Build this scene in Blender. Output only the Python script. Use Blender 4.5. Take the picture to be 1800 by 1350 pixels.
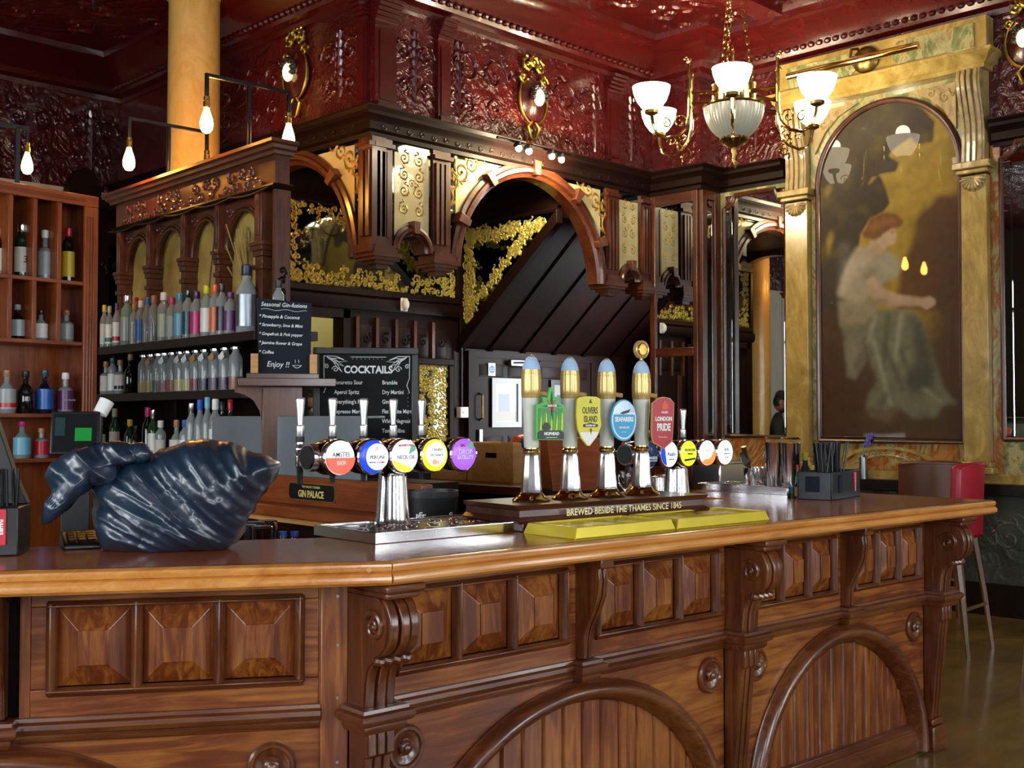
import bpy, bmesh, math, random
import numpy as np
from mathutils import Vector, Matrix, noise as mnoise
for o in list(bpy.data.objects): bpy.data.objects.remove(o)
SC = bpy.context.scene
COL = SC.collection
random.seed(7)
PI = math.pi
# ------------------------------------------------------------------ camera
# world frame: +X runs along the bar towards the painted wall, +Y runs along the painted wall away from us
F, CX, CY, EYE = 2000.0, 900.0, 675.0, 1.467
PIT = math.atan(60 / 2000)
cam = bpy.data.cameras.new('camera'); cam.sensor_width = 36; cam.lens = F / 1800 * 36; cam.clip_start = .02
co = bpy.data.objects.new('camera', cam); COL.objects.link(co)
co.location = (0, 0, EYE); co.rotation_euler = (PI / 2 + PIT, 0, -PI / 4)
SC.camera = co
# ------------------------------------------------------------------ daylight and exposure
w = bpy.data.worlds.new('overcast_sky'); SC.world = w; w.use_nodes = True
bg = w.node_tree.nodes['Background']; bg.inputs[0].default_value = (.90, .95, 1, 1); bg.inputs[1].default_value = 11.0
SC.view_settings.view_transform = 'Standard'; SC.view_settings.look = 'None'
SC.view_settings.gamma = 1; SC.view_settings.use_curve_mapping = False
SC.view_settings.exposure = 0.75
SC.cycles.max_bounces = 10; SC.cycles.diffuse_bounces = 3; SC.cycles.glossy_bounces = 4; SC.cycles.transmission_bounces = 6
SC.cycles.transparent_max_bounces = 12; SC.cycles.sample_clamp_indirect = 6; SC.cycles.caustics_refractive = False; SC.cycles.caustics_reflective = False
WZ0, WZ1 = 1.0, 3.4
WINX = [(-1.6, -.2), (1.6, 2.9), (4.6, 5.8), (7.0, 7.9)]      # windows in the street wall y = -3.6
WINY = [(-1.6, -.2), (1.2, 2.6), (3.8, 5.2), (6.4, 7.4)]       # windows in the street wall x = -3.6
def portal(loc, rot, sx, sy):
    l = bpy.data.lights.new('window_daylight', 'AREA'); l.shape = 'RECTANGLE'; l.size = sx; l.size_y = sy; l.cycles.is_portal = True
    o = bpy.data.objects.new('window_daylight', l); COL.objects.link(o); o.location = loc; o.rotation_euler = rot
for a, b in WINX: portal(((a + b) / 2, -3.6, (WZ0 + WZ1) / 2), (PI / 2, 0, PI), b - a, WZ1 - WZ0)
for a, b in WINY: portal((-3.6, (a + b) / 2, (WZ0 + WZ1) / 2), (PI / 2, 0, PI / 2), b - a, WZ1 - WZ0)
for o in bpy.data.objects:
    if o.type == 'LIGHT':
        d = o.rotation_euler.to_matrix() @ Vector((0, 0, -1))
        c = Vector((3, 3, 2)) - o.location
        if d.dot(c) < 0: o.rotation_euler[2] += PI
# ------------------------------------------------------------------ sight lines of the camera (plan measurements)
S2 = math.sqrt(.5)
FW = Vector((S2 * math.cos(PIT), S2 * math.cos(PIT), math.sin(PIT))); RT = Vector((S2, -S2, 0)); UP = RT.cross(FW); EY = Vector((0, 0, EYE))
def ray(px, py): return FW + RT * ((px - CX) / F) - UP * ((py - CY) / F)
def oz(px, py, z): d = ray(px, py); return EY + d * ((z - EYE) / d.z)
def ox(px, py, x): d = ray(px, py); return EY + d * (x / d.x)
def oy(px, py, y): d = ray(px, py); return EY + d * (y / d.y)
def od(px, py, D): d = ray(px, py); return EY + d * (D / (d.x * S2 + d.y * S2))
def on(px, py, p, ang):
    "on the vertical plane through p running at angle ang"
    d = ray(px, py); n = Vector((-math.sin(ang), math.cos(ang))); return EY + d * (n.dot(Vector(p[:2])) / n.dot(d.xy))
# ------------------------------------------------------------------ materials
def hx(h):
    h = h.lstrip('#'); c = [int(h[i:i + 2], 16) / 255 for i in (0, 2, 4)]
    return tuple(((v + .055) / 1.055) ** 2.4 if v > .04045 else v / 12.92 for v in c) + (1,)
MATS = {}
class NT:
    def __init__(s, name):
        s.m = bpy.data.materials.new(name); s.m.use_nodes = True; s.t = s.m.node_tree; s.p = s.t.nodes['Principled BSDF']; MATS[name] = s.m
    def n(s, typ, **k):
        q = s.t.nodes.new(typ)
        for a, v in k.items():
            if a in q.inputs.keys(): q.inputs[a].default_value = v
            else: setattr(q, a, v)
        return q
    def l(s, a, b): s.t.links.new(a, b)
    def coords(s, scale=(1, 1, 1), rot=(0, 0, 0), kind='Object'):
        c = s.n('ShaderNodeTexCoord'); m = s.n('ShaderNodeMapping'); m.inputs['Scale'].default_value = scale; m.inputs['Rotation'].default_value = rot
        s.l(c.outputs[kind], m.inputs[0]); return m.outputs[0]
    def noise(s, vec, scale=5, detail=4, rough=.55, dist=0):
        q = s.n('ShaderNodeTexNoise'); q.inputs['Scale'].default_value = scale; q.inputs['Detail'].default_value = detail
        q.inputs['Roughness'].default_value = rough; q.inputs['Distortion'].default_value = dist
        if vec is not None: s.l(vec, q.inputs['Vector'])
        return q.outputs['Fac']
    def ramp(s, fac, stops):
        r = s.n('ShaderNodeValToRGB'); e = r.color_ramp.elements
        while len(e) < len(stops): e.new(.5)
        for i, (p, c) in enumerate(stops): e[i].position = p; e[i].color = hx(c) if isinstance(c, str) else c
        s.l(fac, r.inputs[0]); return r.outputs[0]
    def bump(s, h, strength=.3, dist=.01):
        b = s.n('ShaderNodeBump'); b.inputs['Strength'].default_value = strength; b.inputs['Distance'].default_value = dist
        s.l(h, b.inputs['Height']); s.l(b.outputs[0], s.p.inputs['Normal'])
    def set(s, **k):
        for a, v in k.items(): s.p.inputs[a.replace('_', ' ')].default_value = v
        return s
def wood(name, stops, axis='x', rough=.32, coat=.35, scale=1.0, bump=.08):
    t = NT(name); sc = {'x': (1.2, 14, 14), 'y': (14, 1.2, 14), 'z': (14, 14, 1.2)}[axis]
    v = t.coords(tuple(c * scale for c in sc))
    f = t.noise(v, 2.2, 6, .62, 1.2); g = t.noise(t.coords((1.7, 1.7, 1.7)), 1.5, 3)
    mx = t.n('ShaderNodeMath', operation='MULTIPLY_ADD'); t.l(f, mx.inputs[0]); mx.inputs[1].default_value = .62
    m2 = t.n('ShaderNodeMath', operation='MULTIPLY'); t.l(g, m2.inputs[0]); m2.inputs[1].default_value = .42; t.l(m2.outputs[0], mx.inputs[2])
    t.l(t.ramp(mx.outputs[0], stops), t.p.inputs['Base Color']); t.bump(f, bump, .004)
    t.set(Roughness=rough, Coat_Weight=coat, Coat_Roughness=.12, Specular_IOR_Level=.12 if name.startswith('ebony') else .5); return t.m
def plain(name, c, rough=.5, metal=0, var=.12, coat=0, scale=8, bump=0, **k):
    t = NT(name); a = hx(c); f = t.noise(t.coords(), scale, 4)
    t.l(t.ramp(f, [(.3, tuple(max(0, x * (1 - var)) for x in a[:3]) + (1,)), (.7, tuple(min(1, x * (1 + var)) for x in a[:3]) + (1,))]), t.p.inputs['Base Color'])
    if bump: t.bump(f, bump, .004)
    t.set(Roughness=rough, Metallic=metal, Coat_Weight=coat, **k); return t.m
def metal(name, c, rough=.18):
    t = NT(name); f = t.noise(t.coords(), 30, 3)
    r = t.n('ShaderNodeMapRange'); t.l(f, r.inputs[0]); r.inputs[3].default_value = rough * .92; r.inputs[4].default_value = rough * 1.08
    t.l(r.outputs[0], t.p.inputs['Roughness']); t.set(Base_Color=hx(c), Metallic=1.0); return t.m
def glass(name, c, rough=.03, trans=1.0):
    t = NT(name); f = t.noise(t.coords(), 6, 2); a = hx(c)
    t.l(t.ramp(f, [(.3, tuple(x * .96 for x in a[:3]) + (1,)), (.7, a)]), t.p.inputs['Base Color'])
    t.set(Roughness=rough, Transmission_Weight=trans, IOR=1.45); return t.m
def glow(name, c, strength, base=None):
    t = NT(name); f = t.noise(t.coords(), 9, 2); a = hx(c)
    t.l(t.ramp(f, [(.3, tuple(x * .93 for x in a[:3]) + (1,)), (.7, a)]), t.p.inputs['Emission Color'])
    t.set(Base_Color=hx(base or c), Emission_Strength=strength, Roughness=.25); return t.m
def lincrusta(name, lo, hi, rough=.22, scale=5.5, strength=.55):
    "embossed, varnished wall covering"
    t = NT(name); v = t.coords(); a = t.noise(v, scale, 2, .5, 2.2); b = t.noise(v, scale * 3.1, 2, .5, 1.2)
    m = t.n('ShaderNodeMath', operation='MULTIPLY_ADD'); t.l(b, m.inputs[0]); m.inputs[1].default_value = .35; t.l(a, m.inputs[2])
    t.l(t.ramp(t.noise(v, 2.3, 4), [(.3, lo), (.7, hi)]), t.p.inputs['Base Color']); t.bump(m.outputs[0], strength, .05)
    t.set(Roughness=rough, Coat_Weight=.5, Coat_Roughness=.08); return t.m
def marble(name, stops, scale=3.0, rough=.22, dist=3.0):
    t = NT(name); v = t.coords((1, 1, .6)); f = t.noise(v, scale, 8, .6, dist)
    t.l(t.ramp(f, stops), t.p.inputs['Base Color']); t.set(Roughness=rough, Coat_Weight=.3); return t.m
def mirror(name, c='#d8dcd8', rough=.015):
    t = NT(name); f = t.noise(t.coords(), 3, 3)
    t.l(t.ramp(f, [(.35, tuple(x * .93 for x in hx(c)[:3]) + (1,)), (.7, c)]), t.p.inputs['Base Color']); t.set(Metallic=1.0, Roughness=rough); return t.m
def painted(name, rough=.4, coat=0.0, attr='paint'):
    t = NT(name); a = t.n('ShaderNodeVertexColor', layer_name=attr); t.l(a.outputs[0], t.p.inputs['Base Color']); t.set(Roughness=rough, Coat_Weight=coat, Coat_Roughness=.02, Specular_IOR_Level=.15); return t.m
M = MATS
for ax in 'xyz':
    wood('counter_oak_' + ax, [(.28, '#280e05'), (.48, '#68300f'), (.74, '#b0702c')], ax, .34, .25)
    wood('counter_trim_' + ax, [(.28, '#220d06'), (.5, '#562a13'), (.8, '#8a5427')], ax, .28, .35)
    wood('mahogany_' + ax, [(.28, '#180804'), (.5, '#3e1a0c'), (.8, '#6c3a1c')], ax, .3, .3)
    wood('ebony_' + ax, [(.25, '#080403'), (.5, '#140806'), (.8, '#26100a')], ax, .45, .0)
    wood('cherry_' + ax, [(.25, '#4a1d0b'), (.5, '#803c15'), (.8, '#ac5f26')], ax, .35, .3)
    wood('carved_' + ax, [(.25, '#220e07'), (.5, '#4c2414'), (.8, '#74421f')], ax, .36, .2)
wood('bar_top', [(.25, '#7c3612'), (.5, '#a4541e'), (.8, '#c27632')], 'x', .2, .35, .8, .02)
wood('bar_edge', [(.2, '#8a4a1d'), (.5, '#bd7a35'), (.8, '#dba257')], 'x', .25, .6)
wood('pine', [(.25, '#9a6630'), (.5, '#bd8748'), (.8, '#d7a767')], 'x', .5, .05)
wood('board_floor', [(.25, '#4a381a'), (.5, '#735a2a'), (.8, '#97793c')], 'x', .26, .3, .5)
wood('stool_leg', [(.25, '#4a3420'), (.5, '#6b4d30'), (.8, '#8a6844')], 'z', .4, .2)
lincrusta('red_lincrusta', '#380909', '#541312'); lincrusta('ceiling_lincrusta', '#2e0504', '#4c0c08', .24, 4.2, .8)
lincrusta('dark_lincrusta', '#2a0608', '#3f0a0c', .22, 4.2, .8)
lincrusta('dado_lincrusta', '#2c302c', '#474c45', .35, 3.0, .6)
plain('red_paint', '#420b0a', .24, 0, .15, .35); plain('dark_red_paint', '#33080a', .25, 0, .15, .5)
plain('black_paint', '#120c0a', .3, 0, .2, .4)
marble('onyx_cream', [(.3, '#77622f'), (.5, '#9c8344'), (.62, '#b39b5a'), (.75, '#846a34')], 2.2)
marble('onyx_green', [(.25, '#4a5530'), (.45, '#767a50'), (.55, '#a59f70'), (.66, '#83581f'), (.8, '#5a6038')], 2.6, .2, 4)
marble('onyx_rust', [(.25, '#5a6038'), (.42, '#a0945e'), (.52, '#8a4a18'), (.60, '#a8743a'), (.8, '#75744a')], 1.9, .2, 4)
marble('carved_stone', [(.3, '#77633c'), (.5, '#9a8352'), (.7, '#b39c66')], 6, .45)
marble('column_marble', [(.3, '#b98f45'), (.5, '#d2ab5e'), (.62, '#c79c4e'), (.8, '#e0c283')], 2.4, .25, 1.5)
mirror('mirror'); mirror('old_mirror', '#7c847c', .03)
metal('chrome', '#ececee', .15); metal('soft_chrome', '#f2f2f4', .3); metal('steel', '#8e959c', .35); plain('brushed_steel', '#8b979c', .42, .55, .12, 0, 3); metal('brass', '#c9a45a', .2); metal('polished_brass', '#d8b970', .1); plain('gold_tray', '#cdb92e', .3, .4, .06, .2)
metal('gilt', '#b89a3e', .32); metal('pale_gilt', '#cfc08a', .36); metal('antique_brass', '#8d7340', .3); metal('dark_steel', '#3c3c40', .3); metal('tap_copper', '#4a1a10', .16); metal('nickel', '#d8d2c0', .09)
plain('gilt_leaf', '#b3a552', .3, .45, .2); plain('etched_glass', '#b0a679', .22, 0, .1, .6); plain('etched_gold', '#9a7a35', .3, .6, .2)
glass('clear_glass', '#f2f6f6'); glass('bottle_glass', '#d6e2e2', .06, .66); glass('green_glass', '#2f6a3e', .06, .6); glass('aqua_glass', '#a8ccc0', .08, .55); glass('amber_glass', '#8a4a18'); glass('pink_glass', '#c86a78')
t = NT('shade_glass'); t.set(Base_Color=hx('#fff6e4'), Roughness=.35); f = t.noise(t.coords(), 20, 2)
t.l(t.ramp(f, [(.3, '#ffe9c0'), (.7, '#fff4da')]), t.p.inputs['Emission Color']); t.p.inputs['Emission Strength'].default_value = 10.0
glow('bulb_glow', '#ffb04a', 110, '#ffffff'); glow('spot_glow', '#ffdf9a', 120, '#ffffff'); glow('face_glow', '#ffd98a', 2.6); glow('small_bulb', '#ffc878', 25)
# ------------------------------------------------------------------ mesh builder
class MB:
    def __init__(s, M=None): s.v = []; s.f = []; s.M = M
    def add(s, vs, fs):
        b = len(s.v)
        s.v += [tuple((s.M @ Vector(p))[:]) for p in vs] if s.M is not None else [tuple(p) for p in vs]
        s.f += [tuple(i + b for i in f) for f in fs]; return s
    def box(s, x0, x1, y0, y1, z0, z1):
        return s.add([(x0, y0, z0), (x1, y0, z0), (x1, y1, z0), (x0, y1, z0), (x0, y0, z1), (x1, y0, z1), (x1, y1, z1), (x0, y1, z1)],
                     [(0, 3, 2, 1), (4, 5, 6, 7), (0, 1, 5, 4), (1, 2, 6, 5), (2, 3, 7, 6), (3, 0, 4, 7)])
    def frust(s, x0, x1, z0, z1, y0, y1, i, j=None):
        "raised panel lying in XZ, base at y0, its top at y1 inset by i (x) and j (z)"
        j = i if j is None else j
        return s.add([(x0, y0, z0), (x1, y0, z0), (x1, y0, z1), (x0, y0, z1), (x0 + i, y1, z0 + j), (x1 - i, y1, z0 + j), (x1 - i, y1, z1 - j), (x0 + i, y1, z1 - j)],
                     [(0, 1, 5, 4), (1, 2, 6, 5), (2, 3, 7, 6), (3, 0, 4, 7), (4, 5, 6, 7), (3, 2, 1, 0)])
    def prism(s, poly, axis, a, b):
        "polygon extruded along axis from a to b; poly is (x,z) for y, (y,z) for x, (x,y) for z"
        g = {'y': lambda u, v, w: (u, w, v), 'x': lambda u, v, w: (w, u, v), 'z': lambda u, v, w: (u, v, w)}[axis]
        n = len(poly)
        return s.add([g(u, v, a) for u, v in poly] + [g(u, v, b) for u, v in poly],
                     [tuple(range(n)), tuple(range(2 * n - 1, n - 1, -1))] + [(i, i + n, (i + 1) % n + n, (i + 1) % n) for i in range(n)])
    def tube(s, path, r, n=8, cap=True, flat=None):
        P = [Vector(p) for p in path]; k = len(P); R = r if isinstance(r, (list, tuple)) else [r] * k
        T = [(P[min(i + 1, k - 1)] - P[max(i - 1, 0)]).normalized() for i in range(k)]
        a = Vector((0, 0, 1)) if abs(T[0].z) < .9 else Vector((1, 0, 0))
        if flat is not None: a = Vector(flat)
        N = (a - T[0] * a.dot(T[0])).normalized(); vs = []
        for i in range(k):
            if flat is not None: N = (a - T[i] * a.dot(T[i])).normalized()
            elif i: N = (N - T[i] * N.dot(T[i])).normalized()
            B = T[i].cross(N)
            for j in range(n):
                q = 2 * PI * j / n; vs.append(P[i] + N * (math.cos(q) * R[i]) + B * (math.sin(q) * R[i]))
        fs = [(i * n + j, i * n + (j + 1) % n, (i + 1) * n + (j + 1) % n, (i + 1) * n + j) for i in range(k - 1) for j in range(n)]
        if cap: fs += [tuple(range(n - 1, -1, -1)), tuple(range((k - 1) * n, k * n))]
        return s.add(vs, fs)
    def lathe(s, prof, n=20, c=(0, 0, 0), sx=1, sy=1, cap=True):
        vs = [(c[0] + r * math.cos(2 * PI * j / n) * sx, c[1] + r * math.sin(2 * PI * j / n) * sy, c[2] + z) for r, z in prof for j in range(n)]
        k = len(prof); fs = [(i * n + j, i * n + (j + 1) % n, (i + 1) * n + (j + 1) % n, (i + 1) * n + j) for i in range(k - 1) for j in range(n)]
        if cap: fs += [tuple(range(n - 1, -1, -1)), tuple(range((k - 1) * n, k * n))]
        return s.add(vs, fs)
    def sph(s, c, r, n=12, m=8):
        r = (r, r, r) if not isinstance(r, (tuple, list)) else r
        return s.add(*_sph(c, r, n, m))
    def arc(s, cx, cz, r0, r1, a0, a1, y0, y1, n=24, ez=1.0):
        "arch band in XZ between radii r0 and r1, from y0 (front) to y1"
        vs = []
        for i in range(n + 1):
            q = a0 + (a1 - a0) * i / n; c, d = math.cos(q), math.sin(q) * ez
            vs += [(cx + r0 * c, y0, cz + r0 * d), (cx + r1 * c, y0, cz + r1 * d), (cx + r1 * c, y1, cz + r1 * d), (cx + r0 * c, y1, cz + r0 * d)]
        fs = [(4 * i + j, 4 * i + (j + 1) % 4, 4 * i + 4 + (j + 1) % 4, 4 * i + 4 + j) for i in range(n) for j in range(4)]
        return s.add(vs, fs + [(0, 3, 2, 1), (4 * n, 4 * n + 1, 4 * n + 2, 4 * n + 3)])
    def archround(s, cx, cz, prof, a0, a1, n=28, ez=1.0):
        "moulded arch: prof is a closed list of (radius, y)"
        k = len(prof); vs = []
        for i in range(n + 1):
            q = a0 + (a1 - a0) * i / n
            vs += [(cx + r * math.cos(q), y, cz + r * math.sin(q) * ez) for r, y in prof]
        fs = [(k * i + j, k * i + (j + 1) % k, k * i + k + (j + 1) % k, k * i + k + j) for i in range(n) for j in range(k)]
        return s.add(vs, fs + [tuple(range(k)), tuple(range(n * k + k - 1, n * k - 1, -1))])
    def mould(s, prof, path, closed=False, side=1):
        "profile (out, z) swept along a plan polyline, mitred; out is to the right of travel for side=1"
        P = [Vector(p[:2]) for p in path]; k = len(P); m = len(prof); vs = []
        for i in range(k):
            a = P[i] - P[i - 1] if (i or closed) else None; b = P[(i + 1) % k] - P[i] if (i < k - 1 or closed) else None
            na = Vector((a.y, -a.x)).normalized() * side if a is not None else None; nb = Vector((b.y, -b.x)).normalized() * side if b is not None else None
            if na is None: N = nb
            elif nb is None: N = na
            else: N = (na + nb); N = N / max(.2, N.dot(na))
            vs += [(P[i].x + N.x * d, P[i].y + N.y * d, z) for d, z in prof]
        e = k if closed else k - 1
        fs = [(i * m + j, i * m + (j + 1) % m, ((i + 1) % k) * m + (j + 1) % m, ((i + 1) % k) * m + j) for i in range(e) for j in range(m)]
        if not closed: fs += [tuple(range(m)), tuple(range(k * m - 1, (k - 1) * m - 1, -1))]
        return s.add(vs, fs)
    def mesh(s, name, smooth=35):
        me = bpy.data.meshes.new(name); me.from_pydata(s.v, [], s.f); me.update()
        bm = bmesh.new(); bm.from_mesh(me); bmesh.ops.recalc_face_normals(bm, faces=bm.faces); bm.to_mesh(me); bm.free()
        if smooth:
            me.polygons.foreach_set('use_smooth', [True] * len(me.polygons)); me.set_sharp_from_angle(angle=math.radians(smooth))
        return me
def _sph(c, r, n, m):
    vs = [(c[0], c[1], c[2] - r[2])]
    for i in range(1, m):
        p = PI * i / m
        vs += [(c[0] + r[0] * math.sin(p) * math.cos(2 * PI * j / n), c[1] + r[1] * math.sin(p) * math.sin(2 * PI * j / n), c[2] - r[2] * math.cos(p)) for j in range(n)]
    vs.append((c[0], c[1], c[2] + r[2])); t = len(vs) - 1
    fs = [(0, 1 + (j + 1) % n, 1 + j) for j in range(n)]
    for i in range(m - 2): fs += [(1 + i * n + j, 1 + i * n + (j + 1) % n, 1 + (i + 1) * n + (j + 1) % n, 1 + (i + 1) * n + j) for j in range(n)]
    return vs, fs + [(t, 1 + (m - 2) * n + j, 1 + (m - 2) * n + (j + 1) % n) for j in range(n)]
def obj(name, mb, mat, parent=None, smooth=35, bev=0, kind=None, label=None):
    me = mb if isinstance(mb, bpy.types.Mesh) else mb.mesh(name, smooth)
    if mat and not me.materials: me.materials.append(M[mat] if isinstance(mat, str) else mat)
    o = bpy.data.objects.new(name, me); COL.objects.link(o); o.parent = parent
    if bev:
        b = o.modifiers.new('soft_edge', 'BEVEL'); b.width = bev; b.segments = 2; b.limit_method = 'ANGLE'; b.angle_limit = .7
    if kind: o['kind'] = kind
    if label: o['label'] = label
    return o
def tag(o, label, cat, group=None):
    o['label'] = label; o['category'] = cat
    if group: o['group'] = group
    return o
def thing(name, label, cat, loc=(0, 0, 0), rz=0, group=None, rot=None):
    o = bpy.data.objects.new(name, None); COL.objects.link(o); o.empty_display_size = .05
    o.location = loc; o.rotation_euler = rot or (0, 0, rz); return tag(o, label, cat, group)
def struct(name, mb, mat, label=None, parent=None, smooth=35):
    o = obj(name, mb, mat, parent, smooth)
    if not parent: o['kind'] = 'structure'
    if label: o['label'] = label
    return o
def dup(root, loc, rz=0, label=None, scale=None):
    r = root.copy(); COL.objects.link(r); r.location = loc; r.rotation_euler = (0, 0, rz)
    if label: r['label'] = label
    if scale: r.scale = scale
    for ch in list(root.children):
        c = ch.copy(); COL.objects.link(c); c.parent = r
        for g in list(ch.children): d = g.copy(); COL.objects.link(d); d.parent = c
    return r
FCACHE = {}
def text(s, size, M4, depth=.0006, align='CENTER', bold=0, sx=1, shear=0, sp=1.0):
    "lettering as mesh data in the XY plane of M4; returns (verts, faces) in place"
    c = bpy.data.curves.new('t', 'FONT'); c.body = s; c.size = size; c.extrude = depth; c.align_x = align; c.align_y = 'CENTER'; c.offset = bold; c.shear = shear; c.space_character = sp
    c.resolution_u = 3
    o = bpy.data.objects.new('t', c); COL.objects.link(o); me = o.to_mesh()
    X = M4 @ Matrix.Diagonal((sx, 1, 1, 1))
    vs = [tuple((X @ v.co)[:]) for v in me.vertices]; fs = [tuple(p.vertices) for p in me.polygons]
    o.to_mesh_clear(); bpy.data.objects.remove(o); bpy.data.curves.remove(c); return vs, fs
def frame(o, xdir, zdir=(0, 0, 1)):
    "matrix: local X = xdir, local Y = up (zdir), local Z = out; for lettering and flat plaques"
    x = Vector(xdir).normalized(); y = Vector(zdir); y = (y - x * y.dot(x)).normalized(); z = x.cross(y)
    m = Matrix((x, y, z)).transposed().to_4x4(); m.translation = Vector(o); return m
# ------------------------------------------------------------------ ornament
def spiral(cx, cy, r, turns, a0, d=1, n=22, r1=.12):
    return [(cx + r * (1 - (1 - r1) * i / n) * math.cos(a0 + d * turns * 2 * PI * i / n), cy + r * (1 - (1 - r1) * i / n) * math.sin(a0 + d * turns * 2 * PI * i / n)) for i in range(n + 1)]
def relief(mb, pts, rad, put, n=6, lift=0):
    "flattened tapering tendril through plan points; put maps (u,v,height) to space"
    k = len(pts); rr = [rad * (.35 + .65 * math.sin(PI * (.12 + .83 * i / (k - 1)))) for i in range(k)]
    t = MB(); t.tube([(u, v, lift) for u, v in pts], rr, n, True, flat=(0, 0, 1)); mb.add([put(*p) for p in t.v], t.f)
def scroll(mb, put, cx, cy, s, d, a, rad, leaves=4, turns=1.25, n=6, seg=20):
    "one acanthus scroll with leaflets"
    p = spiral(cx, cy, s, turns, a, d, seg); relief(mb, p, rad, put, n)
    for i in range(leaves):
        q = p[int(i * seg * .55 / max(1, leaves))]; an = a + d * (turns * 2 * PI * i * .55 / max(1, leaves)) + d * .55
        L = s * (.55 - .07 * i); pts = [(q[0] + math.cos(an + d * .5 * j / 4) * L * j / 4, q[1] + math.sin(an + d * .5 * j / 4) * L * j / 4) for j in range(5)]
        relief(mb, pts, rad * .95, put, n)
    mb.add(*_sph(put(p[-1][0], p[-1][1], 0), (rad * 1.15,) * 3, 6, 4))
def acanthus(mb, put, u, v, h, w, rad, n=5, seg=6):
    "upright plume: paired leaves that curl outwards"
    for i in range(7):
        f = i / 6; L = w * (1 - .55 * f); y = v + h * (.05 + .8 * f)
        for sg in (-1, 1):
            pts = [(u + sg * L * j / seg, y + h * .16 * math.sin(PI * .75 * j / seg) - h * .05 * (j / seg) ** 2) for j in range(seg + 1)]
            relief(mb, pts, rad, put, n)
    relief(mb, [(u, v + h * j / 8) for j in range(9)], rad * 1.2, put, n)
def panel_scrolls(mb, put, u0, u1, v0, v1, rad, plume=True, rnd=random):
    "lincrusta panel: a plume in the middle, scrolls each side"
    W, H = u1 - u0, v1 - v0; c = (u0 + u1) / 2
    if plume: acanthus(mb, put, c, v0 + H * .1, H * .78, min(W * .16, H * .2), rad)
    k = max(1, round(W * .5 / (H * .5)))
    for sg in (-1, 1):
        for i in range(k):
            cu = c + sg * (W * .5) * (i + (.62 if plume else .5)) / k * .86
            s = min(H * .3, W * .5 / k * .42)
            scroll(mb, put, cu, v0 + H * (.62 if i % 2 == 0 else .4), s, sg * (1 if i % 2 == 0 else -1), PI / 2 - sg * PI / 2, rad, 5)
            scroll(mb, put, cu, v0 + H * (.26 if i % 2 == 0 else .76), s * .6, -sg, -PI / 2, rad * .85, 3)
# ================================================================== the room
ZC = 4.85
XW, YC, XC, YB = 8.6, 6.5, 5.06, 10.4          # painted wall, canopy faces, far wall
XP, YP, YD, XS = 8.29, 5.93, 7.85, 7.17        # pier, partition, staircase side
plain('plaster', '#3c3228', .8, 0, .06, bump=.05); plain('pale_plaster', '#a9a596', .8, 0, .06); plain('cream_wall', '#d8d2a0', .8, 0, .04)
fl = struct('floor', MB().box(-3.6, 9.8, -3.6, 10.6, -.1, 0), 'board_floor', 'dark worn wooden floorboards')
struct('ceiling', MB().box(-3.8, 9.8, -3.8, 10.6, ZC, ZC + .1), 'ceiling_lincrusta', 'dark red embossed glossy ceiling')
wr = struct('wall_right', MB().box(XW, XW + .2, -3.6, YP + .02, 0, ZC), 'red_lincrusta', 'red embossed wall with marble facing and painted panel')
wb = struct('wall_back', MB().box(-3.6, XC, YB, YB + .2, 3.62, ZC), 'dark_lincrusta', 'far wall with dark red embossed frieze')
struct('wall_back_plaster', MB().box(-3.6, 9.8, YB + .01, YB + .2, 0, 3.62), 'pale_plaster')
bpy.data.objects['wall_back_plaster'].parent = wb
def pierced(name, axis, at, lo, hi, wins):
    mb = MB(); e = [lo] + [v for w in wins for v in w] + [hi]
    def b(a, c, z0, z1):
        if axis == 'y': mb.box(a, c, at - .2, at, z0, z1)
        else: mb.box(at - .2, at, a, c, z0, z1)
    b(lo, hi, 0, WZ0); b(lo, hi, WZ1, ZC)
    for i in range(0, len(e), 2): b(e[i], e[i + 1], WZ0, WZ1)
    return struct(name, mb, 'plaster', 'plain street wall pierced by tall windows')
pierced('wall_front', 'y', -3.6, -3.8, XW + .2, WINX); pierced('wall_left', 'x', -3.6, -3.6, YB + .2, WINY)
t = NT('window_pane'); tr = t.n('ShaderNodeBsdfTransparent'); gl = t.n('ShaderNodeBsdfGlossy', Roughness=.02); mx = t.n('ShaderNodeMixShader'); mx.inputs[0].default_value = .06
t.l(tr.outputs[0], mx.inputs[1]); t.l(gl.outputs[0], mx.inputs[2]); t.l(mx.outputs[0], t.t.nodes['Material Output'].inputs[0])
def street_window(i, axis, a, b):
    mb = MB(); pn = MB(); at = -3.7
    def bx(m, u0, u1, z0, z1, d=.04):
        if axis == 'y': m.box(u0, u1, at - d, at + d, z0, z1)
        else: m.box(at - d, at + d, u0, u1, z0, z1)
    for u in (a, b - .07, (a + b) / 2 - .03): bx(mb, u, u + .07, WZ0, WZ1)
    for z in (WZ0, WZ1 - .07, 2.9): bx(mb, a, b, z, z + .07)
    o = struct('window_%d' % i, mb, 'ebony_z', 'tall street window'); bx(pn, a, b, WZ0, WZ1, .004); obj('pane', pn, 'window_pane', o)
i = 1
for a, b in WINX: street_window(i, 'y', a, b); i += 1
for a, b in WINY: street_window(i, 'x', a, b); i += 1
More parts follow.
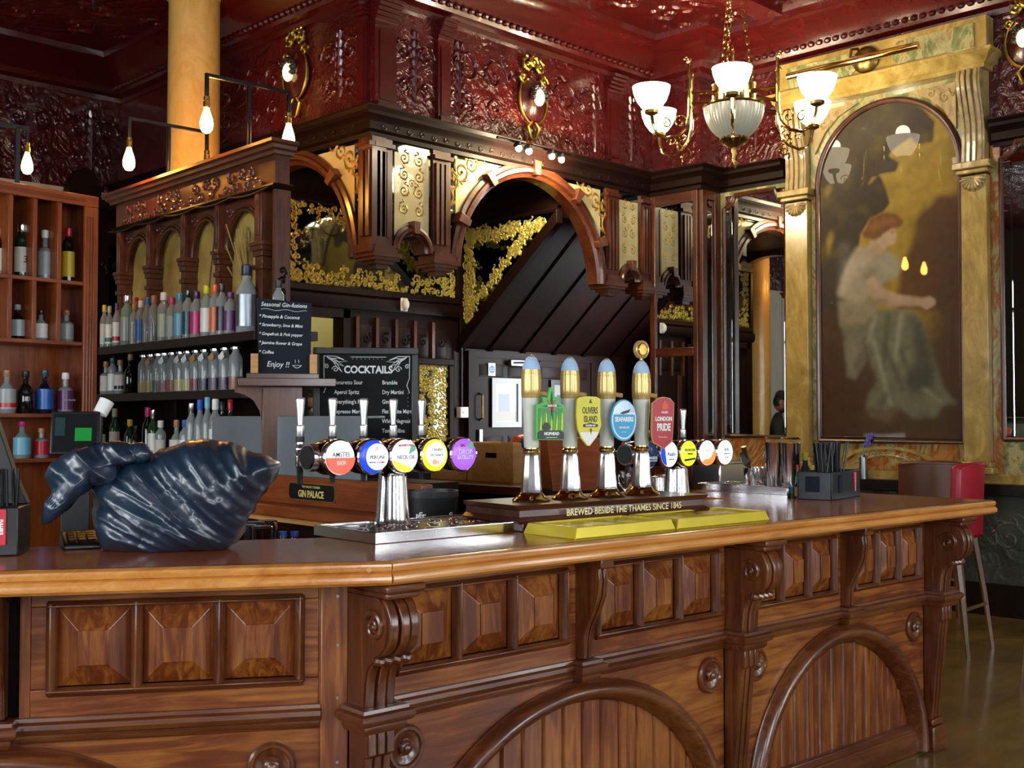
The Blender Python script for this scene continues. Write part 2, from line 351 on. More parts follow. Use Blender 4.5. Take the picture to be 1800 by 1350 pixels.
# bulkhead over the bar canopy: red frieze, pilaster strips, crown
bk = struct('wall_bulkhead', MB().box(XC, XC + .2, YC, YB, 3.6, ZC).box(XC + .2, XP + .31, YC, YC + .2, 3.6, ZC).box(XP, XW, YP, YC, 3.6, ZC), 'red_lincrusta', 'red embossed bulkhead above the bar canopy')
def cx(px): r = (px - 900) / 2000; return YC * (1 + r) / (1 - r)      # along the canopy front
def cyl(px): r = (px - 900) / 2000; return XC * (1 - r) / (1 + r)     # along the canopy side
def wy(px): r = (px - 900) / 2000; return XW * (1 - r) / (1 + r)      # along the painted wall
PATH = [(XC, YB), (XC, YC), (XP, YC), (XP, YP), (XW, YP), (XW, -3.6)]
crown = [(0, 4.50), (.03, 4.50), (.04, 4.54), (.10, 4.56), (.12, 4.60), (.13, 4.62), (.22, 4.68), (.30, 4.78), (.36, 4.80), (.37, 4.85), (0, 4.85)]
struct('trim_1', MB().mould(crown, PATH), 'red_paint', 'deep red crown moulding under the ceiling')
struct('trim_2', MB().mould(crown, [(-3.6, YB), (XC, YB)]), 'dark_red_paint', 'dark crown moulding on the far wall')
bead = MB()
for a, b in ((PATH[0], PATH[1]), (PATH[1], PATH[2]), (PATH[4], (XW, 2.0))):
    a, b = Vector(a), Vector(b); L = (b - a).length; n = Vector(((b - a).y, -(b - a).x)).normalized()
    for k in range(int(L / .075)):
        p = a + (b - a) * ((k + .5) * .075 / L) + n * .135; bead.add(*_sph((p.x, p.y, 4.60), (.028, .028, .022), 6, 4))
o = obj('carved_bead', bead, 'red_paint', bpy.data.objects['trim_1'], kind='stuff')
# ceiling ribs
rib = MB(); rib.box(2.2, 2.4, -3, 10, ZC - .12, ZC); rib.box(-3, 8, 4.9, 5.1, ZC - .12, ZC)
struct('trim_3', rib, 'red_paint', 'flat red ceiling ribs')
corn = [(0, 3.50), (.035, 3.50), (.04, 3.53), (.07, 3.545), (.07, 3.60), (.085, 3.62), (.12, 3.64), (.12, 3.665), (.14, 3.69), (.14, 3.70), (0, 3.70)]
struct('trim_4', MB().mould(corn, PATH[:5] + [(XW, 5.23)]), 'ebony_x', 'dark carved timber cornice below the red frieze')
struct('trim_5', MB().mould(corn, [(XW, 3.45), (XW, -3.6)]), 'ebony_y', 'dark timber cornice right of the painting')
gad = MB()   # carved leaf band of the cornice
for a, b in ((PATH[0], PATH[1]), (PATH[1], PATH[2])):
    a, b = Vector(a), Vector(b); L = (b - a).length; d = (b - a) / L; n = Vector((d.y, -d.x))
    put = lambda u, v, h: tuple((a + d * u + n * (.072 + h * .5)).to_3d() + Vector((0, 0, v)))
    for k in range(int(L / .12)): relief(gad, spiral(.06 + .12 * k, 3.572, .026, 1.1, 0, 1 if k % 2 else -1, 9), .007, put, 4)
obj('carved_leaf_band', gad, 'ebony_x', bpy.data.objects['trim_4'], kind='stuff')
def strip(x0, x1, parent, put):
    mb = MB()
    def bx(u0, u1, h, z0, z1): mb.add([put(u, z, k) for u, z, k in ((u0, z0, 0), (u1, z0, 0), (u1, z1, 0), (u0, z1, 0), (u0, z0, h), (u1, z0, h), (u1, z1, h), (u0, z1, h))], [(0, 3, 2, 1), (4, 5, 6, 7), (0, 1, 5, 4), (1, 2, 6, 5), (2, 3, 7, 6), (3, 0, 4, 7)])
    w = x1 - x0; bx(x0, x1, .035, 3.70, 4.5); bx(x0 + w * .2, x1 - w * .2, .045, 3.78, 4.3); bx(x0 - .01, x1 + .01, .08, 3.70, 3.76)
    for k in range(5): bx(x0 - .008, x1 + .008, .05 + .02 * k, 4.36 + .03 * k, 4.385 + .03 * k)
    return obj('pilaster_strip', mb, 'red_paint', parent)
pf = lambda u, v, h: (u, YC - h, v)
ps = lambda u, v, h: (XC - h, u, v)
pw = lambda u, v, h: (XW - h, u, v)
for a, b in ((652, 690), (764, 786), (1064, 1086), (1132, 1146)): strip(cx(a), cx(b), bk, pf)
strip(cyl(648), cyl(632), bk, ps)
rl = MB()
panel_scrolls(rl, pf, cx(690), cx(764), 3.76, 4.46, .018); panel_scrolls(rl, pf, cx(786), cx(900), 3.76, 4.46, .018, False); panel_scrolls(rl, pf, cx(965), cx(1064), 3.76, 4.46, .018, False)
acanthus(rl, pf, cx(806), 3.8, .6, .11, .018); acanthus(rl, pf, cx(1046), 3.8, .6, .11, .018); acanthus(rl, pf, cx(1110), 3.8, .6, .1, .018)
panel_scrolls(rl, ps, cyl(632), cyl(560), 3.76, 4.46, .018); panel_scrolls(rl, ps, cyl(500), cyl(420), 3.76, 4.46, .018, False); panel_scrolls(rl, ps, cyl(420), cyl(330), 3.76, 4.46, .018, False)
obj('embossed_scrolls', rl, 'red_paint', bk, kind='stuff', smooth=60)
rl = MB(); panel_scrolls(rl, pw, wy(1390), wy(1275), 3.76, 4.46, .018); panel_scrolls(rl, pw, 2.5, wy(1752), 3.76, 4.46, .018)
obj('embossed_scrolls', rl, 'red_paint', wr, kind='stuff', smooth=60)
pb = lambda u, v, h: (u, YB - h, v); rl = MB()
for k in range(7): panel_scrolls(rl, pb, 1.0 + k * .58, 1.55 + k * .58, 3.72, 4.48, .024, k % 2 == 0)
obj('embossed_scrolls', rl, 'dark_red_paint', wb, kind='stuff', smooth=60)
pc = lambda u, v, h: (u, v, ZC - h); rl = MB(); rr = random.Random(3)
for i in range(11):
    for j in range(11):
        if rr.random() < .9: scroll(rl, pc, 4.2 + i * .42 + rr.uniform(-.08, .08), 1.6 + j * .42 + rr.uniform(-.08, .08), rr.uniform(.12, .17), rr.choice((-1, 1)), rr.uniform(0, 6), .02, 4, 1.2, 4, 10)
for i in range(8):
    for j in range(6): scroll(rl, pc, 1.2 + i * .5, 7 + j * .5, .16, rr.choice((-1, 1)), rr.uniform(0, 6), .02, 4, 1.2, 4, 10)
obj('embossed_scrolls', rl, 'red_paint', bpy.data.objects['ceiling'], kind='stuff', smooth=60)
# ------------------------------------------------------------------ painted wall: marble, pilasters, mirrors (local x = 6 - y, front = -y)
WALL = Matrix.Translation((XW, 6, 0)) @ Matrix.Rotation(-PI / 2, 4, 'Z')
def wx(px): return 6 - wy(px)
def wallthing(name, label, cat, lx, z=0, group=None):
    o = thing(name, label, cat, (XW, 6 - lx, z), -PI / 2, group); return o
ZD, ZM = 1.0, 3.52
P1a, P1b, P2a, P2b = wx(1393), wx(1432), wx(1703), wx(1748)
mp = []
def slab(x0, x1, z0, z1, mat, d=.03, name='marble_slab'):
    o = obj(name, MB(WALL).box(x0, x1, -d, 0, z0, z1), mat, wr, bev=.003); return o
m0, m1 = wx(1279), wx(1388)          # left mirror
mz0, mz1 = 1.31, 3.46
slab(.07, m0, ZD, ZM, 'onyx_green'); slab(m0, m1, ZD, mz0, 'onyx_rust'); slab(m0, m1, mz1, ZM, 'onyx_green'); slab(m1, P1a, ZD, ZM, 'onyx_green')
slab(P1b, wx(1446), 1.28, 3.5, 'onyx_green'); slab(P1b, P2a, ZD + .05, 1.28, 'onyx_rust'); slab(wx(1699), P2a, 1.28, 3.5, 'onyx_green')
slab(P2b, wx(1766), ZD, ZM, 'onyx_rust'); slab(wx(1766), 3.6, ZD, mz0, 'onyx_green'); slab(wx(1766), 3.6, mz1 + .1, ZM, 'onyx_green')
slab(3.6, 9.6, ZD, ZM, 'onyx_green')
# carved stone swag under the painting
sw = MB(); c = (P1b + P2a) / 2; pq = lambda u, v, h: tuple((WALL @ Vector((u, -.03 - h, v)))[:])
relief(sw, [(c - .28 + .56 * i / 12, 1.10 + .07 * math.sin(PI * i / 12)) for i in range(13)], .012, pq)
for i in range(9): scroll(sw, pq, c - .24 + .06 * i, 1.13 + .05 * math.sin(PI * i / 8), .03, 1 if i < 4 else -1, 0, .007, 2, 1, 5, 8)
obj('carved_swag', sw, 'carved_stone', wr, kind='stuff')
ar = MB(WALL); ar.archround(c, 1.05, [(.40, -.03), (.40, -.045), (.46, -.045), (.46, -.03)], 0.1, PI - .1, 20, .42); obj('marble_arch', ar, 'onyx_cream', wr)
slab(.07, 9.6, .98, 1.05, 'onyx_cream', .09, 'marble_ledge')
obj('dado', MB(WALL).box(.07, 9.6, -.05, 0, 0, .9), 'dado_lincrusta', wr)
rl = MB()
for k in range(6): scroll(rl, lambda u, v, h: tuple((WALL @ Vector((u, -.05 - h * .6, v)))[:]), 2.3 + k * .33, .62 - .04 * (k % 3), .12, 1 if k % 2 else -1, k, .014, 5)
obj('embossed_scrolls', rl, 'dado_lincrusta', wr, kind='stuff')
struct('trim_6', MB(WALL).box(.07, 9.6, -.16, 0, .90, .98), 'black_paint', 'black shelf rail along the painted wall')
struct('baseboard_right', MB(WALL).box(.07, 9.6, -.08, 0, 0, .24), 'black_paint', 'black skirting board')
# pilasters with scroll consoles and shells
def pilaster(x0, x1, label):
    o = wallthing('marble_pilaster', label, 'pilaster', x0); w = x1 - x0
    obj('shaft', MB().box(0, w, -.10, 0, ZD + .14, 3.30), 'onyx_cream', o, bev=.004)
    obj('plinth', MB().box(-.03, w + .03, -.13, 0, ZD + .05, ZD + .10).box(-.015, w + .015, -.12, 0, ZD + .10, ZD + .14), 'onyx_cream', o, bev=.006)
    sh = MB(); 
    for k in range(9):
        a = PI * (.06 + .88 * k / 8); sh.tube([(w / 2 + .02 * math.cos(a), -.105, 3.285 - .02 * math.sin(a)), (w / 2 + .085 * math.cos(a), -.118, 3.285 - .09 * math.sin(a)), (w / 2 + .10 * math.cos(a), -.105, 3.285 - .105 * math.sin(a))], [.008, .017, .008], 6)
    obj('carved_shell', sh, 'carved_stone', o)
    obj('capital', MB().box(-.045, w + .045, -.16, 0, 3.345, 3.40).box(-.025, w + .025, -.135, 0, 3.31, 3.345), 'onyx_cream', o, bev=.008)
    prof = [(0, 3.40), (-.13, 3.40), (-.115, 3.55), (-.12, 3.68), (-.16, 3.80), (-.20, 3.92), (-.22, 4.02), (-.20, 4.09), (0, 4.09)]
    con = MB()
    for i in range(4):
        u = .012 + i * (w - .024) / 4; uu = u + (w - .024) / 4 - .012; con.prism([(y * (1.0 if i in (1, 2) else .93), z) for y, z in prof], 'x', u, uu)
    con.prism([(y * .86, z) for y, z in prof], 'x', .008, w - .008)
    obj('scroll_console', con, 'carved_stone', o, bev=.005); return o
pilaster(P1a, P1b, 'cream onyx pilaster left of the arched painting'); pilaster(P2a, P2b, 'cream onyx pilaster right of the arched painting')
# entablature
e0, e1 = P1a - .03, P2b + .03
en = wallthing('marble_entablature', 'cream onyx entablature above the arched painting', 'entablature', e0); w = e1 - e0
obj('slab', MB().box(0, w, -.14, 0, 4.22, 4.49), 'onyx_cream', en, bev=.005)
obj('moulding', MB().mould([(.0, 4.09), (.15, 4.09), (.15, 4.12), (.18, 4.14), (.20, 4.18), (.23, 4.20), (.23, 4.22), (0, 4.22)], [(.16, 0), (.16, -.01), (w - .16, -.01), (w - .16, 0)]), 'onyx_cream', en)
for a, b in ((.09, w * .42), (w * .58, w - .09)): obj('inset_panel', MB().prism([(a, 4.26), (b - .06, 4.26), (b + .05, 4.36), (b - .06, 4.44), (a, 4.44)] if a < .5 else [(a - .0 + .06, 4.26), (b, 4.26), (b, 4.44), (a + .06, 4.44), (a - .05, 4.36)], 'y', -.152, -.14), 'onyx_green', en)
# arched painting
pc0, pr = (wx(1446) + wx(1699)) / 2, (wx(1699) - wx(1446)) / 2
zs = 4.02 - pr
sp = MB(); th = [PI * i / 24 for i in range(25)]
for a0, a1, xe in ((PI / 2, PI, P1b), (0, PI / 2, P2a)):
    pts = [(pc0 + (pr + .01) * math.cos(a0 + (a1 - a0) * i / 14), zs + (pr + .01) * math.sin(a0 + (a1 - a0) * i / 14)) for i in range(15)]
    if xe == P1b: poly = pts + [(xe, zs), (xe, 4.10), (pc0, 4.10)]
    else: poly = pts + [(pc0, 4.10), (xe, 4.10), (xe, zs)]
    sp.prism(poly, 'y', -.035, 0)
o = obj('marble_spandrel', MB().add([tuple((WALL @ Vector(p))[:]) for p in sp.v], sp.f), 'onyx_green', wr)
for sg in (-1, 1):   # carved triangles in the spandrels
    cs = MB(); xe = P1b + .05 if sg < 0 else P2a - .05
    tri = [(xe, 4.05), (xe, 4.05 - .36), (xe - sg * .10, 3.86), (xe - sg * .22, 3.97), (xe - sg * .40, 4.05)]
    mbt = MB(); mbt.prism(tri, 'y', -.055, -.03); cs.add([tuple((WALL @ Vector(p))[:]) for p in mbt.v], mbt.f)
    pq2 = lambda u, v, h: tuple((WALL @ Vector((u, -.055 - h, v)))[:])
    scroll(cs, pq2, xe - sg * .09, 3.95, .06, sg, 0, .011, 5); scroll(cs, pq2, xe - sg * .2, 4.0, .035, -sg, 2, .008, 3)
    obj('carved_spandrel', cs, 'carved_stone', wr)
# the picture itself: flat painted panel, soft-edged figures in oil colours, behind glass
def paint_panel():
    nx, nz = 170, 360; x0, x1, z0, z1 = pc0 - pr, pc0 + pr, 1.28, 4.03
    X, Z = np.meshgrid(np.linspace(x0, x1, nx), np.linspace(z0, z1, nz))
    inv = WALL.inverted()
    def P(pts, dy=300, s=2.5714):
        out = []
        for a, b in pts: q = inv @ ox(1100 + a / s, dy + b / s, XW - .05); out.append((q.x, q.z))
        return out
    def inside(poly):
        r = np.zeros(X.shape, bool); n = len(poly)
        for i in range(n):
            (ax, az), (bx, bz) = poly[i], poly[(i + 1) % n]
            if az == bz: continue
            r ^= ((Z > az) != (Z > bz)) & (X < (bx - ax) * (Z - az) / (bz - az) + ax)
        return r.astype(float)
    def blur(m, k):
        for _ in range(2):
            for ax in (0, 1):
                p = np.pad(m, [(k, k) if a == ax else (0, 0) for a in (0, 1)], mode='edge'); c = np.cumsum(p, axis=ax)
                c = np.concatenate([np.zeros_like(np.take(c, [0], ax)), c], ax); n = m.shape[ax]
                m = (np.take(c, np.arange(2 * k + 1, 2 * k + 1 + n), ax) - np.take(c, np.arange(0, n), ax)) / (2 * k + 1)
        return m
    rng = np.random.RandomState(4); nz1 = blur(rng.rand(*X.shape), 6); nz1 = (nz1 - nz1.mean()) / nz1.std(); nz2 = blur(rng.rand(*X.shape), 2); nz2 = (nz2 - nz2.mean()) / nz2.std()
    C = np.zeros(X.shape + (3,)); v = (Z - z0) / (z1 - z0); u = (X - x0) / (x1 - x0)
    def c3(h): return np.array(hx(h)[:3])
    a, b = c3('#a08020'), c3('#8a7430'); k = np.clip(v, 0, 1)[..., None]; C[:] = a * (1 - k) + b * k
    def lay(pts, col, soft=2, dy=300, amt=1.0, ns=.0):
        m = blur(inside(P(pts, dy)), soft) * amt
        if ns: m = np.clip(m * (1 + ns * nz1), 0, 1)
        C[:] = C * (1 - m[..., None]) + c3(col) * m[..., None]
    lay([(860, 1250), (1560, 1250), (1560, 900), (1500, 780), (860, 700)], '#4e3c28', 14)                     # ground
    lay([(860, 500), (1050, 500), (1020, 760), (1080, 1000), (1060, 1250), (860, 1250)], '#45301f', 12)
    lay([(885, 560), (1000, 480), (1150, 440), (1300, 455), (1395, 545), (1388, 640), (1320, 655), (1290, 620), (1215, 668), (1188, 705), (1237, 735), (1222, 772), (1150, 785), (1105, 830), (1092, 838), (1112, 800), (1150, 795), (1180, 860), (1192, 920), (1160, 960), (1100, 990), (1060, 1060), (1000, 1400), (880, 1400)], '#382f25', 1, 0, 1, .10)
    lay([(900, 520), (1010, 480), (1200, 450), (1330, 480), (1100, 640), (960, 900), (890, 1000)], '#57503f', 12, 0, .5)
    lay([(905, 1090), (930, 1035), (940, 1075), (925, 1125), (915, 1170)], '#8a742a', 2, 0); lay([(893, 870), (915, 835), (935, 850), (905, 900)], '#877038', 2, 0)
    lay([(962, 1100), (1010, 1095), (1015, 1350), (965, 1350)], '#5b564b', 3, 0, .8)
    lay([(1225, 1350), (1240, 1230), (1262, 1180), (1300, 1080), (1310, 1000), (1340, 950), (1390, 920), (1400, 890), (1450, 880), (1540, 870), (1540, 1400), (1225, 1400)], '#55381f', 3, 0, 1, .06)
    lay([(1400, 230), (1540, 120), (1540, 1250), (1420, 1200), (1350, 800)], '#4a3322', 14)
    lay([(970, 690), (1080, 640), (1200, 622), (1310, 638), (1345, 690), (1372, 780), (1405, 880), (1435, 980), (1505, 1060), (1440, 1052), (1400, 1112), (1300, 1125), (1230, 1065), (1180, 1092), (1085, 1072), (1100, 1010), (1140, 950), (1120, 900), (1080, 790), (1000, 785)], '#68684f', 2)
    lay([(1290, 650), (1340, 690), (1375, 790), (1405, 890), (1380, 1000), (1300, 1010), (1250, 960), (1310, 850)], '#3f4035', 4, 300, .85)
    for i, (sx, sy, ex, ey) in enumerate(((1120, 650, 1090, 780), (1180, 640, 1150, 940), (1240, 640, 1210, 860), (1160, 780, 1250, 1000), (1110, 760, 1190, 1060), (1230, 800, 1290, 960), (1330, 980, 1440, 1060), (1180, 1000, 1140, 1070))):
        lay([(sx, sy), (sx + 16, sy), (ex + 14, ey), (ex, ey)], '#9a967c' if i % 2 == 0 else '#3e3e32', 2, 300, .75)
    lay([(985, 765), (1075, 780), (1088, 850), (1040, 942), (1000, 930), (995, 850)], '#77705a', 2); lay([(1030, 870), (1075, 800), (1080, 860), (1040, 935)], '#4e4a3c', 3, 300, .7)
    lay([(958, 590), (1060, 575), (1160, 598), (1125, 645), (1080, 690), (968, 702)], '#857a60', 2)
    lay([(1040, 350), (1110, 338), (1180, 362), (1238, 400), (1248, 430), (1228, 480), (1170, 505), (1140, 562), (1060, 592), (985, 582), (956, 560), (972, 500), (1000, 420)], '#968b72', 2)
    lay([(1000, 430), (1040, 370), (1070, 380), (1010, 520), (985, 575), (960, 555)], '#b3a88e', 4, 300, .6); lay([(1110, 420), (1150, 450), (1120, 480), (1090, 540), (1080, 480)], '#6f664f', 4, 300, .7)
    lay([(1088, 492), (1120, 478), (1160, 528), (1220, 558), (1340, 574), (1375, 568), (1400, 585), (1398, 605), (1362, 628), (1330, 612), (1200, 612), (1130, 592), (1100, 552)], '#a98f72', 1)
    lay([(1130, 575), (1200, 600), (1330, 605), (1330, 613), (1200, 613), (1130, 593)], '#7d6850', 2, 300, .7)
    lay([(1105, 312), (1150, 318), (1178, 345), (1172, 366), (1120, 382), (1098, 350)], '#a0876a', 1)
    lay([(1150, 285), (1205, 258), (1221, 272), (1226, 296), (1218, 306), (1220, 318), (1208, 334), (1188, 337), (1165, 348), (1135, 322)], '#aa9072', 1); lay([(1196, 276), (1210, 272), (1212, 279), (1198, 283)], '#5a4634', 1); lay([(1204, 314), (1216, 312), (1212, 320)], '#8a5a48', 1)
    lay([(1085, 262), (1108, 215), (1160, 188), (1220, 194), (1256, 226), (1246, 252), (1200, 262), (1165, 284), (1150, 300), (1120, 312), (1078, 302), (1068, 285)], '#6b4626', 1)
    lay([(1090, 255), (1130, 228), (1200, 215), (1240, 232), (1180, 245), (1110, 272)], '#8a6034', 2, 300, .6)
    lay([(1085, 1072), (1180, 1092), (1240, 1060), (1200, 1130), (1110, 1120)], '#6a5a44', 3); lay([(1078, 1190), (1262, 1190), (1262, 1213), (1078, 1213)], '#8f8f86', 1)
    C *= .78 * (1 + .05 * nz2 + .05 * nz1)[..., None]; C = np.clip(C, 0, 1)
    vs = [tuple((WALL @ Vector((X[j, i], -.05, Z[j, i])))[:]) for j in range(nz) for i in range(nx)]; fs = []
    for j in range(nz - 1):
        for i in range(nx - 1):
            xx, zz = X[j, i] - pc0, Z[j, i]
            if zz > zs and xx * xx + (zz - zs) ** 2 > (pr + .006) ** 2: continue
            q = j * nx + i; fs.append((q, q + 1, q + nx + 1, q + nx))
    me = bpy.data.meshes.new('painted_panel'); me.from_pydata(vs, [], fs); at = me.color_attributes.new('paint', 'FLOAT_COLOR', 'POINT')
    at.data.foreach_set('color', np.concatenate([C.reshape(-1, 3), np.ones((nx * nz, 1))], 1).ravel().astype(np.float32)); me.materials.append(M['oil_painting']); return me
painted('oil_painting', .55, .3)
pt = wallthing('arched_painting', 'arched painting of a seated woman in pale drapery under glass', 'painting', 0)
pt.matrix_world = Matrix.Identity(4)
obj('canvas', paint_panel(), None, pt)
fr = MB(WALL); out = [(pc0 - pr, 1.28)] + [(pc0 - pr, zs)] + [(pc0 + pr * math.cos(PI - PI * i / 36), zs + pr * math.sin(PI - PI * i / 36)) for i in range(1, 36)] + [(pc0 + pr, zs), (pc0 + pr, 1.28)]
fr.tube([(x, -.055, z) for x, z in out + [out[0]]], .022, 8); fr.tube([(x, -.06, z) for x, z in [(pc0 + (x - pc0) * .97, z + (.03 if z < 2 else -.02)) for x, z in out + [out[0]]]], .008, 6)
obj('frame', fr, 'mahogany_z', pt)
# picture lamp
lp = wallthing('picture_lamp', 'brass picture lamp with a long tube above the painting', 'picture lamp', wx(1545), 4.35)
obj('rose', MB(Matrix.Rotation(PI / 2, 4, 'X')).lathe([(.0, 0.14), (.10, .14), (.11, .17), (.08, .20), (.04, .22), (.0, .225)], 18), 'antique_brass', lp)
obj('arm', MB().tube([(0, -.2, 0), (0, -.3, .06), (0, -.4, .03), (0, -.42, -.06)], .012).tube([(-.09, -.19, .04), (-.11, -.26, 0), (-.06, -.27, -.05)], .01), 'antique_brass', lp)
obj('tube_shade', MB().tube([(-.56, -.42, -.07), (.56, -.42, -.07)], .03, 12), 'polished_brass', lp)
# wall mirrors with scalloped heads
def scallop(x0, x1, z0, z1, r=.11):
    pts = [(x0, z0), (x1, z0), (x1, z1 - r)]
    pts += [(x1 + r * .15 - r * 1.15 * math.sin(PI / 2 * i / 6) , z1 - r + r * (1 - math.cos(PI / 2 * i / 6))) for i in range(1, 7)]
    pts += [(x0 - r * .15 + r * 1.15 * math.sin(PI / 2 * i / 6), z1 - r + r * (1 - math.cos(PI / 2 * i / 6))) for i in range(6, 0, -1)] + [(x0, z1 - r)]
    return pts
def wall_mirror(x0, x1, z0, z1, label):
    o = wallthing('wall_mirror', label, 'mirror', x0); w = x1 - x0; pts = scallop(0, w, z0, z1)
    obj('glass', MB().prism(pts, 'y', -.030, -.012), 'mirror', o, 0)
    obj('bevel', MB().box(.015, .075, -.040, -.029, z0 + .02, z1 - .14).box(w - .05, w - .015, -.040, -.029, z0 + .02, z1 - .14), 'mirror', o, 0, bev=.008)
    obj('frame', MB().tube([(x, -.03, z) for x, z in pts + [pts[0]]], .022, 8), 'mahogany_z', o); return o
wall_mirror(m0, m1, mz0, mz1, 'tall scalloped mirror between the timber pier and the painting'); wall_mirror(wx(1768), 3.55, mz0, mz1 + .06, 'tall scalloped mirror at the right edge, beyond the painting')
# timber pier beside the canopy: mirror to the front, bevelled strip mirror on the side
pr_ = thing('mirror_pier', 'dark timber pier faced with mirrors where canopy meets wall', 'pier', (0, 0, 0))
obj('core', MB().box(XP + .01, XW, YP + .02, YC, 0, 3.55), 'mahogany_z', pr_)
for y0, y1 in ((YP + .01, YP + .06), (YC - .09, YC - .03)): obj('stile', MB().box(XP - .03, XP + .01, y0, y1, 0, 3.5), 'mahogany_z', pr_, bev=.006)
for z0, z1 in ((3.40, 3.5), (2.02, 2.1), (.9, 1.2)): obj('rail', MB().box(XP - .028, XP + .01, YP + .06, YC - .09, z0, z1), 'mahogany_y', pr_, bev=.005)
obj('mirror_glass', MB().box(XP - .012, XP + .012, YP + .06, YC - .09, 2.1, 3.4), 'mirror', pr_, 0); obj('mirror_glass', MB().box(XP - .012, XP + .012, YP + .06, YC - .09, 1.2, 2.02), 'mirror', pr_, 0)
for x0, x1 in ((XP + .0, XP + .07), (XW - .12, XW - .03)): obj('stile', MB().box(x0, x1, YP - .03, YP + .02, 0, 3.5), 'mahogany_z', pr_, bev=.006)
[obj('rail', MB().box(XP + .05, XW - .1, YP - .028, YP + .02, a, b), 'mahogany_x', pr_) for a, b in ((3.42, 3.5), (1.1, 1.28))]
obj('mirror_glass', MB().box(XP + .07, XW - .12, YP - .012, YP + .015, 1.28, 3.42), 'mirror', pr_, 0, bev=.01)
# ------------------------------------------------------------------ bar canopy
ZT, ZP = 3.50, 2.66
X1, X2, X3, X4, X5, X6, X7 = XC, cx(684), cx(756), cx(787), cx(1062), cx(1084), cx(1123)
cn = thing('bar_canopy', 'carved timber canopy with arches and gilt glass panels over the bar', 'canopy', (0, 0, 0))
def fluted(mb, put, a, b, z0, z1, d=.05, flutes=3):
    "pilaster face with raised reeds"
    def bx(u0, u1, h0, h1, q0, q1): mb.add([put(u, q, k) for u, q, k in ((u0, q0, h0), (u1, q0, h0), (u1, q1, h0), (u0, q1, h0), (u0, q0, h1), (u1, q0, h1), (u1, q1, h1), (u0, q1, h1))], [(0, 3, 2, 1), (4, 5, 6, 7), (0, 1, 5, 4), (1, 2, 6, 5), (2, 3, 7, 6), (3, 0, 4, 7)])
    bx(a, b, -.1, d - .02, z0, z1); w = b - a
    for i in range(flutes): bx(a + w * (.1 + .8 * i / flutes), a + w * (.1 + .8 * (i + .6) / flutes), d - .03, d, z0 + .12, z1 - .1)
    bx(a - .006, b + .006, 0, d + .01, z1 - .07, z1 - .04); bx(a - .008, b + .008, -.1, d + .012, z0, z0 + .06)
def pendant(mb, put, a, b, z):
    def bx(u0, u1, h0, h1, q0, q1): mb.add([put(u, q, k) for u, q, k in ((u0, q0, h0), (u1, q0, h0), (u1, q1, h0), (u0, q1, h0), (u0, q0, h1), (u1, q0, h1), (u1, q1, h1), (u0, q1, h1))], [(0, 3, 2, 1), (4, 5, 6, 7), (0, 1, 5, 4), (1, 2, 6, 5), (2, 3, 7, 6), (3, 0, 4, 7)])
    for k, (e, q0, q1) in enumerate(((.02, .0, .035), (.045, -.03, 0), (.03, -.055, -.03), (.0, -.08, -.055), (-.03, -.11, -.08))): bx(a - e, b + e, -.1 - e, .05 + e, z + q0, z + q1)
for a, b in ((X1, X2), (X3, X4), (X5, X6), (X7, XP - .01)):
    mb = MB(); fluted(mb, pf, a, b, ZP, ZT); obj('fluted_pilaster', mb, 'mahogany_z', cn); mb = MB(); pendant(mb, pf, a, b, ZP); obj('pendant', mb, 'mahogany_x', cn)
mb = MB(); fluted(mb, ps, YC - .05, cyl(634), ZP, ZT, .05, 2); obj('fluted_pilaster', mb, 'mahogany_z', cn)
def keystone(mb, put, c, z, r, a, s=1.0):
    ca, sa = math.cos(a), math.sin(a); pts = []
    for q, h in ((r - .05 * s, .028 * s), (r + .07 * s, .042 * s)):
        for sg in (-1, 1): pts.append((c + q * ca - sg * h * sa, z + q * sa + sg * h * ca))
    pts = [pts[0], pts[1], pts[3], pts[2]]; mb.add([put(u, v, .0) for u, v in pts] + [put(u, v, .085) for u, v in pts], [(3, 2, 1, 0), (4, 5, 6, 7), (0, 1, 5, 4), (1, 2, 6, 5), (2, 3, 7, 6), (3, 0, 4, 7)])
def arch(put, c, z, r, band, keys, s=1.0, ez=1.0):
    mb = MB(); R = r + band
    prof = [(r, -.10), (r, .02), (r + band * .25, .035), (r + band * .35, .06), (r + band * .62, .06), (r + band * .7, .045), (R, .04), (R, -.10)]
    t = MB(); t.archround(c, z, prof, 0, PI, 30, ez); mb.add([put(p[0], p[2], p[1]) for p in t.v], t.f); obj('moulded_arch', mb, 'mahogany_x', cn)
    for k in keys: kb = MB(); keystone(kb, put, c, z, r + band * .6, k, s); obj('keystone', kb, 'carved_z', cn, bev=.004)
CA, RA = (X4 + X5) / 2, (X5 - X4) / 2 - .0
arch(pf, CA, ZP - .02, RA - .115, .115, (PI / 2, PI / 2 + .62, PI / 2 - .62, PI / 2 + 1.16, PI / 2 - 1.16))
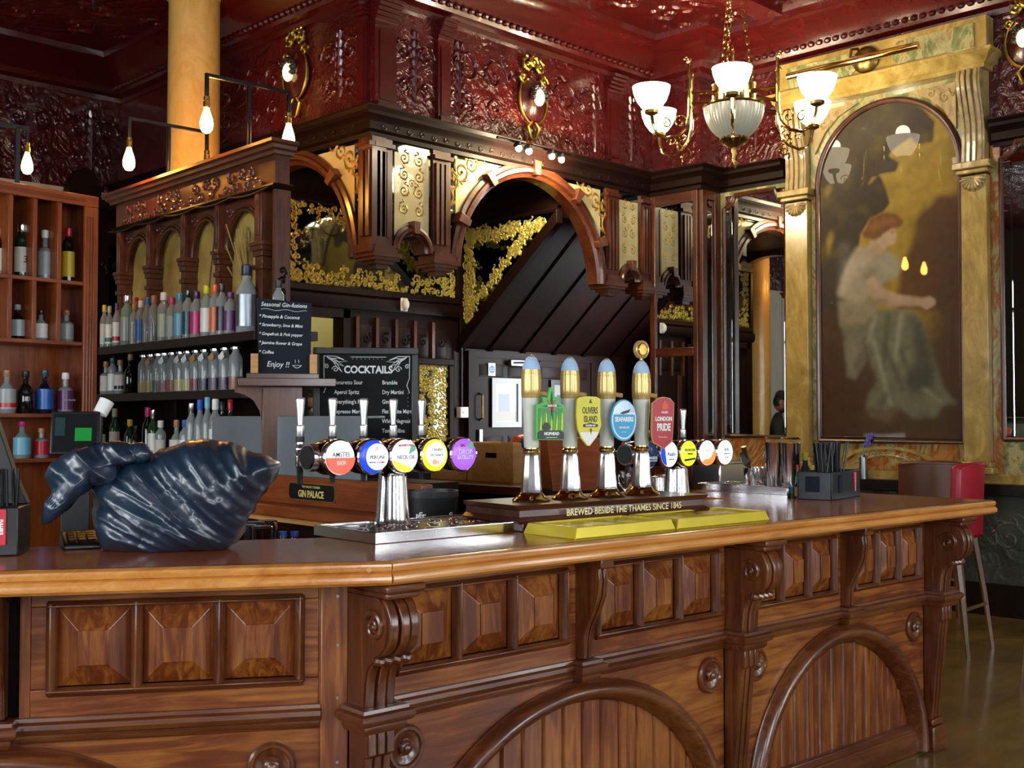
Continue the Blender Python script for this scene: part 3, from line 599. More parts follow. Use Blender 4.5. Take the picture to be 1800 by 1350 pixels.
def etched(put, poly, scrolls, name='etched_panel'):
    "mirror-edged glass panel with a gilt etched field"
    n = len(poly); cu = sum(p[0] for p in poly) / n; cv = sum(p[1] for p in poly) / n
    o = obj(name, MB().add([put(u, v, 0) for u, v in poly] + [put(u, v, .012) for u, v in poly], [tuple(range(n)), tuple(range(2 * n - 1, n - 1, -1))] + [(i, i + n, (i + 1) % n + n, (i + 1) % n) for i in range(n)]), 'old_mirror', cn, 0)
    inn = [(cu + (u - cu) * .84, cv + (v - cv) * .88) for u, v in poly]
    obj('etched_field', MB().add([put(u, v, .012) for u, v in inn] + [put(u, v, .015) for u, v in inn], [tuple(range(n)), tuple(range(2 * n - 1, n - 1, -1))] + [(i, i + n, (i + 1) % n + n, (i + 1) % n) for i in range(n)]), 'etched_glass', o, 0)
    g = MB(); q = lambda u, v, h: put(u, v, .015 + h * .5)
    for (u, v, s, d, a) in scrolls: scroll(g, q, u, v, s, d, a, s * .13, 6, 1.5, 4, 18)
    obj('gilt_scrolls', g, 'etched_gold', o, kind='stuff') if scrolls else None
def arcpts(c, z, r, a0, a1, n=10): return [(c + r * math.cos(a0 + (a1 - a0) * i / n), z + r * math.sin(a0 + (a1 - a0) * i / n)) for i in range(n + 1)]
R2 = RA + .004
aL = PI - math.asin(.30)
pl = [(X4 + .01, 2.93), (X4 + .01, ZT - .005), (CA - .06, ZT - .005)] + [p for p in arcpts(CA, ZP - .02, R2, PI / 2 + .12, aL, 12)]
sc = []
for k in range(6): a = 2.05 + k * .12; rr_ = R2 + .09 + .02 * k; sc.append((CA + rr_ * math.cos(a), ZP + rr_ * math.sin(a), .055 + .012 * k, 1 if k % 2 else -1, k))
etched(pf, pl, sc); etched(pf, [(2 * CA - u, v) for u, v in pl][::-1], [(2 * CA - u, v, s, -d, PI - a) for u, v, s, d, a in sc])
def small_bay(a, b, put):
    c, r = (a + b) / 2, (b - a) / 2
    zq = 2.70; arch(put, c, zq, r - .075, .075, (PI / 2,), .8)
    poly = [(a, zq + .06), (a, ZT - .005), (b, ZT - .005), (b, zq + .06)] + arcpts(c, zq, r + .002, .3, PI - .3, 8)
    h = ZT - zq - r; v0 = zq + r; ss = []
    for i, f in enumerate((.2, .42, .62, .82)):
        for sg in (-1, 1): ss.append((c + sg * r * .36, v0 + h * f, r * .26, sg * (1 if i % 2 else -1), PI / 2))
    ss.append((c, v0 + h * .52, r * .16, 1, 0)); etched(put, poly, ss)
small_bay(X2, X3, pf); small_bay(X6, X7, pf)
# side face of the canopy
yl = cyl(634); CY2 = yl + RA; arch(ps, CY2, ZP - .02, RA - .115, .115, (PI / 2, PI / 2 + .8, PI / 2 - .8))
pl = [(yl + .01, 2.93), (yl + .01, ZT - .005), (CY2 - .06, ZT - .005)] + arcpts(CY2, ZP - .02, R2, PI / 2 + .12, aL, 12)
etched(ps, pl, [(u - CA + CY2, v, s, d, a) for u, v, s, d, a in sc]); etched(ps, [(2 * CY2 - u, v) for u, v in pl][::-1], [])
mb = MB(); fluted(mb, ps, CY2 + RA, CY2 + RA + .2, ZP, ZT, .05, 2); obj('fluted_pilaster', mb, 'mahogany_z', cn); mb = MB(); pendant(mb, ps, CY2 + RA, CY2 + RA + .2, ZP); obj('pendant', mb, 'mahogany_y', cn)
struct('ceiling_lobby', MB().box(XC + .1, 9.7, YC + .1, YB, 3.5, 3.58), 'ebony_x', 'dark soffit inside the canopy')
# ------------------------------------------------------------------ lobby under the canopy
DX0, DX1, DZ = 5.24, 5.80, 2.32
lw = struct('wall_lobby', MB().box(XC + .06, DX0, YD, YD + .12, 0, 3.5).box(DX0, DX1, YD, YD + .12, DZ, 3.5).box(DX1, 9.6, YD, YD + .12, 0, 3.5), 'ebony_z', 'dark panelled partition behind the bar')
struct('wall_lobby_end', MB().box(9.6, 9.7, YC, YD + .2, 0, 3.5), 'ebony_z', 'dark end wall of the lobby')
struct('wall_corridor', MB().box(XC + .06, 7.2, 9.0, 9.1, 0, 3.4).box(6.59, 6.6, YD + .12, 9.0, 0, 3.4).box(6.6, 6.7, YD + .12, 9, 0, 3.4), 'cream_wall', 'cream corridor wall seen through the doorway')
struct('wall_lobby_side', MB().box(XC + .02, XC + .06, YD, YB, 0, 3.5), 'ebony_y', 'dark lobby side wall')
struct('trim_7', MB().box(DX1, DX1 + .07, YD - .03, YD, 0, DZ + .07).box(DX0 - .07, DX0, YD - .03, YD, 0, DZ + .07).box(DX0 - .07, DX1 + .07, YD - .03, YD, DZ, DZ + .07), 'ebony_z', 'dark architrave of the corridor doorway')
struct('trim_8', MB().mould([(0, 2.40), (.05, 2.40), (.07, 2.44), (.07, 2.50), (.04, 2.52), (0, 2.56)], [(XC + .06, YD), (XS, YD)]), 'ebony_x', 'dark moulded rail under the lobby mirror')
def gilt_border(mb, put, u0, u1, v0, v1, s, rnd, step=.07, sides='lrtb', rows=2):
    for row in range(rows):
        o = s * (.8 + 1.3 * row)
        for sd in sides:
            L = (u1 - u0) if sd in 'tb' else (v1 - v0); k = int(L / step)
            for i in range(k):
                if row and rnd.random() < .35: continue
                q = (i + .5) * L / k; u, v = {'t': (u0 + q, v1 - o), 'b': (u0 + q, v0 + o), 'l': (u0 + o, v0 + q), 'r': (u1 - o, v0 + q)}[sd]
                scroll(mb, put, u + rnd.uniform(-.01, .01), v + rnd.uniform(-.01, .01), s * rnd.uniform(.6, 1.1), rnd.choice((-1, 1)), rnd.uniform(0, 6.3), s * .23, 3, 1.1, 4, 9)
rn = random.Random(11)
pd = lambda u, v, h: (u, YD - .03 - h, v)
for (u0, u1, v0, v1, lab, st) in ((XC + .14, XS - .1, 2.58, 3.26, 'wide gilt-edged mirror on the lobby partition', .075), (cx(1) * 0 + 6.62, 6.98, 1.15, 1.95, 'narrow gilt-scrolled mirror right of the cocktail board', .06)):
    o = thing('gilt_mirror', lab, 'mirror', (0, 0, 0))
    obj('glass', MB().box(u0, u1, YD - .03, YD, v0, v1), 'old_mirror', o, 0)
    obj('frame', MB().box(u0 - .06, u1 + .06, YD - .06, YD, v1, v1 + .06).box(u0 - .06, u1 + .06, YD - .06, YD, v0 - .06, v0).box(u0 - .06, u0, YD - .06, YD, v0, v1).box(u1, u1 + .06, YD - .06, YD, v0, v1), 'ebony_x', o, bev=.008)
    g = MB(); gilt_border(g, pd, u0, u1, v0, v1, .042, rn, st * .8, 'lrtb', 3 if u1 - u0 > 1 else 4); obj('gilt_scrolls', g, 'gilt_leaf', o, kind='stuff')
# carved square panels
for k in range(5):
    u = 5.98 + k * .215; o = obj('carved_panel', MB().frust(u, u + .16, 2.0, 2.28, YD, YD - .012, .02), 'ebony_z', lw); g = MB(); scroll(g, lambda a, b, h: (a, YD - .014 - h, b), u + .08, 2.16, .05, 1 if k % 2 else -1, 1, .009, 5, 1.2, 5, 12); obj('carved_rose', g, 'ebony_z', o)
    obj('stile', MB().box(u - .045, u - .012, YD - .03, YD, 1.95, 2.34), 'mahogany_z', lw)
for k in range(3): obj('stile', MB().box(5.98 + k * .5, 6.05 + k * .5, YD - .025, YD, 0, 1.95), 'mahogany_z', lw, bev=.004)
# staircase seen from below
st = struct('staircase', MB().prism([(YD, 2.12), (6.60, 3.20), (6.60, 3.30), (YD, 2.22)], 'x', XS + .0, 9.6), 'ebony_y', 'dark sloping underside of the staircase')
for k in range(5): obj('soffit_rib', MB().prism([(YD, 2.09), (6.60, 3.17), (6.60, 3.21), (YD, 2.13)], 'x', XS + .35 + k * .45, XS + .40 + k * .45), 'ebony_y', st)
obj('stringer', MB().prism([(YD + .02, 2.06), (6.58, 3.14), (6.58, 3.26), (YD + .02, 2.20)], 'x', XS - .05, XS + .03), 'ebony_y', st, bev=.006)
sm = thing('gilt_mirror', 'triangular gilt-edged mirror above the staircase string', 'mirror', (0, 0, 0))
obj('glass', MB().prism([(YD - .04, 2.24), (YD - .04, 3.24), (6.64, 3.24)], 'x', XS - .02, XS), 'old_mirror', sm, 0)
obj('frame', MB().tube([(XS - .02, YD - .03, 2.2), (XS - .02, YD - .03, 3.26), (XS - .02, 6.6, 3.26)], .022, 6), 'ebony_y', sm)
g = MB(); pst = lambda u, v, h: (XS - .02 - h, u, v)
for k in range(260):
    f = rn.random(); side = k % 3; jj = rn.uniform(.03, .13)
    if side == 0: u, v = YD - .06 - jj, 2.36 + .85 * f
    elif side == 1: u, v = YD - .1 - 1.0 * f, 3.22 - jj
    else: u, v = YD - .1 - 1.02 * f, 2.34 + .88 * f + jj
    if v > 3.2 or v < 2.24 + (YD - .04 - u) * .82 + .02: continue
    scroll(g, pst, u, v, rn.uniform(.03, .05), rn.choice((-1, 1)), rn.uniform(0, 6.3), .011, 3, 1.1, 4, 9)
obj('gilt_scrolls', g, 'gilt_leaf', sm, kind='stuff')
obj('side_panel', MB().prism([(YD, 2.2), (YD, 3.5), (6.6, 3.5), (6.6, 3.28)], 'x', XS, XS + .04), 'ebony_y', st)
# double door under the staircase
glow('door_light', '#cfd8d6', .42, '#303432'); glow('door_blue', '#6a86a8', .25, '#20262c'); glow('door_tan', '#b0a078', .3, '#2a2620')  # emissive colours painting the lit room beyond the door windows
def leaf(n, x0, x1, win):
    o = struct('door_%d' % n, MB().box(x0, x1, YD - .05, YD - .005, 0, 2.04), 'ebony_z', 'dark panelled door under the staircase with small bright window')
    for a, b in ((x0 + .06, (x0 + x1) / 2 - .03), ((x0 + x1) / 2 + .03, x1 - .06)):
        obj('panel', MB().frust(a, b, .25, 1.3, YD - .05, YD - .065, .03), 'ebony_z', o); obj('panel', MB().frust(a, b, 1.86, 1.98, YD - .05, YD - .06, .02), 'ebony_z', o)
    wz0, wz1 = 1.43, 1.80; a, b = win
    f = obj('window_frame', MB().box(a - .05, b + .05, YD - .075, YD - .05, wz1, wz1 + .05).box(a - .05, b + .05, YD - .075, YD - .05, wz0 - .05, wz0).box(a - .05, a, YD - .075, YD - .05, wz0, wz1).box(b, b + .05, YD - .075, YD - .05, wz0, wz1), 'black_paint', o)
    obj('pane', MB().box(a, b, YD - .058, YD - .052, wz0, wz1), 'door_light', f, 0); obj('blue_panel', MB().box(a + .05, b - .1, YD - .0585, YD - .0575, wz0 + .1, wz1 - .1), 'door_blue', f, 0); obj('tan_panel', MB().box(a + .01, b - .01, YD - .0588, YD - .0582, wz0 + .01, wz0 + .1), 'door_tan', f, 0)  # flat glowing pane and patches stand in for the lit room behind
    obj('pull_handle', MB().tube([(x0 + .06, YD - .05, 1.45), (x0 + .06, YD - .10, 1.47), (x0 + .06, YD - .10, 1.68), (x0 + .06, YD - .05, 1.70)], .012), 'antique_brass', o)
    obj('lock', MB().box(x0 + .045, x0 + .085, YD - .075, YD - .05, 1.22, 1.36), 'steel', o)
leaf(1, 7.30, 8.12, (7.56, 7.86)); leaf(2, 8.14, 8.96, (8.38, 8.66))
struct('trim_9', MB().box(7.22, 9.04, YD - .06, YD, 2.04, 2.10).box(7.22, 7.30, YD - .06, YD, 0, 2.04).box(8.96, 9.04, YD - .06, YD, 0, 2.04), 'ebony_x', 'dark frame of the double door')
plain('sign_white', '#e8eaf0', .4); plain('sign_blue', '#1d55b8', .4); plain('white_plastic', '#d9d9d6', .35); plain('black_plastic', '#07080a', .42, 0, .2); plain('black_rubber', '#0a0a0c', .5)
dc = thing('door_closer', 'grey door closer arm at the head of the double door', 'door closer', (7.85, YD - .06, 1.99))
obj('body', MB().box(-.12, .16, -.05, 0, -.02, .04), 'steel', dc, bev=.006); obj('arm', MB().tube([(-.1, -.04, .01), (.12, -.16, .02), (.3, -.03, .04)], .01, 6), 'dark_steel', dc)
sg = thing('fire_door_sign', 'small white sign with a blue disc on the door', 'sign', (7.51, YD - .067, 1.93)); obj('plate', MB().box(-.045, .045, -.004, 0, -.06, .06), 'sign_white', sg)
obj('disc', MB(Matrix.Rotation(PI / 2, 4, 'X')).lathe([(.038, .0041), (.038, .006)], 20), 'sign_blue', sg)
tb = MB(); 
for k, s in enumerate(('FIRE DOOR', 'KEEP SHUT')): tb.add(*text(s, .012, frame((0, -.0065, .008 - .016 * k), (1, 0, 0)), .0003))
obj('lettering', tb, 'sign_white', sg)
sw_ = thing('wall_switch', 'white wall switch with conduit beside the door', 'switch', (7.14, YD, 1.52)); obj('box', MB().box(-.05, .05, -.09, -.03, -.05, .05), 'white_plastic', sw_, bev=.005); obj('rocker', MB().box(-.02, .02, -.096, -.09, -.008, .008), 'white_plastic', sw_); obj('conduit', MB().tube([(0, -.05, .05), (0, -.05, .6)], .012), 'dark_steel', sw_)
al = thing('alarm_sounder', 'small white alarm sounder on the lobby rail', 'alarm', (6.42, YD - .07, 2.47)); obj('base', MB().box(-.04, .04, -.02, 0, -.06, .06), 'white_plastic', al, bev=.01); obj('dome', MB().sph((0, -.02, 0), (.035, .05, .055)), 'white_plastic', al)
# corridor lamp
cl = thing('corridor_lamp', 'round opal ceiling lamp in the cream corridor', 'ceiling lamp', (5.75, 8.45, 3.3)); glow('opal', '#fff3c8', 45); obj('globe', MB().sph((0, 0, 0), .12, 16, 10), 'opal', cl); obj('stem', MB().tube([(0, 0, .1), (0, 0, .2)], .015), 'brass', cl)
# marble column
cp = od(338, 500, 9.0); clm = thing('marble_column', 'tall honey-coloured marble column behind the gantry', 'column', (cp.x, cp.y, 0))
obj('shaft', MB().lathe([(.212, .18), (.210, 2), (.200, ZC - .06)], 40), 'column_marble', clm); obj('base', MB().lathe([(.29, 0), (.29, .08), (.26, .10), (.27, .14), (.225, .18)], 40), 'column_marble', clm); obj('capital', MB().lathe([(.200, ZC - .06), (.22, ZC - .05), (.24, ZC - .02), (.24, ZC)], 40), 'column_marble', clm)
# door case on the far wall
def fx(px): r = (px - 900) / 2000; return YB * (1 + r) / (1 - r)
dcx = thing('carved_door_case', 'dark carved timber door case with round pediment on the far wall', 'door case', (0, 0, 0))
a, b = fx(62), fx(204); mbx = MB(); mbx.box(a, a + .14, YB - .12, YB, 0, 3.1).box(b - .14, b, YB - .12, YB, 0, 3.1); obj('jamb', mbx, 'ebony_z', dcx)
obj('lintel', MB().box(a, b, YB - .12, YB, 2.5, 3.3), 'ebony_x', dcx); obj('cornice', MB().mould([(0, 3.3), (.14, 3.3), (.16, 3.36), (.24, 3.42), (.26, 3.5), (0, 3.5)], [(a - .05, YB), (b + .05, YB)]), 'ebony_x', dcx)
pm = MB(); pm.prism([((a + b) / 2 + .16 * math.cos(PI * i / 12), 3.5 + .3 * math.sin(PI * i / 12)) for i in range(13)], 'y', YB - .14, YB); obj('pediment', pm, 'ebony_x', dcx)
for k in range(3): sc_ = MB(); scroll(sc_, lambda u, v, h: (u, YB - .12 - h, v), a + .2 + k * .25, 2.9, .12, 1, k, .025, 5); obj('carved_scroll', sc_, 'ebony_x', dcx)
obj('door_panel', MB().box(a + .14, b - .14, YB - .04, YB, 0, 2.5), 'ebony_z', dcx)
# ================================================================== bar counter
A0 = Vector((1.846, 2.277)); AR = math.radians(-3.388); AL = math.radians(-33.09)
RF = Matrix.Translation((A0.x, A0.y, 0)) @ Matrix.Rotation(AR, 4, 'Z'); LF = Matrix.Translation((A0.x, A0.y, 0)) @ Matrix.Rotation(AL, 4, 'Z')
ZT1 = 1.10
def rp(x, y): v = RF @ Vector((x, y, 0)); return (v.x, v.y)
def lp_(x, y): v = LF @ Vector((x, y, 0)); return (v.x, v.y)
ct = thing('counter_slab', 'long polished timber bar top with a pale worn rounded edge', 'bar top', (0, 0, 0))
q1 = oz(413, 950, ZT1); q2 = oz(567, 945, ZT1); qd = (q1 - q2).normalized()
poly = [lp_(-1.9, .02), rp(.005, .02), rp(3.29, .02), rp(3.29, 1.35), rp(2.5, 1.35), rp(2.5, .86), rp(.45, .86), (q2.x, q2.y), (q2.x + qd.x * 1.9, q2.y + qd.y * 1.9)]
obj('slab', MB().prism(poly, 'z', 1.042, ZT1), 'bar_top', ct, bev=.002)
nose = [(-.03, 1.1), (-.012, 1.1), (-.002, 1.094), (0, 1.085), (-.003, 1.076), (-.008, 1.0735), (-.001, 1.070), (.004, 1.060), (.003, 1.048), (-.006, 1.040), (-.03, 1.038)]
def nosing(path): return MB().mould(nose, path)
obj('edge', nosing([lp_(-1.9, 0), lp_(-.002, 0)]), 'bar_edge', ct, label='pale worn rounded edge'); obj('edge', nosing([rp(.002, 0), rp(3.31, 0), rp(3.31, 1.35)]), 'bar_edge', ct)
obj('plug', MB(LF @ Matrix.Translation((-.06, .0, 1.082)) @ Matrix.Rotation(PI / 2, 4, 'X')).lathe([(.007, -.004), (.007, .003)], 12), 'pine', ct)
FY = .20
def oak(ax): return 'counter_oak_' + ax
def raised(parent, x0, x1, z0, z1):
    mb = MB(); mb.frust(x0, x1, z0, z1, FY, FY - .004, .006)
    p = obj('raised_panel', MB().frust(x0, x1, z0, z1, FY + .004, FY - .028, (x1 - x0) * .30, (z1 - z0) * .28), oak('z'), parent, 0, bev=.0015)
    c0, c1, d0, d1 = x0 + (x1 - x0) * .30, x1 - (x1 - x0) * .30, z0 + (z1 - z0) * .28, z1 - (z1 - z0) * .28
    obj('field', MB().box(c0, c1, FY - .033, FY - .020, d0, d1), oak('z'), p, bev=.001); return p
def panel_bay(parent, x0, x1, z0, z1, n=3):
    w = (x1 - x0) / n
    bead = lambda pts, r=.009: MB().tube(pts, r, 8)
    rails = MB(); rails.box(x0 - .05, x1 + .05, FY - .012, FY + .02, z1, 1.04).box(x0 - .05, x1 + .05, FY - .012, FY + .02, .70, z0).box(x0 - .05, x0, FY - .012, FY + .02, z0, z1).box(x1, x1 + .05, FY - .012, FY + .02, z0, z1)
    obj('panel_frame', rails, oak('x'), parent, bev=.003)
    fr = MB(); 
    for zz in (z0 - .002, z1 + .002): fr.prism([(FY - .010, zz - .020), (FY - .026, zz - .012), (FY - .034, zz), (FY - .012, zz + .008)] if zz < .9 else [(FY - .012, zz - .006), (FY - .034, zz), (FY - .020, zz + .012), (FY - .010, zz + .014)], 'x', x0 - .01, x1 + .01)
    obj('panel_bead', fr, 'counter_trim_x', parent, bev=.004)
    for i in range(n + 1):
        xx = x0 + i * w; obj('mullion', MB().prism([(xx - .016, FY + .0), (xx - .011, FY - .022), (xx, FY - .032), (xx + .011, FY - .022), (xx + .016, FY + .0)], 'z', z0 - .01, z1 + .01), 'counter_trim_z', parent, bev=.002)
    for i in range(n): raised(parent, x0 + i * w + .012, x0 + (i + 1) * w - .012, z0 + .004, z1 - .004)
LEDGE = [(0, .640), (.012, .640), (.020, .652), (.020, .662), (.034, .668), (.040, .680), (.038, .692), (.026, .697), (.024, .706), (0, .708)]
def ledge(parent, x0, x1): obj('ledge_moulding', MB().mould(LEDGE, [(x0, FY), (x1, FY)]), 'counter_trim_x', parent)
def arch_panel(parent, x0, x1, xc, rx, zc=.015, top=.640, base=True):
    "spandrel board with an arched opening, half-round arch moulding, tongued boards and skirting"
    ez = (top - .005 - zc) / rx; r = rx - .085
    pts = [(xc + rx * .9 * math.cos(PI * i / 28), zc + rx * .9 * ez * math.sin(PI * i / 28)) for i in range(29)]
    pts = [p for p in pts if x0 < p[0] < x1]
    poly = []
    if pts[0][0] < x1 - .001:
        poly += [(x1, zc if xc + rx * .9 < x1 else pts[0][1])]
    if xc + rx * .9 >= x1: poly = [(x1, zc + ez * math.sqrt(max(0, (rx * .9) ** 2 - (x1 - xc) ** 2)))]
    poly += pts
    if xc - rx * .9 <= x0: poly += [(x0, zc + ez * math.sqrt(max(0, (rx * .9) ** 2 - (x0 - xc) ** 2)))]
    else: poly += [(x0, zc)]
    poly += [(x0, .70), (x1, .70)]
    obj('spandrel', MB().prism(poly, 'y', FY, FY + .02), oak('x'), parent)
    a0 = 0 if xc + rx <= x1 + .02 else math.acos(min(1, (x1 - xc) / rx)); a1 = PI if xc - rx >= x0 - .02 else math.acos(max(-1, (x0 - xc) / rx))
    prof = [(rx - .085, FY + .03), (rx - .085, FY + .005), (rx - .072, FY - .010), (rx - .066, FY - .034), (rx - .048, FY - .046), (rx - .028, FY - .044), (rx - .012, FY - .028), (rx - .006, FY - .012), (rx, FY - .008), (rx, FY + .005)]
    obj('arch_moulding', MB().archround(xc, zc, prof, a0, a1, 40, ez), 'counter_trim_x', parent, 50)
    b0, b1 = max(x0, xc - rx), min(x1, xc + rx); n = round((b1 - b0) / .088)
    for i in range(n):
        u0, u1 = b0 + (b1 - b0) * i / n, b0 + (b1 - b0) * (i + 1) / n; m = min(abs(u0 - xc), abs(u1 - xc)) if not (u0 < xc < u1) else 0
        zt = zc + ez * math.sqrt(max(.0004, (rx - .03) ** 2 - m * m)); obj('board', MB().prism([(u0 + .002, FY + .036), (u0 + .009, FY + .024), (u1 - .009, FY + .024), (u1 - .002, FY + .036)], 'z', 0.02, zt), oak('z'), parent, 0)
    if base: obj('skirting', MB().box(b0, b1, FY + .0, FY + .035, 0, .13).box(b0, b1, FY - .008, FY + .035, .0, .10), 'counter_trim_x', parent, bev=.006)
def roundel(parent, x, z, r=.058):
    Mx = Matrix.Translation((x, FY, z)) @ Matrix.Rotation(PI / 2, 4, 'X')
    o = obj('roundel', MB(Mx).lathe([(r + .006, 0), (r + .006, .010), (r, .016), (r - .008, .016), (r - .012, .010), (r * .55, .007), (.026, .003), (.022, .003)], 36), 'counter_trim_z', parent)
    obj('boss', MB(Mx).lathe([(.020, 0), (.021, .012), (.016, .017), (.013, .018), (.012, .024), (.006, .028), (0.0005, .029)], 20), 'counter_trim_z', o)
FIN = [(0, 1.00), (.150, 1.00), (.168, .985), (.184, .955), (.188, .925), (.184, .895), (.172, .872), (.150, .854), (.128, .846), (.126, .832), (.104, .822), (.090, .800), (.082, .770), (.078, .730), (.076, .70), (0, .70)]
def fin(parent, x0, w=.10):
    "carved scroll bracket: capital, scroll, lip, neck, ledge, tapering reeded foot"
    o = obj('bracket', MB().prism([(FY - a * .95, z) for a, z in FIN], 'x', x0, x0 + w), 'counter_trim_z', parent, 40)
    for i in range(3):
        u = x0 + w * (.04 + .32 * i); obj('reed', MB().prism([(FY - a - (.006 if i != 1 else .012) * (a > .01), z) for a, z in FIN], 'x', u, u + w * .26), 'counter_trim_z', o, 40, bev=.004)
    obj('capital', MB().box(x0 - .012, x0 + w + .012, FY - .20, FY, 1.018, 1.038).box(x0 - .002, x0 + w + .002, FY - .185, FY, 1.0, 1.018), 'counter_trim_x', o, bev=.006)
    lip = MB(); lip.tube([(x0 - .006 + (w + .012) * i / 8, FY - .134 - (.006 if i % 2 else 0), .838 - (.004 if i % 2 else 0)) for i in range(9)], .011, 8); obj('lip', lip, 'counter_trim_x', o)
    for sx in (x0 - .002, x0 + w + .002):
        pts = [(sx, FY - .125 + u, .925 + v) for u, v in spiral(0, 0, .040, 1.6, .5, 1, 30)]; obj('volute', MB().tube(pts, [.009 - .004 * i / 30 for i in range(31)], 8), 'counter_trim_z', o)
        obj('volute_eye', MB().sph((sx, FY - .125, .925), .010, 10, 6), 'counter_trim_z', o)
    lb = MB(); lb.mould([(d * .9, z) for d, z in LEDGE], [(x0, FY), (x0, FY - .088), (x0 + w, FY - .088), (x0 + w, FY)]); lb.box(x0, x0 + w, FY - .09, FY, .642, .706); obj('ledge', lb, 'counter_trim_x', o)
    ft = [(0, .64), (.082, .64), (.082, .58), (.066, .572), (.022, .14), (0, .14)]
    obj('foot', MB().prism([(FY - a, z) for a, z in ft], 'x', x0 + .006, x0 + w - .006), 'counter_trim_z', o)
    for i in range(3): u = x0 + .008 + (w - .016) * (.02 + .34 * i); obj('reed', MB().prism([(FY - a - .007 * (a > .01), z) for a, z in ft], 'x', u, u + (w - .016) * .27), 'counter_trim_z', o, bev=.003)
    obj('plinth', MB().box(x0 - .004, x0 + w + .004, FY - .05, FY, 0, .11).box(x0 + .004, x0 + w - .004, FY - .04, FY, .11, .14), 'counter_trim_x', o, bev=.006); return o
def midfin(parent, x0, w=.045):
    pr = [(0, 1.0), (.105, 1.0), (.110, .96), (.104, .91), (.082, .86), (.058, .82), (.044, .78), (.040, .71), (0, .71)]
    o = obj('half_bracket', MB().prism([(FY - a * .93, z) for a, z in pr], 'x', x0, x0 + w), 'counter_trim_z', parent)
    for i in range(2): obj('reed', MB().prism([(FY - a - .002, z) for a, z in pr], 'x', x0 + w * (.08 + .5 * i), x0 + w * (.42 + .5 * i)), 'counter_trim_z', o, bev=.002)
    obj('cap', MB().box(x0 - .006, x0 + w + .006, FY - .13, FY, 1.0, 1.035), 'counter_trim_x', o, bev=.004)
    lb = MB(); lb.mould([(d * .8, z) for d, z in LEDGE], [(x0 - .004, FY), (x0 - .004, FY - .045), (x0 + w + .004, FY - .045), (x0 + w + .004, FY)]); lb.box(x0 - .004, x0 + w + .004, FY - .047, FY, .642, .706); obj('ledge', lb, 'counter_trim_x', o)
rc = thing('bar_counter', 'long right-hand bar front with arches, raised panels and scroll brackets', 'bar counter', (A0.x, A0.y, 0), AR)
XF = [-.002, 1.605, 3.02]; XM = [.845, 2.352]; FWD = .10
obj('carcass', MB().box(.05, 3.12, FY + .036, FY + .06, 0, 1.04).box(3.08, 3.12, FY, 1.3, 0, 1.04), 'ebony_x', rc)
for k in range(2):
    f0, m, f1 = XF[k] + FWD, XM[k], XF[k + 1]
    panel_bay(rc, f0 + .055, m - .05, .775, .985); panel_bay(rc, m + .045 + .05, f1 - .055, .775, .985)
    ledge(rc, f0, m); ledge(rc, m + .045, f1)
    c = m + .022; rx = min(c - f0, f1 - c) - .005; arch_panel(rc, f0, f1, c, rx)
    roundel(rc, f0 + .085, .555); roundel(rc, f1 - .085, .555)
    midfin(rc, m)
for x in XF: fin(rc, x)
lc = thing('bar_counter', 'left-hand bar front with three raised panels below the bin bag', 'bar counter', (A0.x, A0.y, 0), AL)
LI = LF.inverted()
def lx(px, py=1100):
    d = LI.to_3x3() @ ray(px, py); o = LI @ EY; return (o + d * ((FY - o.y) / d.y)).x
xm, xa, xb, xpost = lx(8), lx(37), lx(563), lx(612)
obj('carcass', MB().box(-1.9, -.066, FY + .036, FY + .06, 0, 1.04), 'ebony_x', lc)
panel_bay(lc, lx(92), lx(527), .775, .985); obj('panel_stile', MB().box(xa, lx(92) - .05, FY - .012, FY + .02, .70, 1.04), oak('z'), lc); obj('panel_stile', MB().box(lx(527) + .05, xb, FY - .012, FY + .02, .70, 1.04), oak('z'), lc)
ledge(lc, xa - .01, xb); midfin(lc, xm - .035); arch_panel(lc, xm - .02, xb, xm - .012, xb - xm - .16); roundel(lc, xb - .125, .545)
obj('post', MB().box(xb, xpost, FY - .022, FY + .03, 0, 1.035), oak('z'), lc, bev=.004)
for z in (.55, .72, .86, .99): obj('screw', MB(Matrix.Translation(((xb + xpost) / 2 + .008, FY - .022, z)) @ Matrix.Rotation(PI / 2, 4, 'X')).lathe([(.004, -.001), (.004, .0015)], 10), 'steel', lc)
obj('corner_infill', MB().box(xpost, -.06, FY + .0, FY + .03, 0, 1.04), 'counter_trim_z', lc)
panel_bay(lc, xm - .62, xm - .10, .775, .985); ledge(lc, -1.9, xm - .035)
# work bench behind the bar
bn = thing('back_bench', 'dark work bench inside the bar', 'bench', (0, 0, 0))
obj('worktop', MB(RF).box(.5, 2.45, .95, 1.35, .80, .845), 'ebony_x', bn); obj('frame', MB(RF).box(.55, 2.4, 1.0, 1.3, 0, .80), 'ebony_z', bn)
bn2 = thing('glass_bench', 'dark shelf for glassware behind the left bar', 'bench', (0, 0, 0))
MQ = Matrix.Translation((q2.x, q2.y, 0)) @ Matrix.Rotation(math.atan2(-qd.y, -qd.x), 4, 'Z')
obj('worktop', MB(MQ).box(-1.6, .05, .05, .42, .86, .90), 'ebony_x', bn2); obj('frame', MB(MQ).box(-1.55, .0, .1, .38, 0, .86), 'ebony_z', bn2)
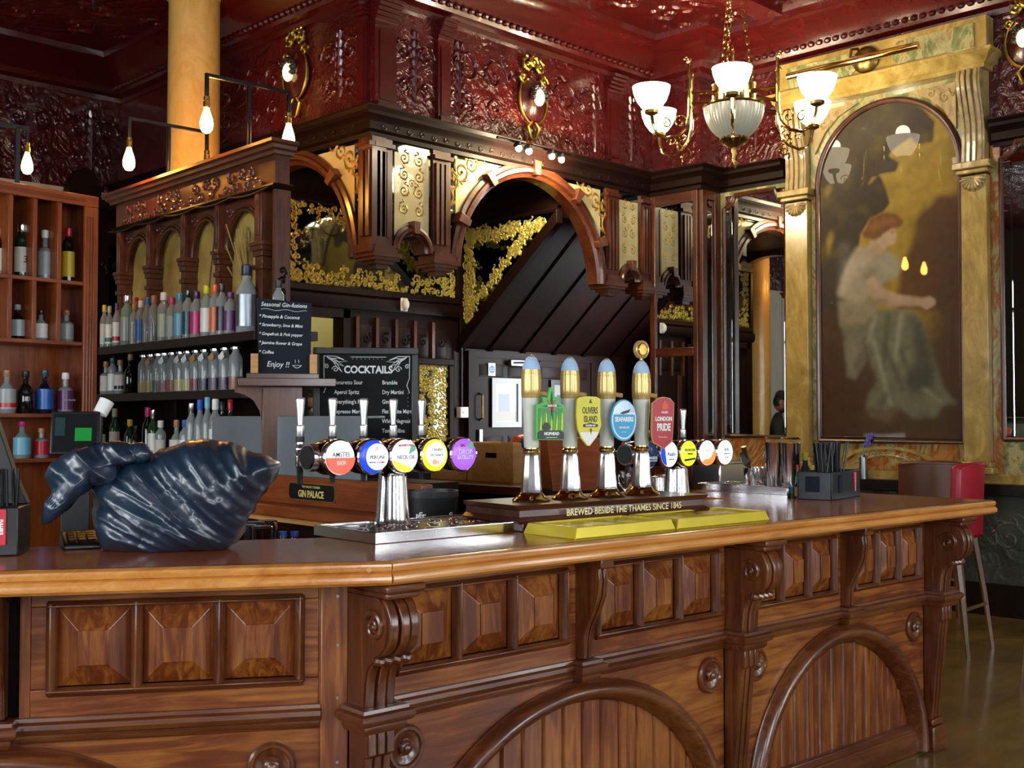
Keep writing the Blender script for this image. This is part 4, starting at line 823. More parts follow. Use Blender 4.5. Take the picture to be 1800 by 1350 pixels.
# ================================================================== things on the bar
def rl_(p): v = RF.inverted() @ Vector((p[0], p[1], 0)); return v.x, v.y
for nm, c, r in (('lime', '#3fae3a', .35), ('badge_green', '#1f8a2c', .35), ('badge_yellow', '#d8cf22', .35), ('badge_sky', '#2a9fd0', .35), ('badge_red', '#b3122c', .3), ('badge_white', '#e9ebe6', .35), ('badge_black', '#0c0d0c', .35), ('badge_navy', '#0b1c3c', .35),
                 ('badge_orange', '#d8502a', .35), ('badge_gold', '#b88f3a', .35), ('porcelain', '#c9cdbf', .15), ('barrel_gold_old', '#a8843a', .3), ('dome_blue', '#a4c4e0', .1), ('chalk', '#dfe3e2', .8), ('slate', '#0a1622', .9), ('slate_black', '#070809', .9), ('caddy_blue', '#0a1522', .42), ('cup_red', '#c01f30', .3), ('red_leather', '#a30a26', .4), ('brown_leather', '#5a3420', .4), ('pink_flower', '#6a5ac0', .6), ('straw_black', '#0a0e14', .3), ('tan_card', '#b98a4a', .7), ('cream_label', '#d8d2c4', .6)):
    plain(nm, c, r, 0, .08)
plain('barrel_gold', '#c4a866', .25, .4, .1)
for nm, c, s in (('lit_white', '#eef2ff', .85), ('lit_red', '#e8452a', .75), ('lit_blue', '#1c3fb8', .7), ('lit_lime', '#c6dc2c', .85), ('lit_violet', '#8a4fd0', .85), ('lit_cream', '#f2f2d8', .85), ('lit_navy', '#0e2746', .35), ('lit_orange', '#f07a3a', .85), ('lit_pale', '#d6d0d8', .85), ('lit_gold', '#a08030', .5), ('lit_green', '#4a8a6a', .6)):
    glow(nm, c, s)
# --- drip trays
def tray(name, label, cat, pts, z, h, mat, slope=.0, grid=True, group=None):
    c = Vector((sum(p[0] for p in pts) / len(pts), sum(p[1] for p in pts) / len(pts)))
    o = thing(name, label, cat, (c.x, c.y, z), 0, group); P = [Vector(p[:2]) - c for p in pts]; n = len(P)
    top = [p * (1 - slope / p.length) for p in P]; inn = [p * (1 - (slope + .02) / p.length) for p in P]; k = h - .008
    vs = [(p.x, p.y, 0) for p in P] + [(p.x, p.y, h) for p in top] + [(p.x, p.y, h) for p in inn] + [(p.x, p.y, k) for p in inn]
    fs = [tuple(range(n - 1, -1, -1))] + [(r * n + i, r * n + (i + 1) % n, (r + 1) * n + (i + 1) % n, (r + 1) * n + i) for r in range(3) for i in range(n)] + [tuple(range(3 * n, 4 * n))]
    obj('pan', MB().add(vs, fs), mat, o, 0, bev=.002)
    if grid:
        g = MB(); a, b, d = inn[0], inn[1] - inn[0], inn[3] - inn[0]; nb = int(b.length / .085); nd = max(2, int(d.length / .085))
        for i in range(nb):
            for j in range(nd): q = a + b * ((i + .5) / nb) + d * ((j + .5) / nd); g.lathe([(.018, 0), (.020, .002), (.024, .002), (.026, 0)], 14, (q.x, q.y, k), cap=False)
        obj('drain_rings', g, mat, o, kind='stuff')
    return o
def pt2(*a): v = oz(*a); return (v.x, v.y)
t0 = rl_(oz(661, 957, ZT1)); t1 = rl_(oz(571, 926, 1.133)); dx = t1[1] - t0[1]
tray('drip_tray', 'long chrome drip tray under the left five-tap font', 'drip tray', [rp(t0[0], t0[1]), rp(t0[0] + .95, t0[1]), rp(t0[0] + .95, t0[1] + .34), rp(t0[0], t0[1] + .34)], ZT1, .033, 'chrome')
gA, gB, gC = rl_(oz(1011, 948, ZT1)), rl_(oz(1197, 931, ZT1)), rl_(oz(1353, 914, ZT1))
gy = gA[1]; gd = .235
tray('brass_drip_tray', 'yellow brass drip tray in front of the hand pumps, left one', 'drip tray', [rp(gA[0], gy), rp(gB[0] - .003, gy), rp(gB[0] - .003, gy + gd), rp(gA[0], gy + gd)], ZT1, .034, 'gold_tray', .016)
tray('brass_drip_tray', 'yellow brass drip tray nearer the straw caddy, right one', 'drip tray', [rp(gB[0] + .003, gy), rp(gC[0], gy), rp(gC[0], gy + gd), rp(gB[0] + .003, gy + gd)], ZT1, .034, 'gold_tray', .016)
# --- hand pumps on their mahogany stand
h0 = od(934, 880, 3.86); h3 = od(1128, 872, 4.18); hd = Vector((h3.x - h0.x, h3.y - h0.y)); HA = math.atan2(hd.y, hd.x); HS = hd.length / 3
ZS = ZT1 + .085
HF = Matrix.Translation((h0.x, h0.y, ZT1)) @ Matrix.Rotation(HA, 4, 'Z')
sd = thing('pump_stand', 'dark mahogany hand-pump stand with carved motto', 'pump stand', (h0.x, h0.y, ZT1), HA)
SW, SD0, SD1 = 3 * HS + .2, -.10, .19
obj('plinth', MB().box(-.14, SW + .02, SD0 - .03, SD1 + .02, .0, .028), 'mahogany_x', sd, bev=.004)
obj('body', MB().mould([(0, .028), (.020, .028), (.022, .034), (.006, .046), (.004, .066), (.014, .074), (.018, .085), (0, .085)], [(-.13, SD1), (-.13, SD0), (SW + .01, SD0), (SW + .01, SD1)]).box(-.13, SW + .01, SD0, SD1, .028, .085), 'mahogany_x', sd)
obj('motto', MB().add(*text('BREWED BESIDE THE THAMES SINCE 1845', .032, frame((SW * .45, SD0 - .024, .052), (1, 0, 0)), .001, bold=.0004, sx=.92)), 'pale_gilt', sd, 0, label='raised pale lettering')
def on_h(px, py, off):     # badge plane: parallel to the stand, `off` in front of the pumps
    p = HF @ Vector((0, -off, 0)); return HF.inverted() @ on(px, py, p, HA)
def pump(i, label):
    o = thing('hand_pump', label, 'hand pump', (HF @ Vector((HS * i, 0, .085)))[:], HA, 'hand pumps in a row')
    obj('base', MB().lathe([(.064, 0), (.066, .006), (.060, .012), (.048, .018), (.040, .028), (.037, .032)], 28), 'polished_brass', o)
    obj('cylinder', MB().lathe([(.036, .030), (.0365, .04), (.027, .150), (.0245, .160), (.026, .164)], 10), 'chrome', o, 20)
    obj('collar', MB().lathe([(.021, .162), (.028, .166), (.029, .172), (.024, .178), (.024, .184)], 24), 'polished_brass', o)
    obj('handle', MB().lathe([(.0250, .182), (.0258, .20), (.0265, .23), (.0280, .28), (.0310, .335), (.0318, .352)], 24), 'porcelain', o)
    obj('barrel_head', MB().lathe([(.0315, .350), (.0335, .354), (.0345, .38), (.0345, .41), (.0330, .435), (.0318, .447)], 24), 'barrel_gold', o)
    for z in (.364, .432): obj('hoop', MB().lathe([(.0320, z - .0015), (.0346 if z < .4 else .0336, z), (.0320, z + .0015)], 24), 'brass', o)
    obj('dome', MB().lathe([(.0318, .446), (.0298, .458), (.0255, .472), (.0185, .484), (.0125, .490)], 24), 'dome_blue', o)
    obj('tip', MB().lathe([(.0130, .489), (.008, .4945), (.001, .4965)], 18), 'barrel_gold', o); obj('clip_arm', MB().tube([(.02, -.025, .366), (.034, -.046, .362)], .008, 8), 'barrel_gold', o); return o
p1 = pump(0, 'porcelain hand pump with green star-topped clip, nearest the left font'); p2 = pump(1, 'porcelain hand pump with yellow shield clip'); p3 = pump(2, 'porcelain hand pump with sky-blue oval clip'); p4 = pump(3, 'porcelain hand pump with red clip and gold medal on top')
def plate(name, pxs, off, mat, par, i, th=.006, lift=0, label=None):
    P = [on_h(px, py, off) for px, py in pxs]; P = [(p.x - HS * i, p.z - .085) for p in P]
    return obj(name, MB().prism(P, 'y', -off - th - lift, -off - lift), mat, par, 0, label=label)
def ptext(s, px, py, size, off, par, i, mat, sx=1, bold=.0003, lift=.0065):
    q = on_h(px, py, off); return obj('lettering', MB().add(*text(s, size, frame((q.x - HS * i, -off - lift, q.z - .085), (1, 0, 0)), .0005, sx=sx, bold=bold)), mat, par, 0)
z1_ = lambda L: [(800 + x / 5.625, 600 + y / 5.625) for x, y in L]; z4_ = lambda L: [(1080 + x / 7.5, 690 + y / 7.5) for x, y in L]
of = .055
b = plate('pump_clip', z1_([(790, 628), (865, 605), (850, 545), (905, 560), (925, 455), (955, 455), (970, 550), (1020, 545), (1010, 602), (1075, 640), (1060, 975), (790, 975)]), of, 'lime', p1, 0, label='bright green star-topped clip')
plate('clip_art', z1_([(812, 660), (1050, 660), (1045, 880), (812, 880)]), of, 'badge_green', b, 0, .001, .006)
for k in range(9):   # hop bines
    x = 825 + k * 26; plate('hop_leaf', z1_([(x, 880), (x + 8, 780 - 40 * (k % 3)), (x + 16, 720 - 30 * (k % 2)), (x + 20, 790), (x + 16, 880)]), of, 'lime' if k % 2 else 'badge_yellow', b, 0, .0006, .007)
plate('beetle', z1_([(845, 845), (870, 800), (910, 805), (935, 850), (900, 885), (860, 880)]), of, 'badge_black', b, 0, .0008, .0075)
star = []
for k in range(16):
    a = PI / 2 + k * PI / 8; r = (125 if k % 4 == 0 else 92 if k % 4 == 2 else 30); star.append((943 + r * .72 * math.cos(a), 640 - r * math.sin(a)))
plate('star', z1_(star), of, 'badge_orange', b, 0, .001, .0072)
star = [(943 + (120 if k % 2 == 0 else 18) * .85 * math.cos(PI / 2 + k * PI / 4), 640 - (150 if k % 2 == 0 else 18) * math.sin(PI / 2 + k * PI / 4)) for k in range(8)]
plate('star', z1_(star), of, 'badge_navy', b, 0, .001, .0082); plate('foot_band', z1_([(805, 900), (830, 880), (1030, 880), (1062, 905), (1060, 968), (805, 968)]), of, 'badge_black', b, 0, .001, .0072)
ptext('HOPHEAD', 967, 762.5, .014, of, p1, 0, 'badge_white', 1.0, .0006, .0085); ptext('DARK STAR', 967.5, 713.5, .0085, of, p1, 0, 'badge_white', .9, .0004, .0095); ptext('HANDCRAFTED ALES', 967, 769, .0052, of, p1, 0, 'badge_white', 1, 0, .0085)
b = plate('pump_clip', z1_([(1195, 575), (1220, 552), (1300, 543), (1385, 548), (1425, 570), (1425, 740), (1435, 830), (1400, 930), (1320, 1035), (1292, 1030), (1240, 960), (1205, 870), (1190, 740)]), of, 'badge_yellow', p2, 1, label='yellow shield clip')
plate('white_point', z1_([(1222, 900), (1405, 895), (1385, 945), (1318, 1028), (1295, 1024), (1245, 950)]), of, 'badge_white', b, 1, .001, .006); plate('ribbon', z1_([(1255, 820), (1300, 812), (1325, 804), (1350, 812), (1400, 820), (1395, 848), (1255, 848)]), of, 'badge_black', b, 1, .001, .006)
plate('bird_mark', z1_([(1312, 610), (1325, 575), (1335, 570), (1332, 590), (1345, 610)]), of, 'badge_black', b, 1, .001, .006); plate('sword_mark', z1_([(1325, 860), (1334, 860), (1334, 875), (1350, 878), (1334, 882), (1330, 920), (1325, 882), (1310, 878), (1325, 875)]), of, 'badge_black', b, 1, .001, .007)
ptext('OLIVERS', 1035, 722, .032, of, p2, 1, 'badge_black', .60, .0004); ptext('ISLAND', 1036, 737, .031, of, p2, 1, 'badge_black', .60, .0004); ptext('GOLDEN ALE', 1035.5, 748, .008, of, p2, 1, 'badge_white', .95, .0003, .0075)
el = lambda cx_, cy_, rx, ry, n=32: [(cx_ + rx * math.cos(2 * PI * k / n), cy_ + ry * math.sin(2 * PI * k / n)) for k in range(n)]
b = plate('pump_clip', z1_(el(1655, 780, 128, 206)), of, 'badge_sky', p3, 2, label='sky-blue oval clip'); plate('white_ring', z1_(el(1657, 778, 118, 190)), of, 'badge_white', b, 2, .001, .006)
plate('sea', z1_([(1657 + 108 * math.cos(a), 778 + 176 * math.sin(a)) for a in [-.32 + (PI + .64) * k / 20 for k in range(21)]]), of, 'badge_sky', b, 2, .001, .007); plate('sky', z1_([(1657 + 108 * math.cos(a), 705 + 105 * math.sin(a)) for a in [PI + PI * k / 16 for k in range(17)]]), of, 'dome_blue', b, 2, .001, .007)
plate('whale', z1_([(1610, 715), (1640, 695), (1690, 680), (1720, 670), (1700, 705), (1650, 720)]), of, 'badge_black', b, 2, .0006, .008)
ptext('SEAFARERS', 1094.5, 737.5, .022, of, p3, 2, 'badge_white', .82, .0008, .0082); ptext('ENGLISH ALE', 1094.5, 751.5, .0085, of, p3, 2, 'badge_white', .95, .0003, .0082); ptext('LONDON', 1094, 759.5, .005, of, p3, 2, 'badge_white', 1, 0, .0082)
b = plate('pump_clip', z4_([(478, 140), (500, 125), (560, 72), (640, 56), (720, 75), (775, 140), (765, 400), (750, 645), (640, 745), (495, 665), (470, 560)]), of, 'badge_gold', p4, 3, label='red clip with gold rim'); plate('red_field', z4_([(492, 142), (562, 84), (640, 66), (714, 86), (765, 146), (755, 400), (740, 638), (640, 733), (505, 655), (482, 560)]), of, 'badge_red', b, 3, .001, .006)
plate('griffin', z4_([(605, 215), (615, 150), (645, 100), (655, 130), (685, 150), (690, 215), (650, 225)]), of, 'badge_orange', b, 3, .001, .007)
ptext("FULLER'S", 1165.5, 725, .011, of, p4, 3, 'badge_white', .8, .0003, .0082); ptext('LONDON', 1164, 736.5, .021, of, p4, 3, 'badge_white', .92, .0009, .0082); ptext('PRIDE', 1164, 751.5, .037, of, p4, 3, 'badge_white', .72, .0012, .0082); ptext('Outstanding', 1162, 768, .009, of, p4, 3, 'cream_label', 1, 0, .0082)
md = obj('medal', MB(Matrix.Translation((0, 0, .534)) @ Matrix.Rotation(PI / 2, 4, 'X')).lathe([(.001, -.010), (.030, -.010), (.034, -.007), (.034, .007), (.030, .010), (.026, .008), (.001, .008)], 32), 'barrel_gold', p4)
obj('medal_rim', MB(Matrix.Translation((0, 0, .534)) @ Matrix.Rotation(PI / 2, 4, 'X')).lathe([(.020, .009), (.022, .012), (.024, .009)], 32), 'brass', md); obj('medal_stem', MB().lathe([(.009, .486), (.006, .492), (.006, .5)], 12), 'barrel_gold', md)
# --- five-tap fonts
def disc(r, y, th, mat, par, name, c=(0, 0), n=36): return obj(name, MB(Matrix.Translation((c[0], y, c[1])) @ Matrix.Rotation(PI / 2, 4, 'X')).lathe([(r, 0), (r, th)], n), mat, par)
def seg(r, a0, a1, y, th, mat, par, name, n=20):
    return obj(name, MB().prism([(r * math.cos(a0 + (a1 - a0) * i / n), r * math.sin(a0 + (a1 - a0) * i / n)) for i in range(n + 1)], 'y', y - th, y), mat, par)
def font(name, label, c, zl, lenses, group):
    "c: centre of the column on the bar, zl: lens height above the bar"
    o = thing(name, label, 'beer font', (c[0], c[1], c[2]), AR, group); sp_ = .1235; R = .055
    obj('column', MB().lathe([(.062, 0), (.060, .006), (.056, .02), (.047, .150), (.046, .160), (.036, .172), (.026, .176)], 28), 'chrome', o)
    obj('neck', MB().lathe([(.024, .172), (.028, .180), (.024, .188), (.030, .196), (.030, zl - .03)], 24), 'polished_brass', o)
    obj('cross_bar', MB().tube([(-2.45 * sp_, .0, zl), (2.45 * sp_, .0, zl)], .040, 24), 'tap_copper', o); disc(.036, 0, 0, 'black_rubber', o, 'x') if 0 else None
    for sg in (-1, 1): obj('end_cap', MB().tube([(sg * 2.45 * sp_, 0, zl), (sg * 2.62 * sp_, 0, zl)], .044, 24), 'chrome', o); obj('end_disc', MB().tube([(sg * 2.62 * sp_, 0, zl), (sg * 2.66 * sp_, 0, zl)], .036, 24), 'black_rubber', o)
    for k, (cols, marks) in enumerate(lenses):
        x = (k - 2) * sp_
        h = obj('tap_head', MB(Matrix.Translation((x, .05, zl)) @ Matrix.Rotation(PI / 2, 4, 'X')).lathe([(.030, -.01), (.048, .0), (.056, .04), (.056, .08), (.052, .10)], 32), 'tap_copper', o)
        obj('lens_ring', MB(Matrix.Translation((x, -.05, zl)) @ Matrix.Rotation(PI / 2, 4, 'X')).lathe([(.050, -.012), (.057, -.010), (.059, 0), (.057, .012), (.053, .016), (.051, .012)], 36), 'chrome', h)
        e = obj('lit_lens', MB(Matrix.Translation((x, -.062, zl)) @ Matrix.Rotation(PI / 2, 4, 'X')).lathe([(.052, -.006), (.052, .003), (.046, .008), (.03, .0095), (.001, .010)], 36), cols, h)
        T = Matrix.Translation((x, -.0725, zl))
        for mk in marks:
            if mk[0] == 'seg': mb = MB(T); mb.prism([(.0515 * math.cos(mk[1] + (mk[2] - mk[1]) * i / 20), .0515 * math.sin(mk[1] + (mk[2] - mk[1]) * i / 20)) for i in range(21)], 'y', -.001, .008); obj('lens_band', mb, mk[3], h, 0)
            elif mk[0] == 'disc': mb = MB(T @ Matrix.Translation((mk[1], 0, mk[2])) @ Matrix.Rotation(PI / 2, 4, 'X')); mb.lathe([(mk[3], -.008), (mk[3], .0015)], 24); obj('lens_mark', mb, mk[4], h, 0)
            elif mk[0] == 'poly': obj('lens_mark', MB(T).prism(mk[1], 'y', -.002, .006), mk[2], h, 0)
            else: obj('lettering', MB().add(*text(mk[1], mk[4], frame((x + mk[2], -.0748, zl + mk[3]), (1, 0, 0)), .0006, sx=mk[6] if len(mk) > 6 else 1, bold=.0003)), mk[5], h, 0)
        tp = obj('tap', MB().lathe([(.008, -.092), (.011, -.040), (.014, -.030)], 14, (x, .17, zl)).tube([(x, .05, zl), (x, .17, zl)], .012, 10), 'black_rubber', o)
        obj('tap_body', MB().lathe([(.014, -.035), (.016, -.030), (.016, .0), (.012, .004), (.017, .016), (.017, .026), (.012, .034), (.012, .046)], 18, (x, .17, zl)), 'chrome', tp)
        obj('tap_ring', MB().lathe([(.0145, .044), (.0145, .062)], 18, (x, .17, zl)), 'black_rubber', tp)
        obj('tap_handle', MB().lathe([(.012, .060), (.0135, .064), (.0135, .096), (.009, .100), (.0095, .108), (.011, .13), (.0155, .176), (.0158, .184), (.013, .189), (.004, .190)], 20, (x, .17, zl)), 'soft_chrome', tp)
    return o
B_, Tt = 'black_plastic', None
plain('lens_ink', '#3a3f4a', .4); plain('lens_blue_ink', '#20408a', .4); plain('lens_red_ink', '#b01828', .4); plain('lens_grey', '#8a90a0', .4)
L1 = [('lit_white', [('seg', PI, 2 * PI, 'lit_red'), ('t', 'AMSTEL', 0, .009, .020, 'lens_ink', .95), ('t', 'BIER', 0, -.017, .017, 'badge_white', 1.1)]),
      ('lit_blue', [('disc', .012, 0, .042, 'lit_white'), ('t', 'PERONI', .010, -.002, .017, 'lens_ink', .95), ('disc', .008, .026, .007, 'badge_gold'), ('t', 'NASTRO AZZURRO', .01, -.018, .007, 'lens_red_ink')]),
      ('lit_pale', [('seg', PI * 1.08, PI * 1.7, 'lit_lime'), ('poly', [(.012, .005), (.04, .02), (.035, .035), (.02, .03)], 'lit_green'), ('t', 'NECK OIL', 0, -.004, .018, 'lens_grey', .9), ('t', 'BEAVERTOWN', 0, .034, .009, 'lens_red_ink')]),
      ('lit_lime', [('disc', .0, .004, .040, 'lit_cream'), ('t', 'CORNISH', 0, .018, .012, 'lens_grey'), ('t', 'ORCHARDS', 0, .0, .011, 'lens_grey'), ('disc', -.008, -.022, .009, 'lit_red'), ('disc', .006, -.024, .008, 'lit_red')]),
      ('lit_violet', [('t', 'BIG', -.01, .030, .014, 'lens_red_ink'), ('disc', .026, .030, .011, 'lit_green'), ('t', 'DROP', .0, .008, .022, 'badge_white', 1), ('t', 'SATELLITE', 0, -.010, .018, 'badge_white', .85)])]
L2 = [('lit_navy', [('poly', [(-.035, .045), (-.01, .05), (.012, .005), (0, .004)], 'lens_blue_ink'), ('poly', [(-.04, -.024), (.04, -.024), (.036, -.027), (-.036, -.027)], 'badge_white'), ('t', 'GUINNESS', 0, -.014, .017, 'badge_white', .95), ('disc', .0, .02, .009, 'lit_gold')]),
      ('lit_white', [('seg', PI * .75, PI * 1.35, 'lit_blue'), ('t', 'Asahi', .004, .0, .024, 'lens_blue_ink', 1), ('t', 'SUPER DRY', .004, -.022, .007, 'lens_ink')]),
      ('lit_lime', [('t', 'FRONTIER', 0, .014, .016, 'lens_ink', .95), ('t', 'PREMIUM', 0, -.002, .008, 'lens_ink'), ('poly', [(-.035, -.024), (.035, -.018), (.035, -.026), (-.03, -.032)], 'lens_ink')]),
      ('lit_white', [('seg', PI * 1.25, PI * 2.08, 'lit_orange'), ('disc', -.008, .010, .036, 'lit_white'), ('t', 'KITE', 0, .008, .018, 'lit_orange', .9)]),
      ('lit_white', [('t', 'SIDRE', 0, .012, .016, 'lens_grey', .9), ('t', 'HERITAGE', 0, -.006, .009, 'lens_grey'), ('t', 'EST 1728', 0, -.022, .006, 'lens_grey')])]
c1 = od(690, 921, 3.74); f1 = od(703, 802, 3.66); dz1 = f1.z - (ZT1 + .025)
font('beer_font', 'chrome five-tap font with red, blue, pale, lime and violet lit lenses', (c1.x, c1.y, ZT1 + .025), dz1, L1, 'five-tap beer fonts')
f2 = od(1214, 797, 4.80); font('beer_font', 'chrome five-tap font behind the hand pumps with dark stout lens', (f2.x - .005, f2.y + .07, ZT1), f2.z - ZT1, L2, 'five-tap beer fonts')
# --- knotted bin bag
t = NT('bin_liner'); f = t.noise(t.coords((3, 3, 5)), 4, 5, .6, 1.5); t.l(t.ramp(t.noise(t.coords(), 3, 3), [(.3, '#101f2d'), (.7, '#1c3448')]), t.p.inputs['Base Color']); t.bump(f, .12, .006); t.set(Roughness=.34, Specular_IOR_Level=.8, Coat_Weight=.3, Coat_Roughness=.12)
def blob(sil, ctr, D, depth, nu=110, nv=40, amp=.012, seed=0, sq=.75, flat_z=None, shift=0):
    "puffed shell whose outline follows sil; creased like thin plastic"
    C0 = od(*ctr, D); pts = [((px - ctr[0]) * D / F, -(py - ctr[1]) * D / F) for px, py in sil]
    ang = sorted((math.atan2(v, u), math.hypot(u, v)) for u, v in pts); AA = np.array([a for a, _ in ang]); RR = np.array([r for _, r in ang])
    AA = np.concatenate([AA - 2 * PI, AA, AA + 2 * PI]); RR = np.tile(RR, 3)
    fwd = Vector((S2, S2, 0)); vs = []; fs = []
    rows = [1 - (1 - i / nv) ** 1.6 for i in range(nv + 1)]; rings = [(r, -1) for r in rows] + [(r, 1) for r in rows[-2::-1]]
    for rho, sd in rings:
        for j in range(nu):
            th = 2 * PI * j / nu - PI; r = float(np.interp(th, AA, RR)); r = r * rho; u, v = r * math.cos(th), r * math.sin(th)
            q = sd * depth * (max(0, 1 - rho ** sq) ** .55)
            a, c = u * .74 - v * .67, u * .67 + v * .74          # along and across the pull of the folds
            fan = c / (.35 + abs(a - .30))
            n1 = abs(mnoise.noise(Vector((fan * 9 + seed, a * 1.3, seed + sd)))) + .38 * abs(mnoise.noise(Vector((fan * 22 - a * 2, a * 3.5 + seed, sd * 3.0)))) + .10 * abs(mnoise.noise(Vector((u * 30, v * 28 + seed, sd))))
            k = amp * (.42 - n1); p = C0 + RT * u + Vector((0, 0, v)) + fwd * (q + shift) + fwd * (sd * k) + (RT * math.cos(th) + Vector((0, 0, math.sin(th)))) * (k * .35 * rho)
            if flat_z is not None and p.z < flat_z: p.z = flat_z
            vs.append(tuple(p[:]))
    for i in range(len(rings) - 1): fs += [(i * nu + j, i * nu + (j + 1) % nu, (i + 1) * nu + (j + 1) % nu, (i + 1) * nu + j) for j in range(nu)]
    return MB().add(vs, fs)
bb = thing('bin_bag', 'knotted blue-black bin bag slumped on the bar', 'bin bag', (0, 0, 0))
obj('sack', blob([(190, 968), (172, 930), (163, 890), (158, 850), (170, 822), (215, 808), (265, 800), (300, 787), (345, 776), (395, 778), (440, 795), (470, 806), (492, 815), (485, 830), (460, 865), (435, 905), (420, 940), (408, 958), (370, 968), (330, 971), (250, 972), (215, 972)], (315, 880), 3.2, .15, 240, 70, .044, 3, 3.0, ZT1 + .001, .02), 'bin_liner', bb, 60)
obj('knot', blob([(225, 800), (228, 785), (245, 779), (268, 785), (275, 797), (262, 810), (240, 812)], (250, 796), 3.15, .035, 60, 24, .014, 9, 2.4, None, -.03), 'bin_liner', bb, 60)
obj('tail', blob([(255, 792), (235, 779), (195, 779), (150, 790), (100, 815), (84, 835), (92, 850), (100, 862), (85, 890), (83, 918), (98, 918), (130, 885), (165, 850), (215, 818), (250, 808)], (178, 820), 3.12, .05, 140, 36, .035, 5, 2.4, None, -.02), 'bin_liner', bb, 60)
# --- card reader, straw caddies
cr_ = oz(142, 962, ZT1); cr = thing('card_reader', 'black handheld card reader lying beside the bin bag', 'card reader', (cr_.x, cr_.y, ZT1), AL + .25)
obj('body', MB().prism([(-.06, 0), (.10, 0), (.10, .028), (.06, .042), (-.05, .018), (-.06, .012)], 'x', -.05, .05), 'black_plastic', cr, bev=.004)
for i in range(4):
    for j in range(3): obj('key', MB(Matrix.Translation((0, -.05, .02)) @ Matrix.Rotation(.21, 4, 'X')).box(-.035 + .026 * j, -.017 + .026 * j, .012 + .022 * i, .027 + .022 * i, .0, .004), 'dark_steel', cr)
obj('screen', MB(Matrix.Translation((0, .058, .041)) @ Matrix.Rotation(-.3, 4, 'X')).box(-.035, .035, .0, .035, 0, .002), 'slate', cr)
def straws(par, xs, ys, z0, L, n, seed, spread=.25, bands=True):
    r = random.Random(seed)
    for k in range(n):
        x, y = r.uniform(*xs), r.uniform(*ys); dx, dy = r.uniform(-spread, spread) * L, r.uniform(-spread, spread) * L * .6
        s = obj('straw', MB().tube([(x, y, z0), (x + dx, y + dy, z0 + L)], .0036, 6), 'straw_black', par)
sc0 = oz(-12, 974, ZT1); sc_ = thing('straw_caddy', 'black straw caddy with red branded end at the left edge', 'caddy', (sc0.x, sc0.y, ZT1), AL)
obj('bin', MB().box(-.16, .075, -.06, .10, 0, .13), 'black_plastic', sc_, bev=.004); obj('tall_back', MB().prism([(-.16, .13), (.01, .13), (.075, .13), (.045, .20), (-.02, .40), (-.16, .40)], 'y', .05, .10), 'black_plastic', sc_, bev=.003)
pn_ = obj('red_panel', MB().box(-.09, .045, -.0655, -.06, .03, .125), 'cup_red', sc_, bev=.001, label='red printed panel')
ltr = MB(); 
for k, (s, z_) in enumerate((("FULLER'S", .009), ('LONDON', .016), ('PRIDE', .022))): m = frame((.034 - .0 * k - .022 * k + .0, -.0662, .078), (0, 0, -1), (1, 0, 0)); ltr.add(*text(s, z_ * 1.15, m, .0005, bold=.0006))
obj('lettering', ltr, 'badge_white', sc_, 0)
straws(sc_, (-.12, .06), (-.04, .03), .02, .21, 22, 5, .08)
k0 = oz(1463, 880, ZT1); kb = oz(1407, 873, ZT1); kc = oz(1512, 872, ZT1); KA = math.atan2(kc.y - k0.y, kc.x - k0.x); kw = (kc - k0).length; kd = (kb - k0).length
cd = thing('straw_caddy', 'dark blue-black bar caddy full of straws near the bar end', 'caddy', (k0.x, k0.y, ZT1), KA)
kd = .165; t_ = .006; hh = .125
obj('box', MB().box(0, kw, 0, t_, 0, hh).box(0, kw, kd - t_, kd, 0, hh).box(0, t_, t_, kd - t_, 0, hh).box(kw - t_, kw, t_, kd - t_, 0, hh).box(t_, kw - t_, t_, kd - t_, 0, t_), 'caddy_blue', cd, bev=.003)
obj('divider', MB().box(kw * .45, kw * .45 + t_, t_, kd - t_, t_, hh * .95), 'caddy_blue', cd); obj('notch', MB().box(kw * .22, kw * .33, -.004, .0, .03, .11), 'slate', cd, bev=.002); obj('side_recess', MB().box(-.005, 0, kd * .35, kd * .75, .035, .105), 'slate', cd, bev=.004)
obj('red_panel', MB().prism([(kw * .74, .115), (kw * .86, .115), (kw * .83, .03), (kw * .78, .03)], 'y', -.003, 0), 'cup_red', cd); obj('lettering', MB().add(*text("LONDON PRIDE", .012, frame((kw * .80, -.0035, .072), (0, 0, -1), (1, 0, 0)), .0004)), 'badge_white', cd, 0)
straws(cd, (kw * .1, kw * .85), (.05, kd * .6), .01, .245, 60, 8, .2)
# --- shaker tray and bar tools at the far bar leg
s0 = oz(1384, 875, ZT1); TA = math.radians(91); TM = Matrix.Translation((s0.x, s0.y, ZT1)) @ Matrix.Rotation(TA, 4, 'Z')   # local x runs away from us
st_ = thing('tool_tray', 'shallow chrome tray carrying cocktail tins and strainers', 'tray', (s0.x, s0.y, ZT1), TA)
obj('base', MB().box(0, .50, -.24, 0, 0, .01), 'chrome', st_); obj('rim', MB().box(0, .50, -.012, 0, .01, .05).box(0, .50, -.24, -.228, .01, .05).box(0, .012, -.228, -.012, .01, .05).box(.488, .50, -.228, -.012, .01, .05), 'chrome', st_, bev=.003)
def tin(px, py, D, r0, r1, h, label, stack=0):
    p = od(px, py, D); o = thing('cocktail_tin', label, 'cocktail tin', (p.x, p.y, ZT1 + .012), 0, 'cocktail tins on the tray')
    obj('cup', MB().lathe([(r0, 0), (r0 * 1.01, .004), (r1, h), (r1 * 1.03, h + .003), (r1 * .97, h), (r0 * .96, .01)], 28), 'chrome', o)
    for k in range(stack): obj('nested_tin', MB().lathe([(r1 * .93, h + .02 + .012 * k), (r1 * 1.0, h + .026 + .012 * k), (r1 * .93, h + .03 + .012 * k)], 28), 'chrome', o)
